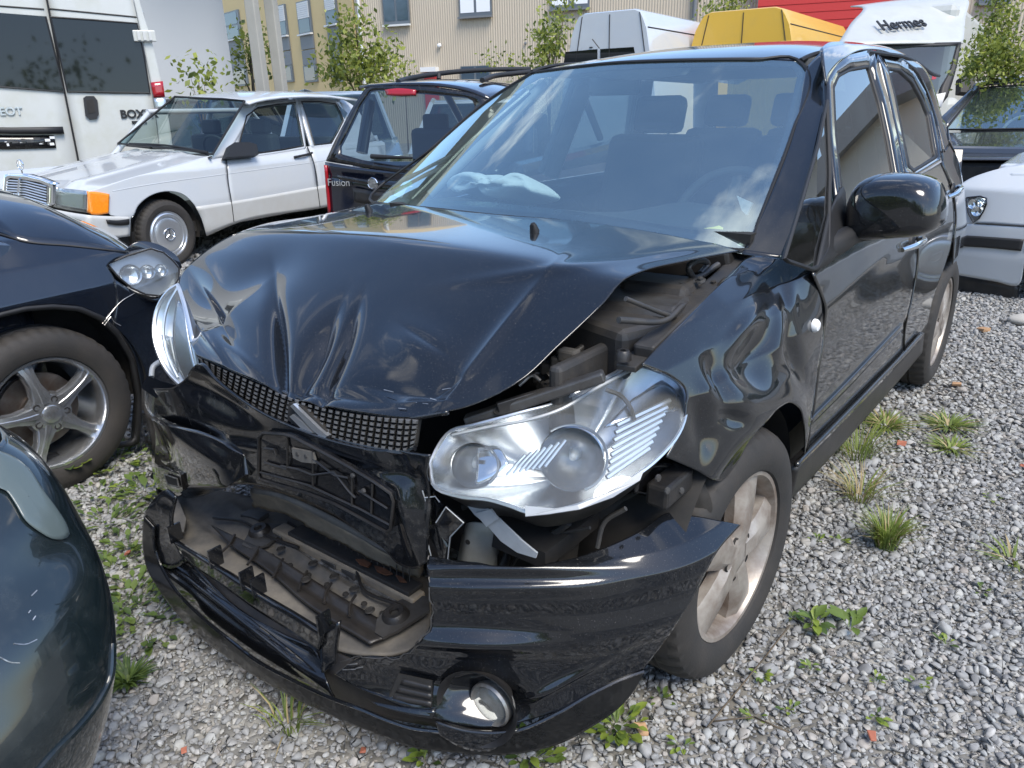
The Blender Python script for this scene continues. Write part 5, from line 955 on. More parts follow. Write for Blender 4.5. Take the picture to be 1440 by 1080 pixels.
box('front_seat', np.array([*(at(600, 200, a=6.3)-fn*1.7+fdir*.3)[:2], 1.0]), (.45, .14, .55), M['cabin'], nav, ax=Af, bevel=.04)
box('rear_bench', np.array([*(at(600, 200, a=6.3)-fn*1.0)[:2], .86]), (1.3, .16, .62), M['cabin'], nav, ax=Af, bevel=.05)
for d in (-.4, .4): box('head_restraint', np.array([*(at(600, 200, a=6.3)-fn*1.02+fdir*d)[:2], 1.22]), (.26, .1, .16), M['cabin'], nav, ax=Af, bevel=.03)
for d in (-.72, .74): tube('side_pillar', [fcn-fn*.25+fdir*d+np.array([0, 0, -.08]), fcn-fn*.1+fdir*d*1.05+np.array([0, 0, -.5])], .05, fp, nav); tube('side_pillar', [fcn-fn*1.8+fdir*d, fcn-fn*2.5+fdir*d*1.05+np.array([0, 0, -.5])], .04, fp, nav)

# row of tall vans by the hall
def bigvan(name, label, TL, TR, zt, far, mat, win=None, length=5.2):
    a, b = at(*TL, z=zt), at(*TR, z=zt); ex = b-a; w = np.linalg.norm(ex); ex /= w; ey = at(*far, z=zt-.03)-b; ey -= ex*np.dot(ey, ex)*.6; ey[2] = 0; ey /= np.linalg.norm(ey)
    r = thing(name, label, 'van', (a+b)/2*np.array([1, 1, 0])); V = []
    sec = [(-.11, -.30), (-.05, -.14), (.0, -.04), (.09, .0), (.91, .0), (1, -.04), (1.05, -.14), (1.11, -.30), (1.26, -1.15), (1.30, -1.5), (1.30, -2.45), (-.30, -2.45), (-.30, -1.5), (-.26, -1.15)]
    for s, k in ((0, 0), (.05, .06), (.2, .08), (length-.1, .08), (length, 0)):
        for (u, dz) in sec: V.append(a+ex*w*u+ey*(s+.16*(-dz if s < .1 else 0)*-.6*0)+np.array([0, 0, dz+k*.3-.02]))
    n = len(sec); F = gridfaces(5, n, True)+[tuple(range(n)), tuple(range(4*n, 5*n))[::-1]]
    body = mk('body', V, F, mat, r, True, angle=30); fy = -ey
    for u in (.06, .52, 1.0): tube('door_gap', [a+ex*w*(u+(u-.5)*.0)+fy*.006+np.array([0, 0, -.06]), a+ex*w*(u+(u-.5)*.30)+fy*.006+np.array([0, 0, -1.0])], .008, M['trim'], r, n=5)
    tube('roof_seam', [b+ex*w*.105+ex*.01+np.array([0, 0, -.30])+ey*.06, b+ex*w*.105+ex*.01+ey*(length-.2)+np.array([0, 0, -.30])], .010, M['trim'], r, n=5)
    return r, a, b, ex, ey, w
r, a, b, ex, ey, w = bigvan('white_high_van', 'plain white high-roof van tail with narrow dark rear windows', (814, 19), (900, 11), 2.85, (975, 30), M['whitepaint'])
Fw = plane(a-ey*.012, -ey)
flat('rear_window', [(795, 73), (840, 69), (840, 90), (792, 92)], Fw, M['tinted'], r, .004); flat('rear_window', [(844, 69), (891, 66), (895, 86), (844, 88)], Fw, M['tinted'], r, .004)
tube('aerial', [at(833, 55, a=11), at(843, 68, a=11)], .008, M['trim'], r, n=5); box('rear_lamp', hit([(831, 66.5)], Fw)[0], (.06, .02, .015), M['trim'], r)
bigvan('yellow_high_van', 'mail-yellow high-roof van with a mouldy dirty flank', (991, 17), (1100, 8), 2.9, (1178, 28), M['dirtyyellow'])
# van with lettering over its windscreen
ha, hb = at(1211, 9, a=11.15), at(1357, -3, a=11.3); hc_, hd_ = at(1178, 62, z=2.02), at(1352, 60, z=2.02); he = hb-ha; he[2] = 0; he /= np.linalg.norm(he); hn = np.cross(he, [0, 0, 1.]); hn = hn if np.dot(hn, CAMP-ha) > 0 else -hn
hv_ = thing('lettered_white_van', 'high white van facing the camera with black lettering above its windscreen', 'van', (ha+hb)/2*np.array([1, 1, 0]))
patch('roof_cap', [[ha-hn*.3+np.array([0, 0, .04]), (ha+hb)/2-hn*.3+np.array([0, 0, .07]), hb-hn*.3+np.array([0, 0, .04])], [ha, (ha+hb)/2+np.array([0, 0, .02])+hn*.04, hb], [ha*.5+hc_*.5, (ha+hb+hc_+hd_)/4+hn*.08, hb*.5+hd_*.5+he*.03], [hc_, (hc_+hd_)/2+hn*.10, hd_+he*.03]], M['dirtywhite'], hv_, nu=24, nv=20, solid=.02)
Fh = plane((ha+hb)/2+hn*.03, np.cross(he, ((hc_+hd_)-(ha+hb)))*np.sign(np.dot(np.cross(he, ((hc_+hd_)-(ha+hb))), CAMP-ha)))
hm = np.cross(he, (hc_+hd_)-(ha+hb)); hm /= np.linalg.norm(hm); hm = hm if np.dot(hm, CAMP-ha) > 0 else -hm; Fh = plane((ha+hb+hc_+hd_)/4+hm*.085, hm)
upv = np.cross(hm, he); upv = upv if upv[2] > 0 else -upv
p0 = hit([(1241, 42.5)], Fh)[0]; p1 = hit([(1301, 36.5)], Fh)[0]; text('lettering', 'Hermes', p0, p1-p0, upv, .205*np.linalg.norm(p1-p0)/.62, M['trim'], hv_, .008, shear=.3, bold=.002, sy=1.9)
Fhw = plane((hc_+hd_)/2+hn*.02, hn*.85+np.array([0, 0, .5]))
panel('windscreen', [(1176, 64), (1253, 63), (1349, 61)], [(1176, 150), (1260, 150), (1316, 132)], Fhw, M['darkglass'], hv_, Rt=[(1349, 61), (1332, 107), (1316, 132)], nu=12, nv=12, solid=0)
panel('windscreen_band', [(1180, 61), (1253, 61), (1352, 59)], [(1180, 66), (1253, 66), (1349, 64)], off(Fhw, .01), M['trim'], hv_, nu=12, nv=3)
panel('a_pillar', [(1347, 61), (1352, 60)], [(1322, 150), (1333, 136)], off(Fhw, .015), M['trim'], hv_, Lf=[(1347, 61), (1336, 100), (1322, 128), (1322, 150)], Rt=[(1352, 60), (1344, 100), (1333, 136)], nu=4, nv=12, solid=.04)
flat('permit_sticker', [(1311, 107), (1318, 106), (1316, 111), (1310, 112)], off(Fhw, .004), M['redlens'], hv_, .001)
Ah = [he, -hn, np.array([0, 0, 1.])]; hcen = (ha+hb)/2
wb = np.linalg.norm((hb-ha)[:2])*.95; dv = ha-CAMP; dv[2] = 0; dv /= np.linalg.norm(dv); dv = np.array([dv[0]*.98+dv[1]*.20, dv[1]*.98-dv[0]*.20, 0]); dv /= np.linalg.norm(dv); rv = np.cross(dv, [0, 0, 1.]); wbx = np.dot(hb-ha, rv)
box('body', np.array([*(ha+rv*(wbx/2+.05)+dv*2.9)[:2], 1.45]), (wbx*.97, 5.2, 2.3), M['dirtywhite'], hv_, ax=[rv, dv, np.array([0, 0, 1.])], bevel=.10)
flat('door_mirror', [(1352, 108), (1358, 106), (1372, 107), (1371, 128), (1362, 130), (1351, 129)], plane(at(1360, 118, a=9.6), -fw), M['trim'], hv_, .12)
flat('front_panel', [(1310, 134), (1330, 130), (1324, 150), (1300, 150)], off(Fhw, .02), M['white'], hv_, .03); box('lower_front', np.array([*(hcen-hn*.1)[:2], .75]), (2.0, .5, 1.1), M['dirtywhite'], hv_, ax=Ah, bevel=.1)

# dark grey car facing the camera
gW, gwrap, gf, gl = lf(at(1400, 222, z=.78), math.radians(-92)); gr_ = thing('dark_grey_car', 'dark grey car with blue-tinted windscreen parked behind the white car', 'car', at(1400, 222, z=.78)*np.array([1, 1, 0]))
Fgh = gwrap(lambda f, l, z: z-(.80-.13*f-.04*l*l)); Fgw = gwrap(lambda f, l, z: f+1.42+(z-.98)*1.5)
panel('bonnet', [(1331, 184), (1390, 183), (1500, 181)], [(1338, 224), (1390, 224), (1500, 225)], Fgh, M['greypaint'], gr_, nu=14, nv=14, solid=.01)
wsx = [(1377, 124), (1410, 121), (1460, 119), (1510, 119)]; wsb = [(1330, 182), (1380, 182), (1440, 181), (1510, 180)]
panel('windscreen', wsx, wsb, Fgw, M['glass'], gr_, nu=14, nv=10, solid=0); tube('windscreen_seal', hit(np.array(wsx[::-1]+wsb, float), off(Fgw, .01)), .012, M['trim'], gr_, n=6)
panel('a_pillar', [(1370, 121), (1377, 122)], [(1322, 166), (1328, 182)], off(Fgw, .012), M['greypaint'], gr_, nu=4, nv=8, solid=.03)
rf_ = hit([(1368, 121), (1400, 117), (1440, 114), (1510, 113)], Fgw); V = np.array([p-gf*s+np.array([0, 0, .11*(1-math.exp(-s/.3))]) for s in (0, .1, .4, 1.0, 1.8) for p in curve(rf_, np.linspace(0, 1, 10))]); mk('roof', V, flipfix(V, gridfaces(5, 10), (0, 0, 9)), M['greypaint'], gr_, True, .02)
Ag = axes(math.radians(-92)); fcg = hit([(1440, 240)], gwrap(lambda f, l, z: f))[0]
box('front_grille', np.array([*(gW(.0, .4, 0))[:2], .55]), (.2, 1.8, .40), M['plastic'], gr_, ax=Ag, bevel=.05); box('body_core', gW(-1.9, .4, .6), (3.6, 1.75, .55), M['greypaint'], gr_, ax=Ag, bevel=.06)
box('rear_bench', gW(-3.0, .1, 1.02), (.2, 2.0, .80), M['cabin'], gr_, ax=Ag, bevel=.05)
for l in (0, .75): box('front_seat', gW(-2.5, l, .98), (.15, .46, .55), M['cabin'], gr_, ax=Ag, bevel=.04)
tsw = gW(-1.75, -.05, .95); _, e1, e2 = frame3(np.array([0, -.8, .5])); tube('steering_wheel', [tsw+.19*(math.cos(t)*e1+math.sin(t)*e2) for t in np.linspace(0, 6.283, 31)[:-1]], .016, M['cabin_light'], gr_, n=6, closed=True); box('dashboard', gW(-1.5, .4, .9), (.4, 1.4, .1), M['cabin'], gr_, ax=Ag, bevel=.03)

# white car on the right
qo = at(1420, 425, z=0); qW, qwrap, qf, ql = lf(qo, math.radians(181)); wq = thing('white_hatchback', 'white car nose with black bumper strip behind the wreck on the right', 'car', (qo[0], qo[1], 0))
Fq = qwrap(lambda f, l, z: l-np.interp(z, [.1, .3, .5, .75, .9, 1.05], [-.06, -.01, 0, -.03, -.16, -.5])+.35*np.clip(f-.1, 0, 2)**2)
panel('front_wing', [(1340, 268), (1362, 252), (1385, 243), (1410, 236), (1440, 229), (1520, 220)], [(1340, 318), (1372, 314), (1440, 318), (1520, 322)], Fq, M['whitepaint'], wq, nu=40, nv=24)
panel('front_bumper', [(1335, 316), (1372, 314.5), (1440, 318.5), (1520, 322)], [(1330, 384), (1355, 388), (1400, 396), (1432, 401), (1440, 370), (1446, 340), (1520, 336)], Fq, M['whitepaint'], wq, nu=40, nv=20, solid=.01)
tube('bumper_gap', hit(curve([(1372, 314), (1440, 318), (1520, 322)], np.linspace(0, 1, 12)), off(Fq, .002)), .005, M['trim'], wq, n=5)
panel('bumper_strip', [(1335, 330), (1368, 332), (1440, 337)], [(1335, 346), (1366, 347), (1436, 353)], off(Fq, .014), M['trim'], wq, nu=20, nv=6, solid=.02)
qh = [(1359, 278), (1378, 276), (1387, 279), (1387, 287), (1383, 297), (1377, 307), (1369, 313), (1362, 300)]
flat('headlamp', qh, off(Fq, .002), M['reflector'], wq, .01); flat('headlamp_lens', qh, off(Fq, .012), M['lens'], wq, 0); tube('headlamp_seal', hit(np.array(qh+qh[:1], float), off(Fq, .010)), .006, M['gloss_plastic'], wq, n=6)
for q_ in ((1369, 287), (1377, 284), (1374, 297)): lathe('lamp_cell', [(.0, -.005), (.03, .004), (.034, .008)], hit([q_], off(Fq, .006))[0], (-.3, -1, 0), M['chrome'], wq, n=16)
panel('front_valance', [(1330, 385), (1355, 389), (1400, 397), (1434, 402)], [(1330, 408), (1360, 416), (1400, 424), (1430, 428)], off(Fq, -.06), M['plastic'], wq, nu=14, nv=5, solid=.02)
wheel(wq, qW(-.36, -.06, .31), ql, R=.31, rr=.2, style='cap', rm=M['satin']); Aq = axes(math.radians(181))
box('body_core', qW(-1.2, -.85, .62), (2.8, 1.5, .5), M['whitepaint'], wq, ax=Aq, bevel=.05); box('bonnet', qW(-.3, -.85, .86), (1.1, 1.3, .1), M['whitepaint'], wq, ax=Aq, bevel=.04); box('cabin', qW(-1.9, -.85, 1.1), (1.6, 1.35, .5), M['darkglass'], wq, ax=Aq, bevel=.08); box('engine', qW(-.2, -.85, .45), (.8, 1.3, .35), M['dark'], wq, ax=Aq)

# cars further back, small in the picture
def farcar(name, label, o, h, mat, Lc=4.2, w=1.72, ht=1.45, est=False):
    Wf, wr_, f_, l_ = lf(o, h); r = thing(name, label, 'car', (o[0], o[1], 0))
    pr = [(2.0, .3), (2.05, .55), (1.95, .72), (1.0, .92), (.95, .93)] ; lo = []
    xs = [-2.1, -2.15, -2.0, -1.0, .9, 1.95, 2.08, 2.0]; zs = [.3, .6, .92, .95, .94, .74, .55, .3]; V = []
    for l in (-w/2, -w/2*1.02, w/2*1.02, w/2):
        for x, z in zip(xs, zs): V.append(Wf(x*Lc/4.2*(1 if abs(l) < w/2*1.01 else .97), l, z))
    F = gridfaces(4, 8)+[tuple(range(8)), tuple(range(24, 32))[::-1]]; mk('body', V, F, mat, r, True, angle=30)
    top = [(-1.95 if est else -1.75, .93), (-1.6 if est else -1.2, ht-.05), (-.3, ht), (.25, ht-.06), (1.0, .93)]
    V = [Wf(x*Lc/4.2, s*(w/2*.94 if z < 1 else w/2*.74), z) for s in (-1, 1) for x, z in top]
    mk('roof', [*V[1:4], *V[6:9]], [(0, 1, 4, 3), (1, 2, 5, 4)], mat, r, True, .04)
    mk('side_windows', V, [(0, 1, 2, 3, 4), (9, 8, 7, 6, 5)], M['darkglass'], r, False); mk('windscreen', V, [(3, 4, 9, 8)], M['darkglass'], r, False); mk('rear_screen', V, [(0, 1, 6, 5)], M['darkglass'], r, False)
    for s in (0, 5):
        for i in range(4): tube('pillar', [V[s+i], V[s+i+1]], .035, mat, r, n=6)
        tube('pillar', [V[s+2], V[s+2]*.0+(V[s]+V[s+4])/2], .03, mat, r, n=6)
    for x in (-1.25, 1.3):
        for s in (-1, 1): lathe('wheel', [(0, .01), (.2, .01), (.21, .0), (.31, .0), (.315, -.2), (0, -.2)], Wf(x*Lc/4.2, s*w/2*.98, .315), l_*s, M['tyre'], r, n=20)
    return r
p = at(470, 125, a=11.5); farcar('silver_blue_car', 'pale blue-silver car whose roof shows between the white saloon and navy hatchback', (p[0], p[1]), math.radians(-40), pbr('pale_blue_paint', (.34, .40, .46), .2, .3, 1), ht=1.62)
p = at(668, 190, a=11.5); farcar('white_parked_car', 'white car seen through the rear screen of the navy hatchback', (p[0], p[1]), math.radians(-50), M['whitepaint'], ht=1.45)
p = at(392, 128, a=15.0); farcar('black_parked_car', 'black car roof behind the two grey canopy pillars', (p[0], p[1]), math.radians(-20), bp, ht=1.72)
p = at(250, 132, a=11.0); farcar('charcoal_estate', 'charcoal estate car with roof rail between white van and white saloon', (p[0], p[1]), math.radians(-60), M['greypaint'], ht=1.58, est=True)
# ------------------------------------------------------------------ buildings
def house(name, label, cat='building', loc=(0, 0, 0)): return thing(name, label, cat, loc)
M['beige'] = pbr('beige_corrugated_sheet', (.50, .43, .33), .6, var=.35, vscale=.7, c2=(.44, .38, .30))
M['yellowwall'] = pbr('yellow_render', (.66, .50, .25), .85, var=.25, vscale=1.5, c2=(.58, .44, .24), bump=.2, bscale=60)
M['greywall'] = pbr('blue_grey_render', (.45, .46, .46), .85, var=.25, vscale=.8, c2=(.41, .42, .42), bump=.15, bscale=50)
M['redwall'] = pbr('red_siding', (.55, .04, .035), .45)
M['concrete'] = pbr('concrete', (.36, .35, .31), .85, var=.5, vscale=2.5, c2=(.28, .27, .24), bump=.3, bscale=30)
M['spandrel'] = pbr('grey_spandrel', (.16, .17, .18), .5); M['shutter'] = pbr('white_shutter', (.66, .66, .64), .5); M['winframe'] = pbr('grey_window_frame', (.12, .14, .16), .4)
M['pane'] = pbr('window_pane', (.05, .08, .11), .04, 0, 0, spec=.8); M['blind'] = pbr('white_blind', (.80, .81, .82), .5)
M['sheetgrey'] = pbr('pale_grey_sheet', (.58, .53, .45), .6)
def wallplane(px, a, az):
    p = at(*px, a=a); d = np.array([math.sin(math.radians(az)), math.cos(math.radians(az)), 0]); n = np.cross(d, [0, 0, 1.]); n = n if np.dot(n, CAMP-p) > 0 else -n
    return p, d, n, plane(p, n)
def wallquad(name, p, d, s0, s1, z0, z1, n, mat, parent, th=.3):
    c = p+d*(s0+s1)/2-n*th/2; c = np.array([c[0], c[1], (z0+z1)/2]); return box(name, c, (abs(s1-s0), th, z1-z0), mat, parent, ax=[d, n, [0, 0, 1]])
def window(par, F, n, d, u0, u1, vb, ht, nm='window', panes=2, mat='pane', rec=.0, topblind=0):
    a = hit([(u0, vb)], F, 5, 60)[0]; b = hit([(u1, vb)], F, 5, 60)[0]; w = np.linalg.norm((b-a)[:2]); c = (a+b)/2; ex = (b-a)/w; ex[2] = 0; ex /= np.linalg.norm(ex); z0 = min(a[2], b[2])
    ax = [ex, n, [0, 0, 1]]; fr = box(nm, np.array([c[0], c[1], z0+ht/2])+n*.02, (w, .08, ht), M['winframe'], par, ax=ax)
    for k in range(panes):
        cx = c+ex*w*((k+.5)/panes-.5); box('pane', np.array([cx[0], cx[1], z0+ht/2])+n*.062, (w/panes*.84, .012, ht*.88), M[mat], fr, ax=ax)
    box('sill', np.array([c[0], c[1], z0-.04])+n*.09, (w*1.06, .14, .06), M['shutter'] if mat != 'blind' else M['spandrel'], fr, ax=ax)
    if topblind: box('shutter', np.array([c[0], c[1], z0+ht*.8])+n*.075, (w*.86, .02, ht*.4), M['shutter'], fr, ax=ax)
    return fr
# beige hall
p, d, n, Fbg = wallplane((660, 100), 27, -107.8)
l0 = hit([(503, 60)], Fbg, 5, 60)[0]; r0 = hit([(1560, 60)], Fbg, 5, 80)[0]
hall = house('beige_hall', 'long beige corrugated hall with grey-framed upstairs windows', loc=(l0[0], l0[1], 0))
Lh = np.dot(r0-l0, -d); nrib = 260; V = []; F = []
for i in range(nrib*4+1):
    s = i*Lh/(nrib*4); o_ = [0, 0, .012, .012][i % 4]; q = l0-d*s+n*o_
    V += [(q[0], q[1], -.1), (q[0], q[1], 6.3)]
F = [(2*i, 2*i+1, 2*i+3, 2*i+2) for i in range(nrib*4)]
mk('wall', V, flipfix(V, F), M['beige'], hall, False)
wallquad('wall_core', np.array([*l0[:2], 0]), -d, 0, Lh, -.1, 9.1, n, M['beige'], hall, .3) if False else None
bk = l0-d*Lh/2-n*6.1; box('hall_block', np.array([bk[0], bk[1], 3.15]), (Lh, 12, 6.5), M['beige'], hall, ax=[d, n, [0, 0, 1]])
window(hall, off(Fbg, .04), n, d, 541, 577, 33, 1.9, topblind=0); window(hall, off(Fbg, .04), n, d, 647, 692, 21, 1.9, mat='blind'); window(hall, off(Fbg, .04), n, d, 775, 829, 10, 1.9, mat='blind')
window(hall, off(Fbg, .04), n, d, 1376, 1420, 2, 1.2, mat='blind', panes=1)
tube('drainpipe', [np.array([*hit([(976, 30)], off(Fbg, .12), 5, 60)[0][:2], z]) for z in (0, 6.3)], .08, M['spandrel'], hall); tube('drainpipe', [np.array([*hit([(505, 20)], off(Fbg, .12), 5, 60)[0][:2], z]) for z in (0, 6.3)], .06, M['shutter'], hall)
lathe('wall_lamp', [(0, .1), (.06, .08), (.08, 0)], hit([(618, 64)], off(Fbg, .04), 5, 60)[0], n, M['white'], hall, n=14); lathe('wall_vent', [(0, .06), (.04, .05), (.05, 0)], hit([(739, 61)], off(Fbg, .04), 5, 60)[0], n, M['spandrel'], hall, n=12)
window(hall, off(Fbg, .04), n, d, 649, 690, 112, .48, nm='low_window', panes=2)
# red block
p, d2, n2, Frd = wallplane((1170, 20), 22, -107.8); a0 = hit([(1064, 30)], Frd, 5, 60)[0]; b0 = hit([(1300, 30)], Frd, 5, 60)[0]; Lr = np.linalg.norm((b0-a0)[:2]); exr = (b0-a0)/Lr; exr[2] = 0
red = house('red_annex', 'bright red annex with horizontal board siding behind the vans', loc=(a0[0], a0[1], 0)); c = (a0+b0)/2-n2*1.5; box('wall', np.array([c[0], c[1], 2.9]), (Lr, 3, 6.0), M['redwall'], red, ax=[exr, n2, [0, 0, 1]])
for k in range(24): c = (a0+b0)/2+n2*.012; box('siding_board', np.array([c[0], c[1], .3+k*.235]), (Lr, .03, .21), M['redwall'], red, ax=[exr, n2*.995+np.array([0, 0, .07]), [0, 0, 1]])
# yellow office
p, d3, n3, Fy = wallplane((480, 60), 29, -78); a0 = hit([(500, 60)], Fy, 5, 90)[0]; b0 = hit([(210, 60)], Fy, 5, 120)[0]; Ly = np.linalg.norm((b0-a0)[:2]); exy = (a0-b0)/Ly; exy[2] = 0; exy /= np.linalg.norm(exy)
yel = house('yellow_office', 'yellow rendered office block with narrow shuttered windows between piers', loc=(a0[0], a0[1], 0)); c = (a0+b0)/2-n3*5; box('wall', np.array([c[0], c[1], 3.6]), (Ly, 10, 7.4), M['yellowwall'], yel, ax=[exy, n3, [0, 0, 1]])
for (u0, u1, vs) in ((317, 342, (15, 58, 97, 122)), (392, 407, (6, 52, 93, 116)), (423, 441, (0, 49, 92, 116)), (461, 477, (-10, 36, 90, 116))):
    def q(u, v): return hit([(u, v)], off(Fy, .01), 5, 120)[0]
    A1, A2 = q(u0, vs[1]), q(u1, vs[1]); B = q((u0+u1)/2, vs[2]); wq_ = np.linalg.norm((A2-A1)[:2]); zc = A1[2]; T_ = q((u0+u1)/2, vs[0])[2]; zl = B[2]; zb = q((u0+u1)/2, vs[3])[2]; cc = (A1+A2)/2
    wfr = box('window', np.array([cc[0], cc[1], (zc+T_)/2])+n3*.03, (wq_, .08, T_-zc), M['winframe'], yel, ax=[exy, n3, [0, 0, 1]]); box('pane', np.array([cc[0], cc[1], zc+(T_-zc)*.25])+n3*.075, (wq_*.8, .01, (T_-zc)*.42), M['pane'], wfr, ax=[exy, n3, [0, 0, 1]])
    if u0 > 350:
        for k in range(8): box('shutter_slat', np.array([cc[0], cc[1], zc+(T_-zc)*(.50+.062*k)])+n3*.08, (wq_*.86, .03, (T_-zc)*.055), M['shutter'], wfr, ax=[exy, n3, [0, 0, 1]])
    else: box('pane', np.array([cc[0], cc[1], zc+(T_-zc)*.74])+n3*.075, (wq_*.8, .01, (T_-zc)*.42), M['pane'], wfr, ax=[exy, n3, [0, 0, 1]])
    box('sill', np.array([cc[0], cc[1], zc-.03])+n3*.1, (wq_*1.05, .14, .06), M['shutter'], wfr, ax=[exy, n3, [0, 0, 1]])
    for k in range(2): box('spandrel', np.array([cc[0], cc[1], zl+(zc-zl)*(.25+.5*k)])+n3*.02, (wq_, .06, (zc-zl)*.47), M['spandrel'], yel, ax=[exy, n3, [0, 0, 1]])
    lw_ = box('window', np.array([cc[0], cc[1], (zl+zb)/2])+n3*.03, (wq_, .08, abs(zl-zb)), M['winframe'], yel, ax=[exy, n3, [0, 0, 1]]); box('pane', np.array([cc[0], cc[1], (zl+zb)/2])+n3*.075, (wq_*.8, .01, abs(zl-zb)*.8), M['pane'], lw_, ax=[exy, n3, [0, 0, 1]])
# grey block with canopy on two pillars
e0 = at(321, 60, a=15.5); n4 = CAMP-e0; n4[2] = 0; n4 /= np.linalg.norm(n4); n4 = np.array([n4[0]*.985-n4[1]*.17, n4[1]*.985+n4[0]*.17, 0]); n4 /= np.linalg.norm(n4); d4 = np.cross(n4, [0, 0, 1.])
gb_ = house('grey_block', 'windowless blue-grey rendered block at the left', loc=(e0[0], e0[1], 0)); c = e0+d4*5-n4*3; sgn = 1 if np.dot(d4, -RT) > 0 else -1; c = e0+d4*sgn*5-n4*3; box('wall', np.array([c[0], c[1], 3.5]), (10, 6, 7.2), M['greywall'], gb_, ax=[d4, n4, [0, 0, 1]])
for u0, u1, a_, lab in ((349, 367.5, 14.6, 'pale concrete canopy pillar, left of the pair'), (376, 394, 15.2, 'shaded concrete canopy pillar, right of the pair')):
    p0 = at((u0+u1)/2, 40, a=a_); wd = (u1-u0)*a_/FOC; pl = tag(box('canopy_pillar', np.array([p0[0], p0[1], 3.1]), (wd*.8, wd*.8, 6.2), M['concrete'], None, ax=axes(math.radians(25)), bevel=.02), lab, 'pillar')
cp = at(372, 40, a=15.5); tag(box('canopy', np.array([cp[0], cp[1], 6.35]), (5, 4, .3), M['concrete'], None, ax=[d4, n4, [0, 0, 1]]), 'flat concrete canopy carried by two pillars', 'canopy')
rp = hit([(606, 104)], off(Fbg, .06), 5, 60)[0]; rdo = box('red_door', (rp[0], rp[1], 1.25), (.55, .08, 2.5), M['redwall'], hall, ax=[d, n, [0, 0, 1]]); box('door_lintel', np.array([rp[0], rp[1], 2.6])+n*.1, (.62, .3, .16), M['white'], rdo, ax=[d, n, [0, 0, 1]])
# warehouse on the far side of the yard (mirrored in the doors and side windows)
wh = house('yard_warehouse', 'beige warehouse with dark eaves at the right rear of the yard', loc=(11, 16, 0)); wa = axes(math.radians(12))
box('wall', (10.9, 18.5, 1.65), (18, 6, 3.3), M['sheetgrey'], wh, ax=wa); box('roof', (10.9, 18.4, 3.53), (18.8, 6.6, .46), M['spandrel'], wh, ax=wa)
for k in range(4): p = np.array([11.9, 18.5, 0])+wa[0]*(-6+k*4)-wa[1]*3.04; box('dock_door', (p[0], p[1], 1.4), (2.4, .08, 2.8), M['concrete'], wh, ax=wa)
fe = thing('mesh_fence', 'grey steel mesh fence in front of the warehouse', 'fence', (9, 12.5, 0)); ps = []; f0 = np.array([11.9, 18.5, 0])-wa[1]*4.6
for i in range(13): p = f0+wa[0]*(-8+i*1.3); tube('post', [p, p+np.array([0, 0, 1.8])], .03, M['spandrel'], fe, n=6)
for k in range(12): ps.append(boxmesh(f0+wa[0]*-.2+np.array([0, 0, .15+k*.145]), (15.6, .01, .012), wa))
for k in range(104): ps.append(boxmesh(f0+wa[0]*(-8+k*.15)+np.array([0, 0, .9]), (.008, .012, 1.7), wa))
mk('mesh', *join(ps), M['spandrel'], fe, False)
# ------------------------------------------------------------------ trees and shrubs
def leafmat(name, c):
    m = pbr(name, c, .5); b = m.node_tree.nodes['Principled BSDF']; tl_ = N(m.node_tree, 'ShaderNodeBsdfTranslucent'); tl_.inputs['Color'].default_value = (c[0]*1.25, c[1]*1.2, c[2], 1); ms = N(m.node_tree, 'ShaderNodeMixShader'); ms.inputs['Fac'].default_value = .4; o_ = [q for q in m.node_tree.nodes if q.type == 'OUTPUT_MATERIAL'][0]; m.node_tree.links.new(b.outputs[0], ms.inputs[1]); m.node_tree.links.new(tl_.outputs[0], ms.inputs[2]); m.node_tree.links.new(ms.outputs[0], o_.inputs['Surface']); return m
LEAF = [leafmat('leaf_light', (.34, .38, .08)), leafmat('leaf_mid', (.22, .27, .06)), leafmat('leaf_dark', (.11, .15, .04))]
M['bark'] = pbr('bark', (.12, .09, .06), .9, var=.7, vscale=10, c2=(.06, .05, .035))
def leaves(name, blobs, n, size, mats, parent, seed=1, clump=9):
    r = np.random.default_rng(seed); V = []; F = []; MI = []; vol = np.array([b[1][0]*b[1][1]*b[1][2] for b in blobs])**.7; pb = vol/vol.sum(); left = n
    while left > 0:
        i = r.choice(len(blobs), p=pb); c, e = blobs[i]; v = r.normal(size=3); v /= np.linalg.norm(v); cc = np.array(c)+v*np.array(e)*r.random()**.42; tone = r.choice(3, p=[.34, .40, .26])
        for _ in range(clump):
            q = cc+r.normal(0, size*1.6, 3); a = r.normal(size=3); a /= np.linalg.norm(a); b = np.cross(a, r.normal(size=3)); b /= np.linalg.norm(b); s = size*(.6+.8*r.random()); o = len(V); m = q+a*s*.5
            V += [q, m+b*s*.28, q+a*s, m-b*s*.28]; F.append((o, o+1, o+2, o+3)); MI.append(tone if r.random() < .7 else r.integers(3)); left -= 1
    ob = mk(name, V, F, mats, parent, False); ob.data.polygons.foreach_set('material_index', MI); return ob
def tree(name, label, cat, base, blobs, n, size, tr=.08, seed=1, group=None):
    t = thing(name, label, cat, (base[0], base[1], 0), group); top = np.array(blobs[0][0]); b0 = np.array([base[0], base[1], 0])
    V, F = [], []; ps = [tube(None, [b0, b0*.5+top*.5+rng.normal(0, .05, 3), top], [tr, tr*.7, tr*.25], None, n=7)]
    for c, e in blobs[1:]: ps.append(tube(None, [b0*.55+top*.45, b0*.2+top*.3+np.array(c)*.5, np.array(c)+np.array([0, 0, e[2]*.3])], [tr*.5, tr*.3, tr*.1], None, n=5))
    mk('trunk', *join(ps), M['bark'], t); leaves('crown', blobs, n, size, LEAF, t, seed); return t
def bl(u, v, a, rx, rz): p = at(u, v, a=a); k = a/FOC; return (p, (rx*k, rx*k, rz*k))
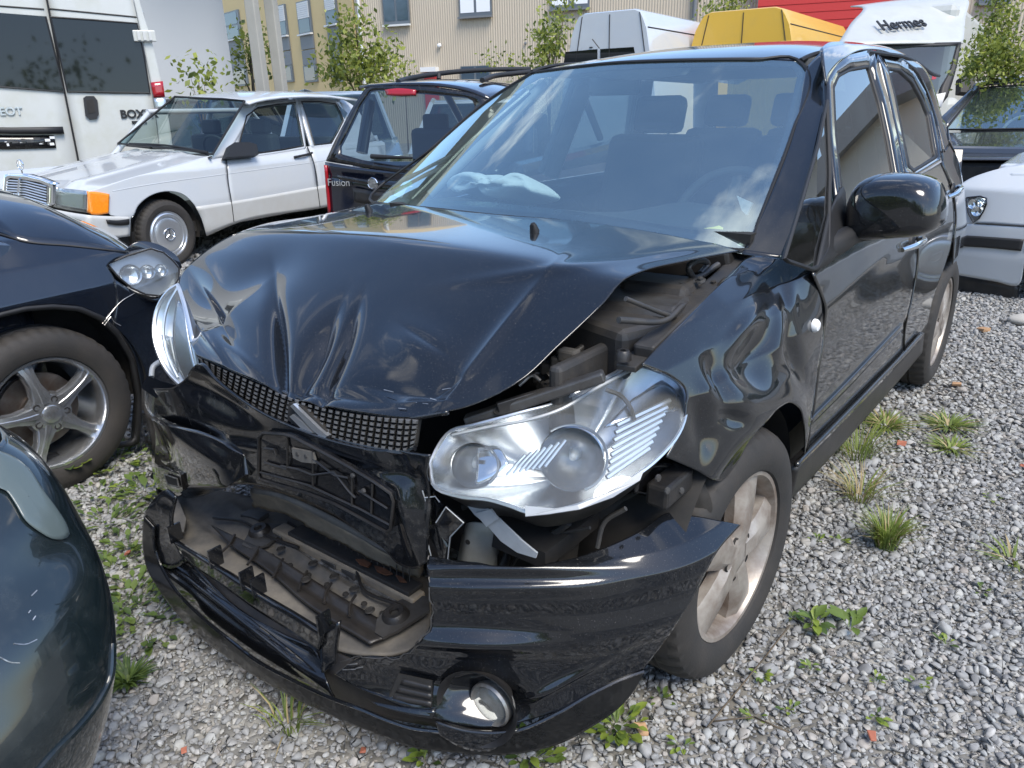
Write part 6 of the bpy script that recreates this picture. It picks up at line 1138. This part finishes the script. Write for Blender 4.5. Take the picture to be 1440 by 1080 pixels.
b = at(510, 140, a=20); tree('young_tree', 'broad young green tree in front of the beige hall corner', 'tree', b, [bl(505, 85, 20, 40, 36), bl(490, 50, 20, 24, 26), bl(535, 80, 20, 26, 24), bl(478, 95, 20, 26, 22), bl(520, 105, 20, 40, 16), bl(500, 28, 20, 10, 14)], 1900, .15, seed=3)
b = at(358, 140, a=19); tree('slender_tree', 'thin sparse tree glimpsed behind the concrete pillars', 'tree', b, [bl(352, 75, 19, 12, 30), bl(346, 60, 19, 9, 14), bl(372, 70, 19, 8, 30), bl(340, 108, 19, 10, 10)], 420, .14, seed=4)
b = at(278, 150, a=10); tree('green_sapling', 'leafy green sapling against the blue-grey wall', 'sapling', b, [bl(279, 112, 10.4, 13, 9), bl(268, 108, 10.4, 6, 6), bl(288, 108, 10.4, 6, 6)], 150, .10, .02, seed=5)
b = at(770, 120, a=15); tree('tall_shrub', 'tall loose green shrub left of the plain white van', 'shrub', b, [bl(772, 60, 15, 18, 34), bl(788, 25, 15, 9, 26), bl(760, 85, 15, 12, 14), bl(797, 5, 15, 5, 16)], 900, .10, .04, seed=6)
b = at(690, 120, a=17); tree('tiny_shrub', 'small wispy shrub above the navy roof rail', 'shrub', b, [bl(690, 86, 17, 8, 9), bl(727, 94, 17, 9, 5)], 150, .09, .02, seed=7)
b = at(568, 125, a=18); tree('wispy_sapling', 'wispy sapling beside the red skip', 'sapling', b, [bl(569, 100, 18, 5, 13)], 90, .09, .02, seed=8)
b = at(1400, 140, a=8.6); tree('climbing_bush', 'tall pale-green bush growing over the lettered van mirror', 'bush', b, [bl(1398, 75, 8.6, 30, 34), bl(1412, 25, 8.6, 17, 34), bl(1370, 95, 8.6, 16, 16), bl(1428, 90, 8.6, 26, 26), bl(1402, -10, 8.6, 10, 16)], 3200, .055, .03, seed=9)
b = at(1020, 60, a=17); tree('roadside_bush', 'bush tips showing above the yellow van roof', 'bush', b, [bl(1030, 8, 17, 22, 8), bl(1000, 14, 17, 12, 6)], 420, .10, .04, seed=10)
# wooded slope behind the camera: the dark tree line mirrored in bonnets and lamps
V = []; F = []
hx = np.linspace(-70, 60, 40)
for j, (yy, zz) in enumerate(((-26, -.2), (-40, 2), (-60, 6), (-85, 10))):
    for x in hx: V.append((x, yy+.10*x-abs(x)*.05, zz))
tag(mk('hill', V, flipfix(V, gridfaces(4, 40), (0, -40, 60)), pbr('grass_slope', (.05, .075, .02), .9, var=.7, vscale=.4, c2=(.09, .085, .04)), None), kind='structure')
bw = []
for k in range(80):
    x = rng.uniform(-65, 55); y = rng.uniform(-75, -30)+.1*x; bw.append(((x, y, 5.0+(-y-28)*.13), (3.6, 3.6, rng.uniform(4.5, 7.5))))
wd = leaves('distant_wood', bw, 45000, .55, LEAF, None, 12, 16); tag(wd, kind='stuff')
# ------------------------------------------------------------------ ground, gravel and weeds
def gm():
    m = pbr('gravel_ground', (.26, .255, .24), .9, var=1, vscale=1.6, c2=(.19, .175, .145)); t = m.node_tree; b = t.nodes['Principled BSDF']; g = N(t, 'ShaderNodeTexCoord')
    v = N(t, 'ShaderNodeTexVoronoi'); v.inputs['Scale'].default_value = 34; t.links.new(g.outputs['Object'], v.inputs['Vector']); bp = N(t, 'ShaderNodeBump'); bp.inputs['Strength'].default_value = .9; bp.inputs['Distance'].default_value = .02; bp.invert = True
    t.links.new(v.outputs['Distance'], bp.inputs['Height']); t.links.new(bp.outputs['Normal'], b.inputs['Normal'])
    x = N(t, 'ShaderNodeMix', data_type='RGBA', blend_type='MULTIPLY'); x.inputs['Factor'].default_value = .75; src = b.inputs['Base Color'].links[0].from_socket
    sp = N(t, 'ShaderNodeSeparateColor'); t.links.new(v.outputs['Color'], sp.inputs['Color']); mr = N(t, 'ShaderNodeMapRange'); mr.inputs['To Min'].default_value = .5; mr.inputs['To Max'].default_value = 1.4; t.links.new(sp.outputs['Red'], mr.inputs['Value'])
    t.links.new(src, x.inputs['A']); t.links.new(mr.outputs['Result'], x.inputs['B']); t.links.new(x.outputs['Result'], b.inputs['Base Color']); return m
gv = [(-300, -300, 0), (300, -300, 0), (300, 300, 0), (-300, 300, 0)]
tag(mk('ground', gv, [(0, 1, 2, 3)], gm(), None, False), kind='structure')
# stones: a dozen real shapes scattered as instances
def stonemat():
    m, t, b = newmat('grey_gravel'); b.inputs['Roughness'].default_value = .7; oi = N(t, 'ShaderNodeObjectInfo'); r = N(t, 'ShaderNodeValToRGB'); e = r.color_ramp.elements
    e[0].position = 0; e[0].color = (.22, .22, .22, 1); e[1].position = 1; e[1].color = (.44, .435, .42, 1)
    for p, c in ((.25, (.245, .245, .24)), (.5, (.315, .31, .30)), (.7, (.33, .335, .325)), (.84, (.38, .37, .34)), (.94, (.31, .28, .25))): q = e.new(p); q.color = (*c, 1)
    t.links.new(oi.outputs['Random'], r.inputs['Fac']); g = N(t, 'ShaderNodeTexCoord'); n = N(t, 'ShaderNodeTexNoise'); n.inputs['Scale'].default_value = 2.2; n.inputs['Detail'].default_value = 6; t.links.new(g.outputs['Object'], n.inputs['Vector'])
    x = N(t, 'ShaderNodeMix', data_type='RGBA', blend_type='MULTIPLY'); x.inputs['Factor'].default_value = .4; t.links.new(r.outputs['Color'], x.inputs['A']); t.links.new(n.outputs['Fac'], x.inputs['B'])
    h = N(t, 'ShaderNodeHueSaturation'); h.inputs['Value'].default_value = 1.24; t.links.new(x.outputs['Result'], h.inputs['Color']); t.links.new(h.outputs['Color'], b.inputs['Base Color']); return m
SM = stonemat(); stones = bpy.data.collections.new('stones')
for k in range(12):
    bm = bmesh.new(); e = np.array([1, rng.uniform(.62, .95), rng.uniform(.42, .72)])
    for _ in range(15):
        v = rng.normal(size=3); v /= np.linalg.norm(v); bm.verts.new(tuple(v*e*rng.uniform(.85, 1.1)))
    r_ = bmesh.ops.convex_hull(bm, input=bm.verts); bmesh.ops.delete(bm, geom=[g for g in r_['geom_interior'] if isinstance(g, bmesh.types.BMVert)], context='VERTS')
    bmesh.ops.bevel(bm, geom=bm.edges[:], offset=.09, segments=1, affect='EDGES'); me = bpy.data.meshes.new('stone'); bm.to_mesh(me); bm.free(); me.materials.append(SM); me.polygons.foreach_set('use_smooth', [True]*len(me.polygons)); so = bpy.data.objects.new('stone', me); stones.objects.link(so)
def scatter(x0, x1, y0, y1, sp, keep):
    nx, ny = int((x1-x0)/sp), int((y1-y0)/sp); gx, gy = np.meshgrid(x0+(np.arange(nx)+.5)*sp, y0+(np.arange(ny)+.5)*sp); P = np.stack([gx.ravel(), gy.ravel()], 1); P[:, 0] += (np.floor((P[:, 1]-y0)/sp) % 2)*sp*.5; P += rng.uniform(-.42, .42, P.shape)*sp; return P[keep(P)]
cx, cy = CAMP[:2]
def frus(P, m=.9):
    d = P-CAMP[:2]; f2 = fw[:2]/np.linalg.norm(fw[:2]); r2 = np.array([f2[1], -f2[0]]); z = d@f2; x = d@r2; return (np.abs(x) < z*.78+m) & (z > .2)
dist = lambda P: np.hypot(P[:, 0]-cx, P[:, 1]-cy)
under = lambda P: (np.abs(P[:, 0]) < .6) & (P[:, 1] > -.2) & (P[:, 1] < 3.0)
L1 = scatter(-6, 6, -3, 6, .0185, lambda P: frus(P) & (dist(P) < 3.4) & ~under(P)); L2 = scatter(-6, 8, -3, 9, .0255, lambda P: frus(P) & (dist(P) >= 3.4) & (dist(P) < 6.5) & ~under(P)); L3 = scatter(-9, 9, 0, 14, .055, lambda P: frus(P) & (dist(P) >= 6.5) & (dist(P) < 12))
keepn = lambda P: rng.random(len(P)) > .20+.45*(np.sin(P[:, 0]*2.3+np.sin(P[:, 1]*1.7)*1.3)*np.sin(P[:, 1]*2.9+P[:, 0]) > .35)
L1 = L1[keepn(L1) | (rng.random(len(L1)) < .55)]; L0 = scatter(-6, 6, -3, 4, .0145, lambda P: frus(P) & (dist(P) < 3.0) & ~under(P)); PP = np.r_[L0, L1, L2, L3]; npt = len(PP); sc_ = np.r_[rng.lognormal(math.log(.0062), .3, len(L0)), rng.lognormal(math.log(.0126), .27, len(L1)), rng.lognormal(math.log(.0150), .26, len(L2)), rng.lognormal(math.log(.030), .25, len(L3))]
zz_ = sc_*.18*np.where(np.arange(npt) < len(L0), .2, 1)+rng.uniform(-.003, .006, npt)
me = bpy.data.meshes.new('gravel'); me.from_pydata([(*p, z) for p, z in zip(PP, zz_)], [], [])
at_ = me.attributes.new('rot', 'FLOAT_VECTOR', 'POINT'); rr_ = np.stack([rng.normal(0, .35, npt), rng.normal(0, .35, npt), rng.uniform(0, 6.283, npt)], 1); at_.data.foreach_set('vector', rr_.ravel().astype(np.float32))
at_ = me.attributes.new('size', 'FLOAT', 'POINT'); at_.data.foreach_set('value', sc_.astype(np.float32))
go = bpy.data.objects.new('gravel', me); COL.objects.link(go); tag(go, 'loose grey gravel stones covering the yard', 'gravel', kind='stuff')
ng = bpy.data.node_groups.new('scatter_stones', 'GeometryNodeTree'); ng.interface.new_socket('Geometry', in_out='INPUT', socket_type='NodeSocketGeometry'); ng.interface.new_socket('Geometry', in_out='OUTPUT', socket_type='NodeSocketGeometry')
gi, go2 = N(ng, 'NodeGroupInput'), N(ng, 'NodeGroupOutput'); ip = N(ng, 'GeometryNodeInstanceOnPoints'); ci = N(ng, 'GeometryNodeCollectionInfo'); ci.inputs['Collection'].default_value = stones; ci.inputs['Separate Children'].default_value = True; ci.inputs['Reset Children'].default_value = True
na = N(ng, 'GeometryNodeInputNamedAttribute', data_type='FLOAT_VECTOR'); na.inputs['Name'].default_value = 'rot'; nb = N(ng, 'GeometryNodeInputNamedAttribute', data_type='FLOAT'); nb.inputs['Name'].default_value = 'size'; er = N(ng, 'FunctionNodeEulerToRotation')
k_ = ng.links.new; k_(gi.outputs[0], ip.inputs['Points']); k_(ci.outputs[0], ip.inputs['Instance']); ip.inputs['Pick Instance'].default_value = True; k_(na.outputs[0], er.inputs[0]); k_(er.outputs[0], ip.inputs['Rotation']); k_(nb.outputs[0], ip.inputs['Scale']); k_(ip.outputs[0], go2.inputs[0])
go.modifiers.new('scatter', 'NODES').node_group = ng
# weeds
GRASS = [leafmat('grass_light', (.26, .33, .08)), leafmat('grass_mid', (.18, .24, .06)), pbr('grass_dry', (.32, .25, .13), .8)]
WEED = [leafmat('weed_lime', (.26, .34, .06)), leafmat('weed_green', (.15, .22, .05)), leafmat('weed_dark', (.08, .13, .035))]
def tuft(name, label, px, n, h, spread, mats=GRASS, seed=1, lean=(0, 0), group=None, cat='grass tuft', w=.004):
    r = np.random.default_rng(seed); b = at(*px, z=.008); V = []; F = []; MI = []
    for i in range(n):
        an = r.uniform(0, 6.283); q = b+np.array([math.cos(an), math.sin(an), 0])*spread*.35*r.random()**.5; hh = h*r.uniform(.45, 1.05); dr = np.array([math.cos(an)+lean[0], math.sin(an)+lean[1], 0])*spread*r.uniform(.2, 1); s = np.array([-math.sin(an), math.cos(an), 0])*w*r.uniform(.7, 1.3); o = len(V)
        for t, k in ((0, 1), (.45, .9), (.8, .55), (1, .05)): c = q+dr*t*t+np.array([0, 0, hh*(t-.22*t*t*t)]); V += [c-s*k, c+s*k]
        F += [(o+2*j, o+2*j+1, o+2*j+3, o+2*j+2) for j in range(3)]; MI += [int(r.choice(3, p=[.45, .4, .15]))]*3
    ob = mk(name, V, F, mats, None, True); ob.data.polygons.foreach_set('material_index', MI); return tag(ob, label, cat, group)
def weed(name, label, px, n, size, spread, h, seed=1, mats=WEED, group=None, cat='weed'):
    r = np.random.default_rng(seed); b = at(*px, z=.01); V = []; F = []; MI = []
    for i in range(n):
        an = r.uniform(0, 6.283); q = b+np.array([math.cos(an), math.sin(an), 0])*spread*r.random()**.6+np.array([0, 0, h*r.random()]); dr = np.array([math.cos(an), math.sin(an), r.uniform(-.1, .6)]); dr /= np.linalg.norm(dr); s = np.cross(dr, [0, 0, 1.]); s /= np.linalg.norm(s); L_ = size*r.uniform(.6, 1.25); wv = L_*.27; up_ = np.cross(s, dr); o = len(V)
        V += [b*np.array([1, 1, 0])+(q-b)*.3+np.array([0, 0, .004]), q-s*wv*.15, q+dr*L_*.4-s*wv+up_*.1*L_, q+dr*L_*.75-s*wv*.7+up_*.06*L_, q+dr*L_, q+dr*L_*.75+s*wv*.7+up_*.06*L_, q+dr*L_*.4+s*wv+up_*.1*L_, q+s*wv*.15, q+dr*L_*.5]
        F += [(o+1, o+2, o+8, o+7), (o+2, o+3, o+8), (o+3, o+4, o+8), (o+4, o+5, o+8), (o+5, o+6, o+8), (o+6, o+7, o+8), (o, o+1, o+7)]; MI += [int(r.choice(3, p=[.4, .42, .18]))]*7
    ob = mk(name, V, F, mats, None, True); ob.data.polygons.foreach_set('material_index', MI); return tag(ob, label, cat, group)
tuft('grass_tuft', 'dense bright grass tuft right of the front wheel', (1246, 768), 260, .15, .10, seed=1, w=.0022)
tuft('grass_tuft', 'straggly pale grass along the sill near the rear door', (1205, 640), 120, .15, .22, seed=2, w=.0018, lean=(-.2, .3)); tuft('grass_tuft', 'thin yellowish grass below the straggly sill grass', (1210, 700), 110, .13, .16, seed=3, w=.0018, mats=[GRASS[0], GRASS[2], GRASS[2]])
tuft('grass_tuft', 'flattened dark grass patch right of the sill', (1335, 600), 110, .045, .14, seed=4); tuft('grass_tuft', 'low dark grass patch below the flattened one', (1338, 632), 90, .04, .12, seed=5); tuft('grass_tuft', 'low grass streak just beside the rear sill', (1245, 600), 120, .05, .14, seed=6)
tuft('grass_tuft', 'yellow-green grass stalks under the bumper lip at the left', (405, 1020), 34, .10, .12, seed=7, w=.0022); tuft('grass_tuft', 'short grass blades beside the teal car', (180, 960), 140, .05, .07, seed=8, mats=[WEED[1], WEED[2], GRASS[1]])
tuft('grass_tuft', 'sparse sprig at the right edge of the yard', (1425, 790), 30, .05, .12, seed=9)
weed('weed', 'lime leafy weed right of the front tyre', (1143, 882), 16, .042, .025, .04, seed=1); weed('weed', 'two-leaved darker weed beside the lime weed', (1196, 884), 8, .045, .03, .03, seed=2, mats=[WEED[1], WEED[1], WEED[2]])
weed('weed', 'leafy weed in front of the bumper end by the front wheel', (866, 1022), 60, .034, .06, .03, seed=3); weed('weed', 'green weed under the fog lamp at the picture bottom', (745, 1068), 44, .032, .06, .015, seed=4); weed('weed', 'small upright weed under the lip centre', (598, 1068), 14, .03, .025, .04, seed=5)
weed('weed', 'broad-leaved plant at the foot of the five-spoke wheel', (96, 672), 12, .11, .09, .08, seed=6); weed('weed', 'round-leaved weeds between the blue car tyre and the wreck', (165, 645), 40, .05, .16, .02, seed=7); weed('weed', 'yellow-green weeds by the broken bumper end', (205, 690), 34, .045, .14, .02, seed=8)
CW = ['creeping weed just behind the teal car headlamp corner', 'creeping weed midway between teal car and broken bumper end', 'creeping weed below the orange chip left of the wreck', 'creeping weed nearest the five-spoke wheel', 'creeping weed close beside the bumper lip left end', 'lowest creeping weed beside the lip, above the short grass', 'creeping weed right of the teal car bumper edge']
for i, (u, v, n_) in enumerate(((150, 735, 50), (180, 770, 40), (160, 800, 40), (130, 700, 40), (190, 830, 46), (205, 880, 40), (175, 860, 40))):
    weed('creeping_weed', CW[i], (u, v), n_, .032, .13, .012, seed=20+i, group='creeping weeds between teal car and wreck', mats=[WEED[1], WEED[2], GRASS[1]])
SL = ['seedling hard against the front tyre right side', 'seedling below the front tyre on its right', 'seedling right of the dry weed stalk', 'seedling farthest right in the lower gravel', 'seedling in the middle of the lower right gravel', 'seedling near the right edge below the sparse sprig', 'seedling under the dry weed stalk tip', 'seedling at the foot of the dry weed stalk', 'seedling right of the two-leaved weed', 'seedling at the right edge above the sparse sprig', 'seedling left of the bright grass tuft', 'seedling beside the end of the bumper lip', 'seedling left of the dry weed stalk', 'seedling between front tyre and bright grass tuft', 'lowest seedling, near the orange fragment']
for i, (u, v) in enumerate(((1112, 870), (1070, 950), (1140, 940), (1290, 960), (1230, 960), (1380, 830), (1110, 1000), (1060, 1010), (1330, 905), (1395, 700), (1180, 760), (930, 985), (960, 1050), (1150, 760), (1230, 1010))):
    weed('gravel_seedling', 'tiny olive '+SL[i], (u, v), 8, .02, .02, .012, seed=50+i, group='seedlings in the gravel')
tag(mk('dry_weed_stalk', *join([tube(None, [at(*u0, z=.02), at((u0[0]+u1[0])/2, (u0[1]+u1[1])/2, z=.045), at(*u1, z=.03)], .0022, None, n=5, sp=8) for u0, u1 in (((995, 1022), (1075, 925)), ((1000, 1015), (1060, 1008)), ((1060, 1008), (1110, 1030)), ((1075, 925), (1110, 880)))]), M['bark'], None), 'dry reddish branched weed stalk on the gravel by the front wheel', 'weed stalk')
M['chip'] = pbr('orange_red_chip', (.36, .12, .07), .7); M['leafbrown'] = pbr('dry_leaf', (.40, .24, .13), .8); M['stone_big'] = pbr('pale_stone', (.42, .40, .36), .85, bump=.6, bscale=25)
def chip(lab, px, s, mat, name='brick_chip', cat='chip'):
    p = at(*px, z=.022); V, F = boxmesh(p, (s, s*.7, s*.28), axes(random.random()*3)); V = [np.array(v)+rng.normal(0, s*.10, 3) for v in V]; return tag(mk(name, V, F, mat, None, False, 0, s*.08), lab, cat)
chip('orange brick chip on gravel beside the straggly grass', (1268, 623), .036, M['chip']); chip('small orange chip under the bumper lip', (510, 1055), .018, M['chip']); chip('red chip in shaded gravel left of the lip', (258, 1055), .015, M['chip']); chip('orange fragment at the bottom right of the yard', (1226, 1035), .024, M['chip']); chip('brown leaf fragment below the front wheel weeds', (903, 1025), .03, M['leafbrown'], 'dry_leaf', 'leaf')
chip('tiny red chip near the right picture edge', (1437, 655), .02, M['chip']); chip('orange chip between weeds and broken bumper', (180, 777), .02, M['chip']); chip('pale pink rubble piece behind the rear wheel', (1383, 463), .06, M['leafbrown'], 'rubble', 'rubble'); chip('pinkish chip beside the rear wheel', (1345, 540), .04, M['leafbrown'])
sp_ = at(1434, 450, z=.03); bm = bmesh.new(); bmesh.ops.create_icosphere(bm, subdivisions=3, radius=.065)
for v in bm.verts: v.co = Vector((v.co.x*1.2, v.co.y, v.co.z*.55))*(1+.15*math.sin(v.co.x*31+v.co.y*17)); v.co += Vector(sp_)
me = bpy.data.meshes.new('loose_rock'); bm.to_mesh(me); bm.free(); me.materials.append(M['stone_big']); so = bpy.data.objects.new('loose_rock', me); COL.objects.link(so); tag(so, 'fist-sized pale rock under the white car nose', 'rock')
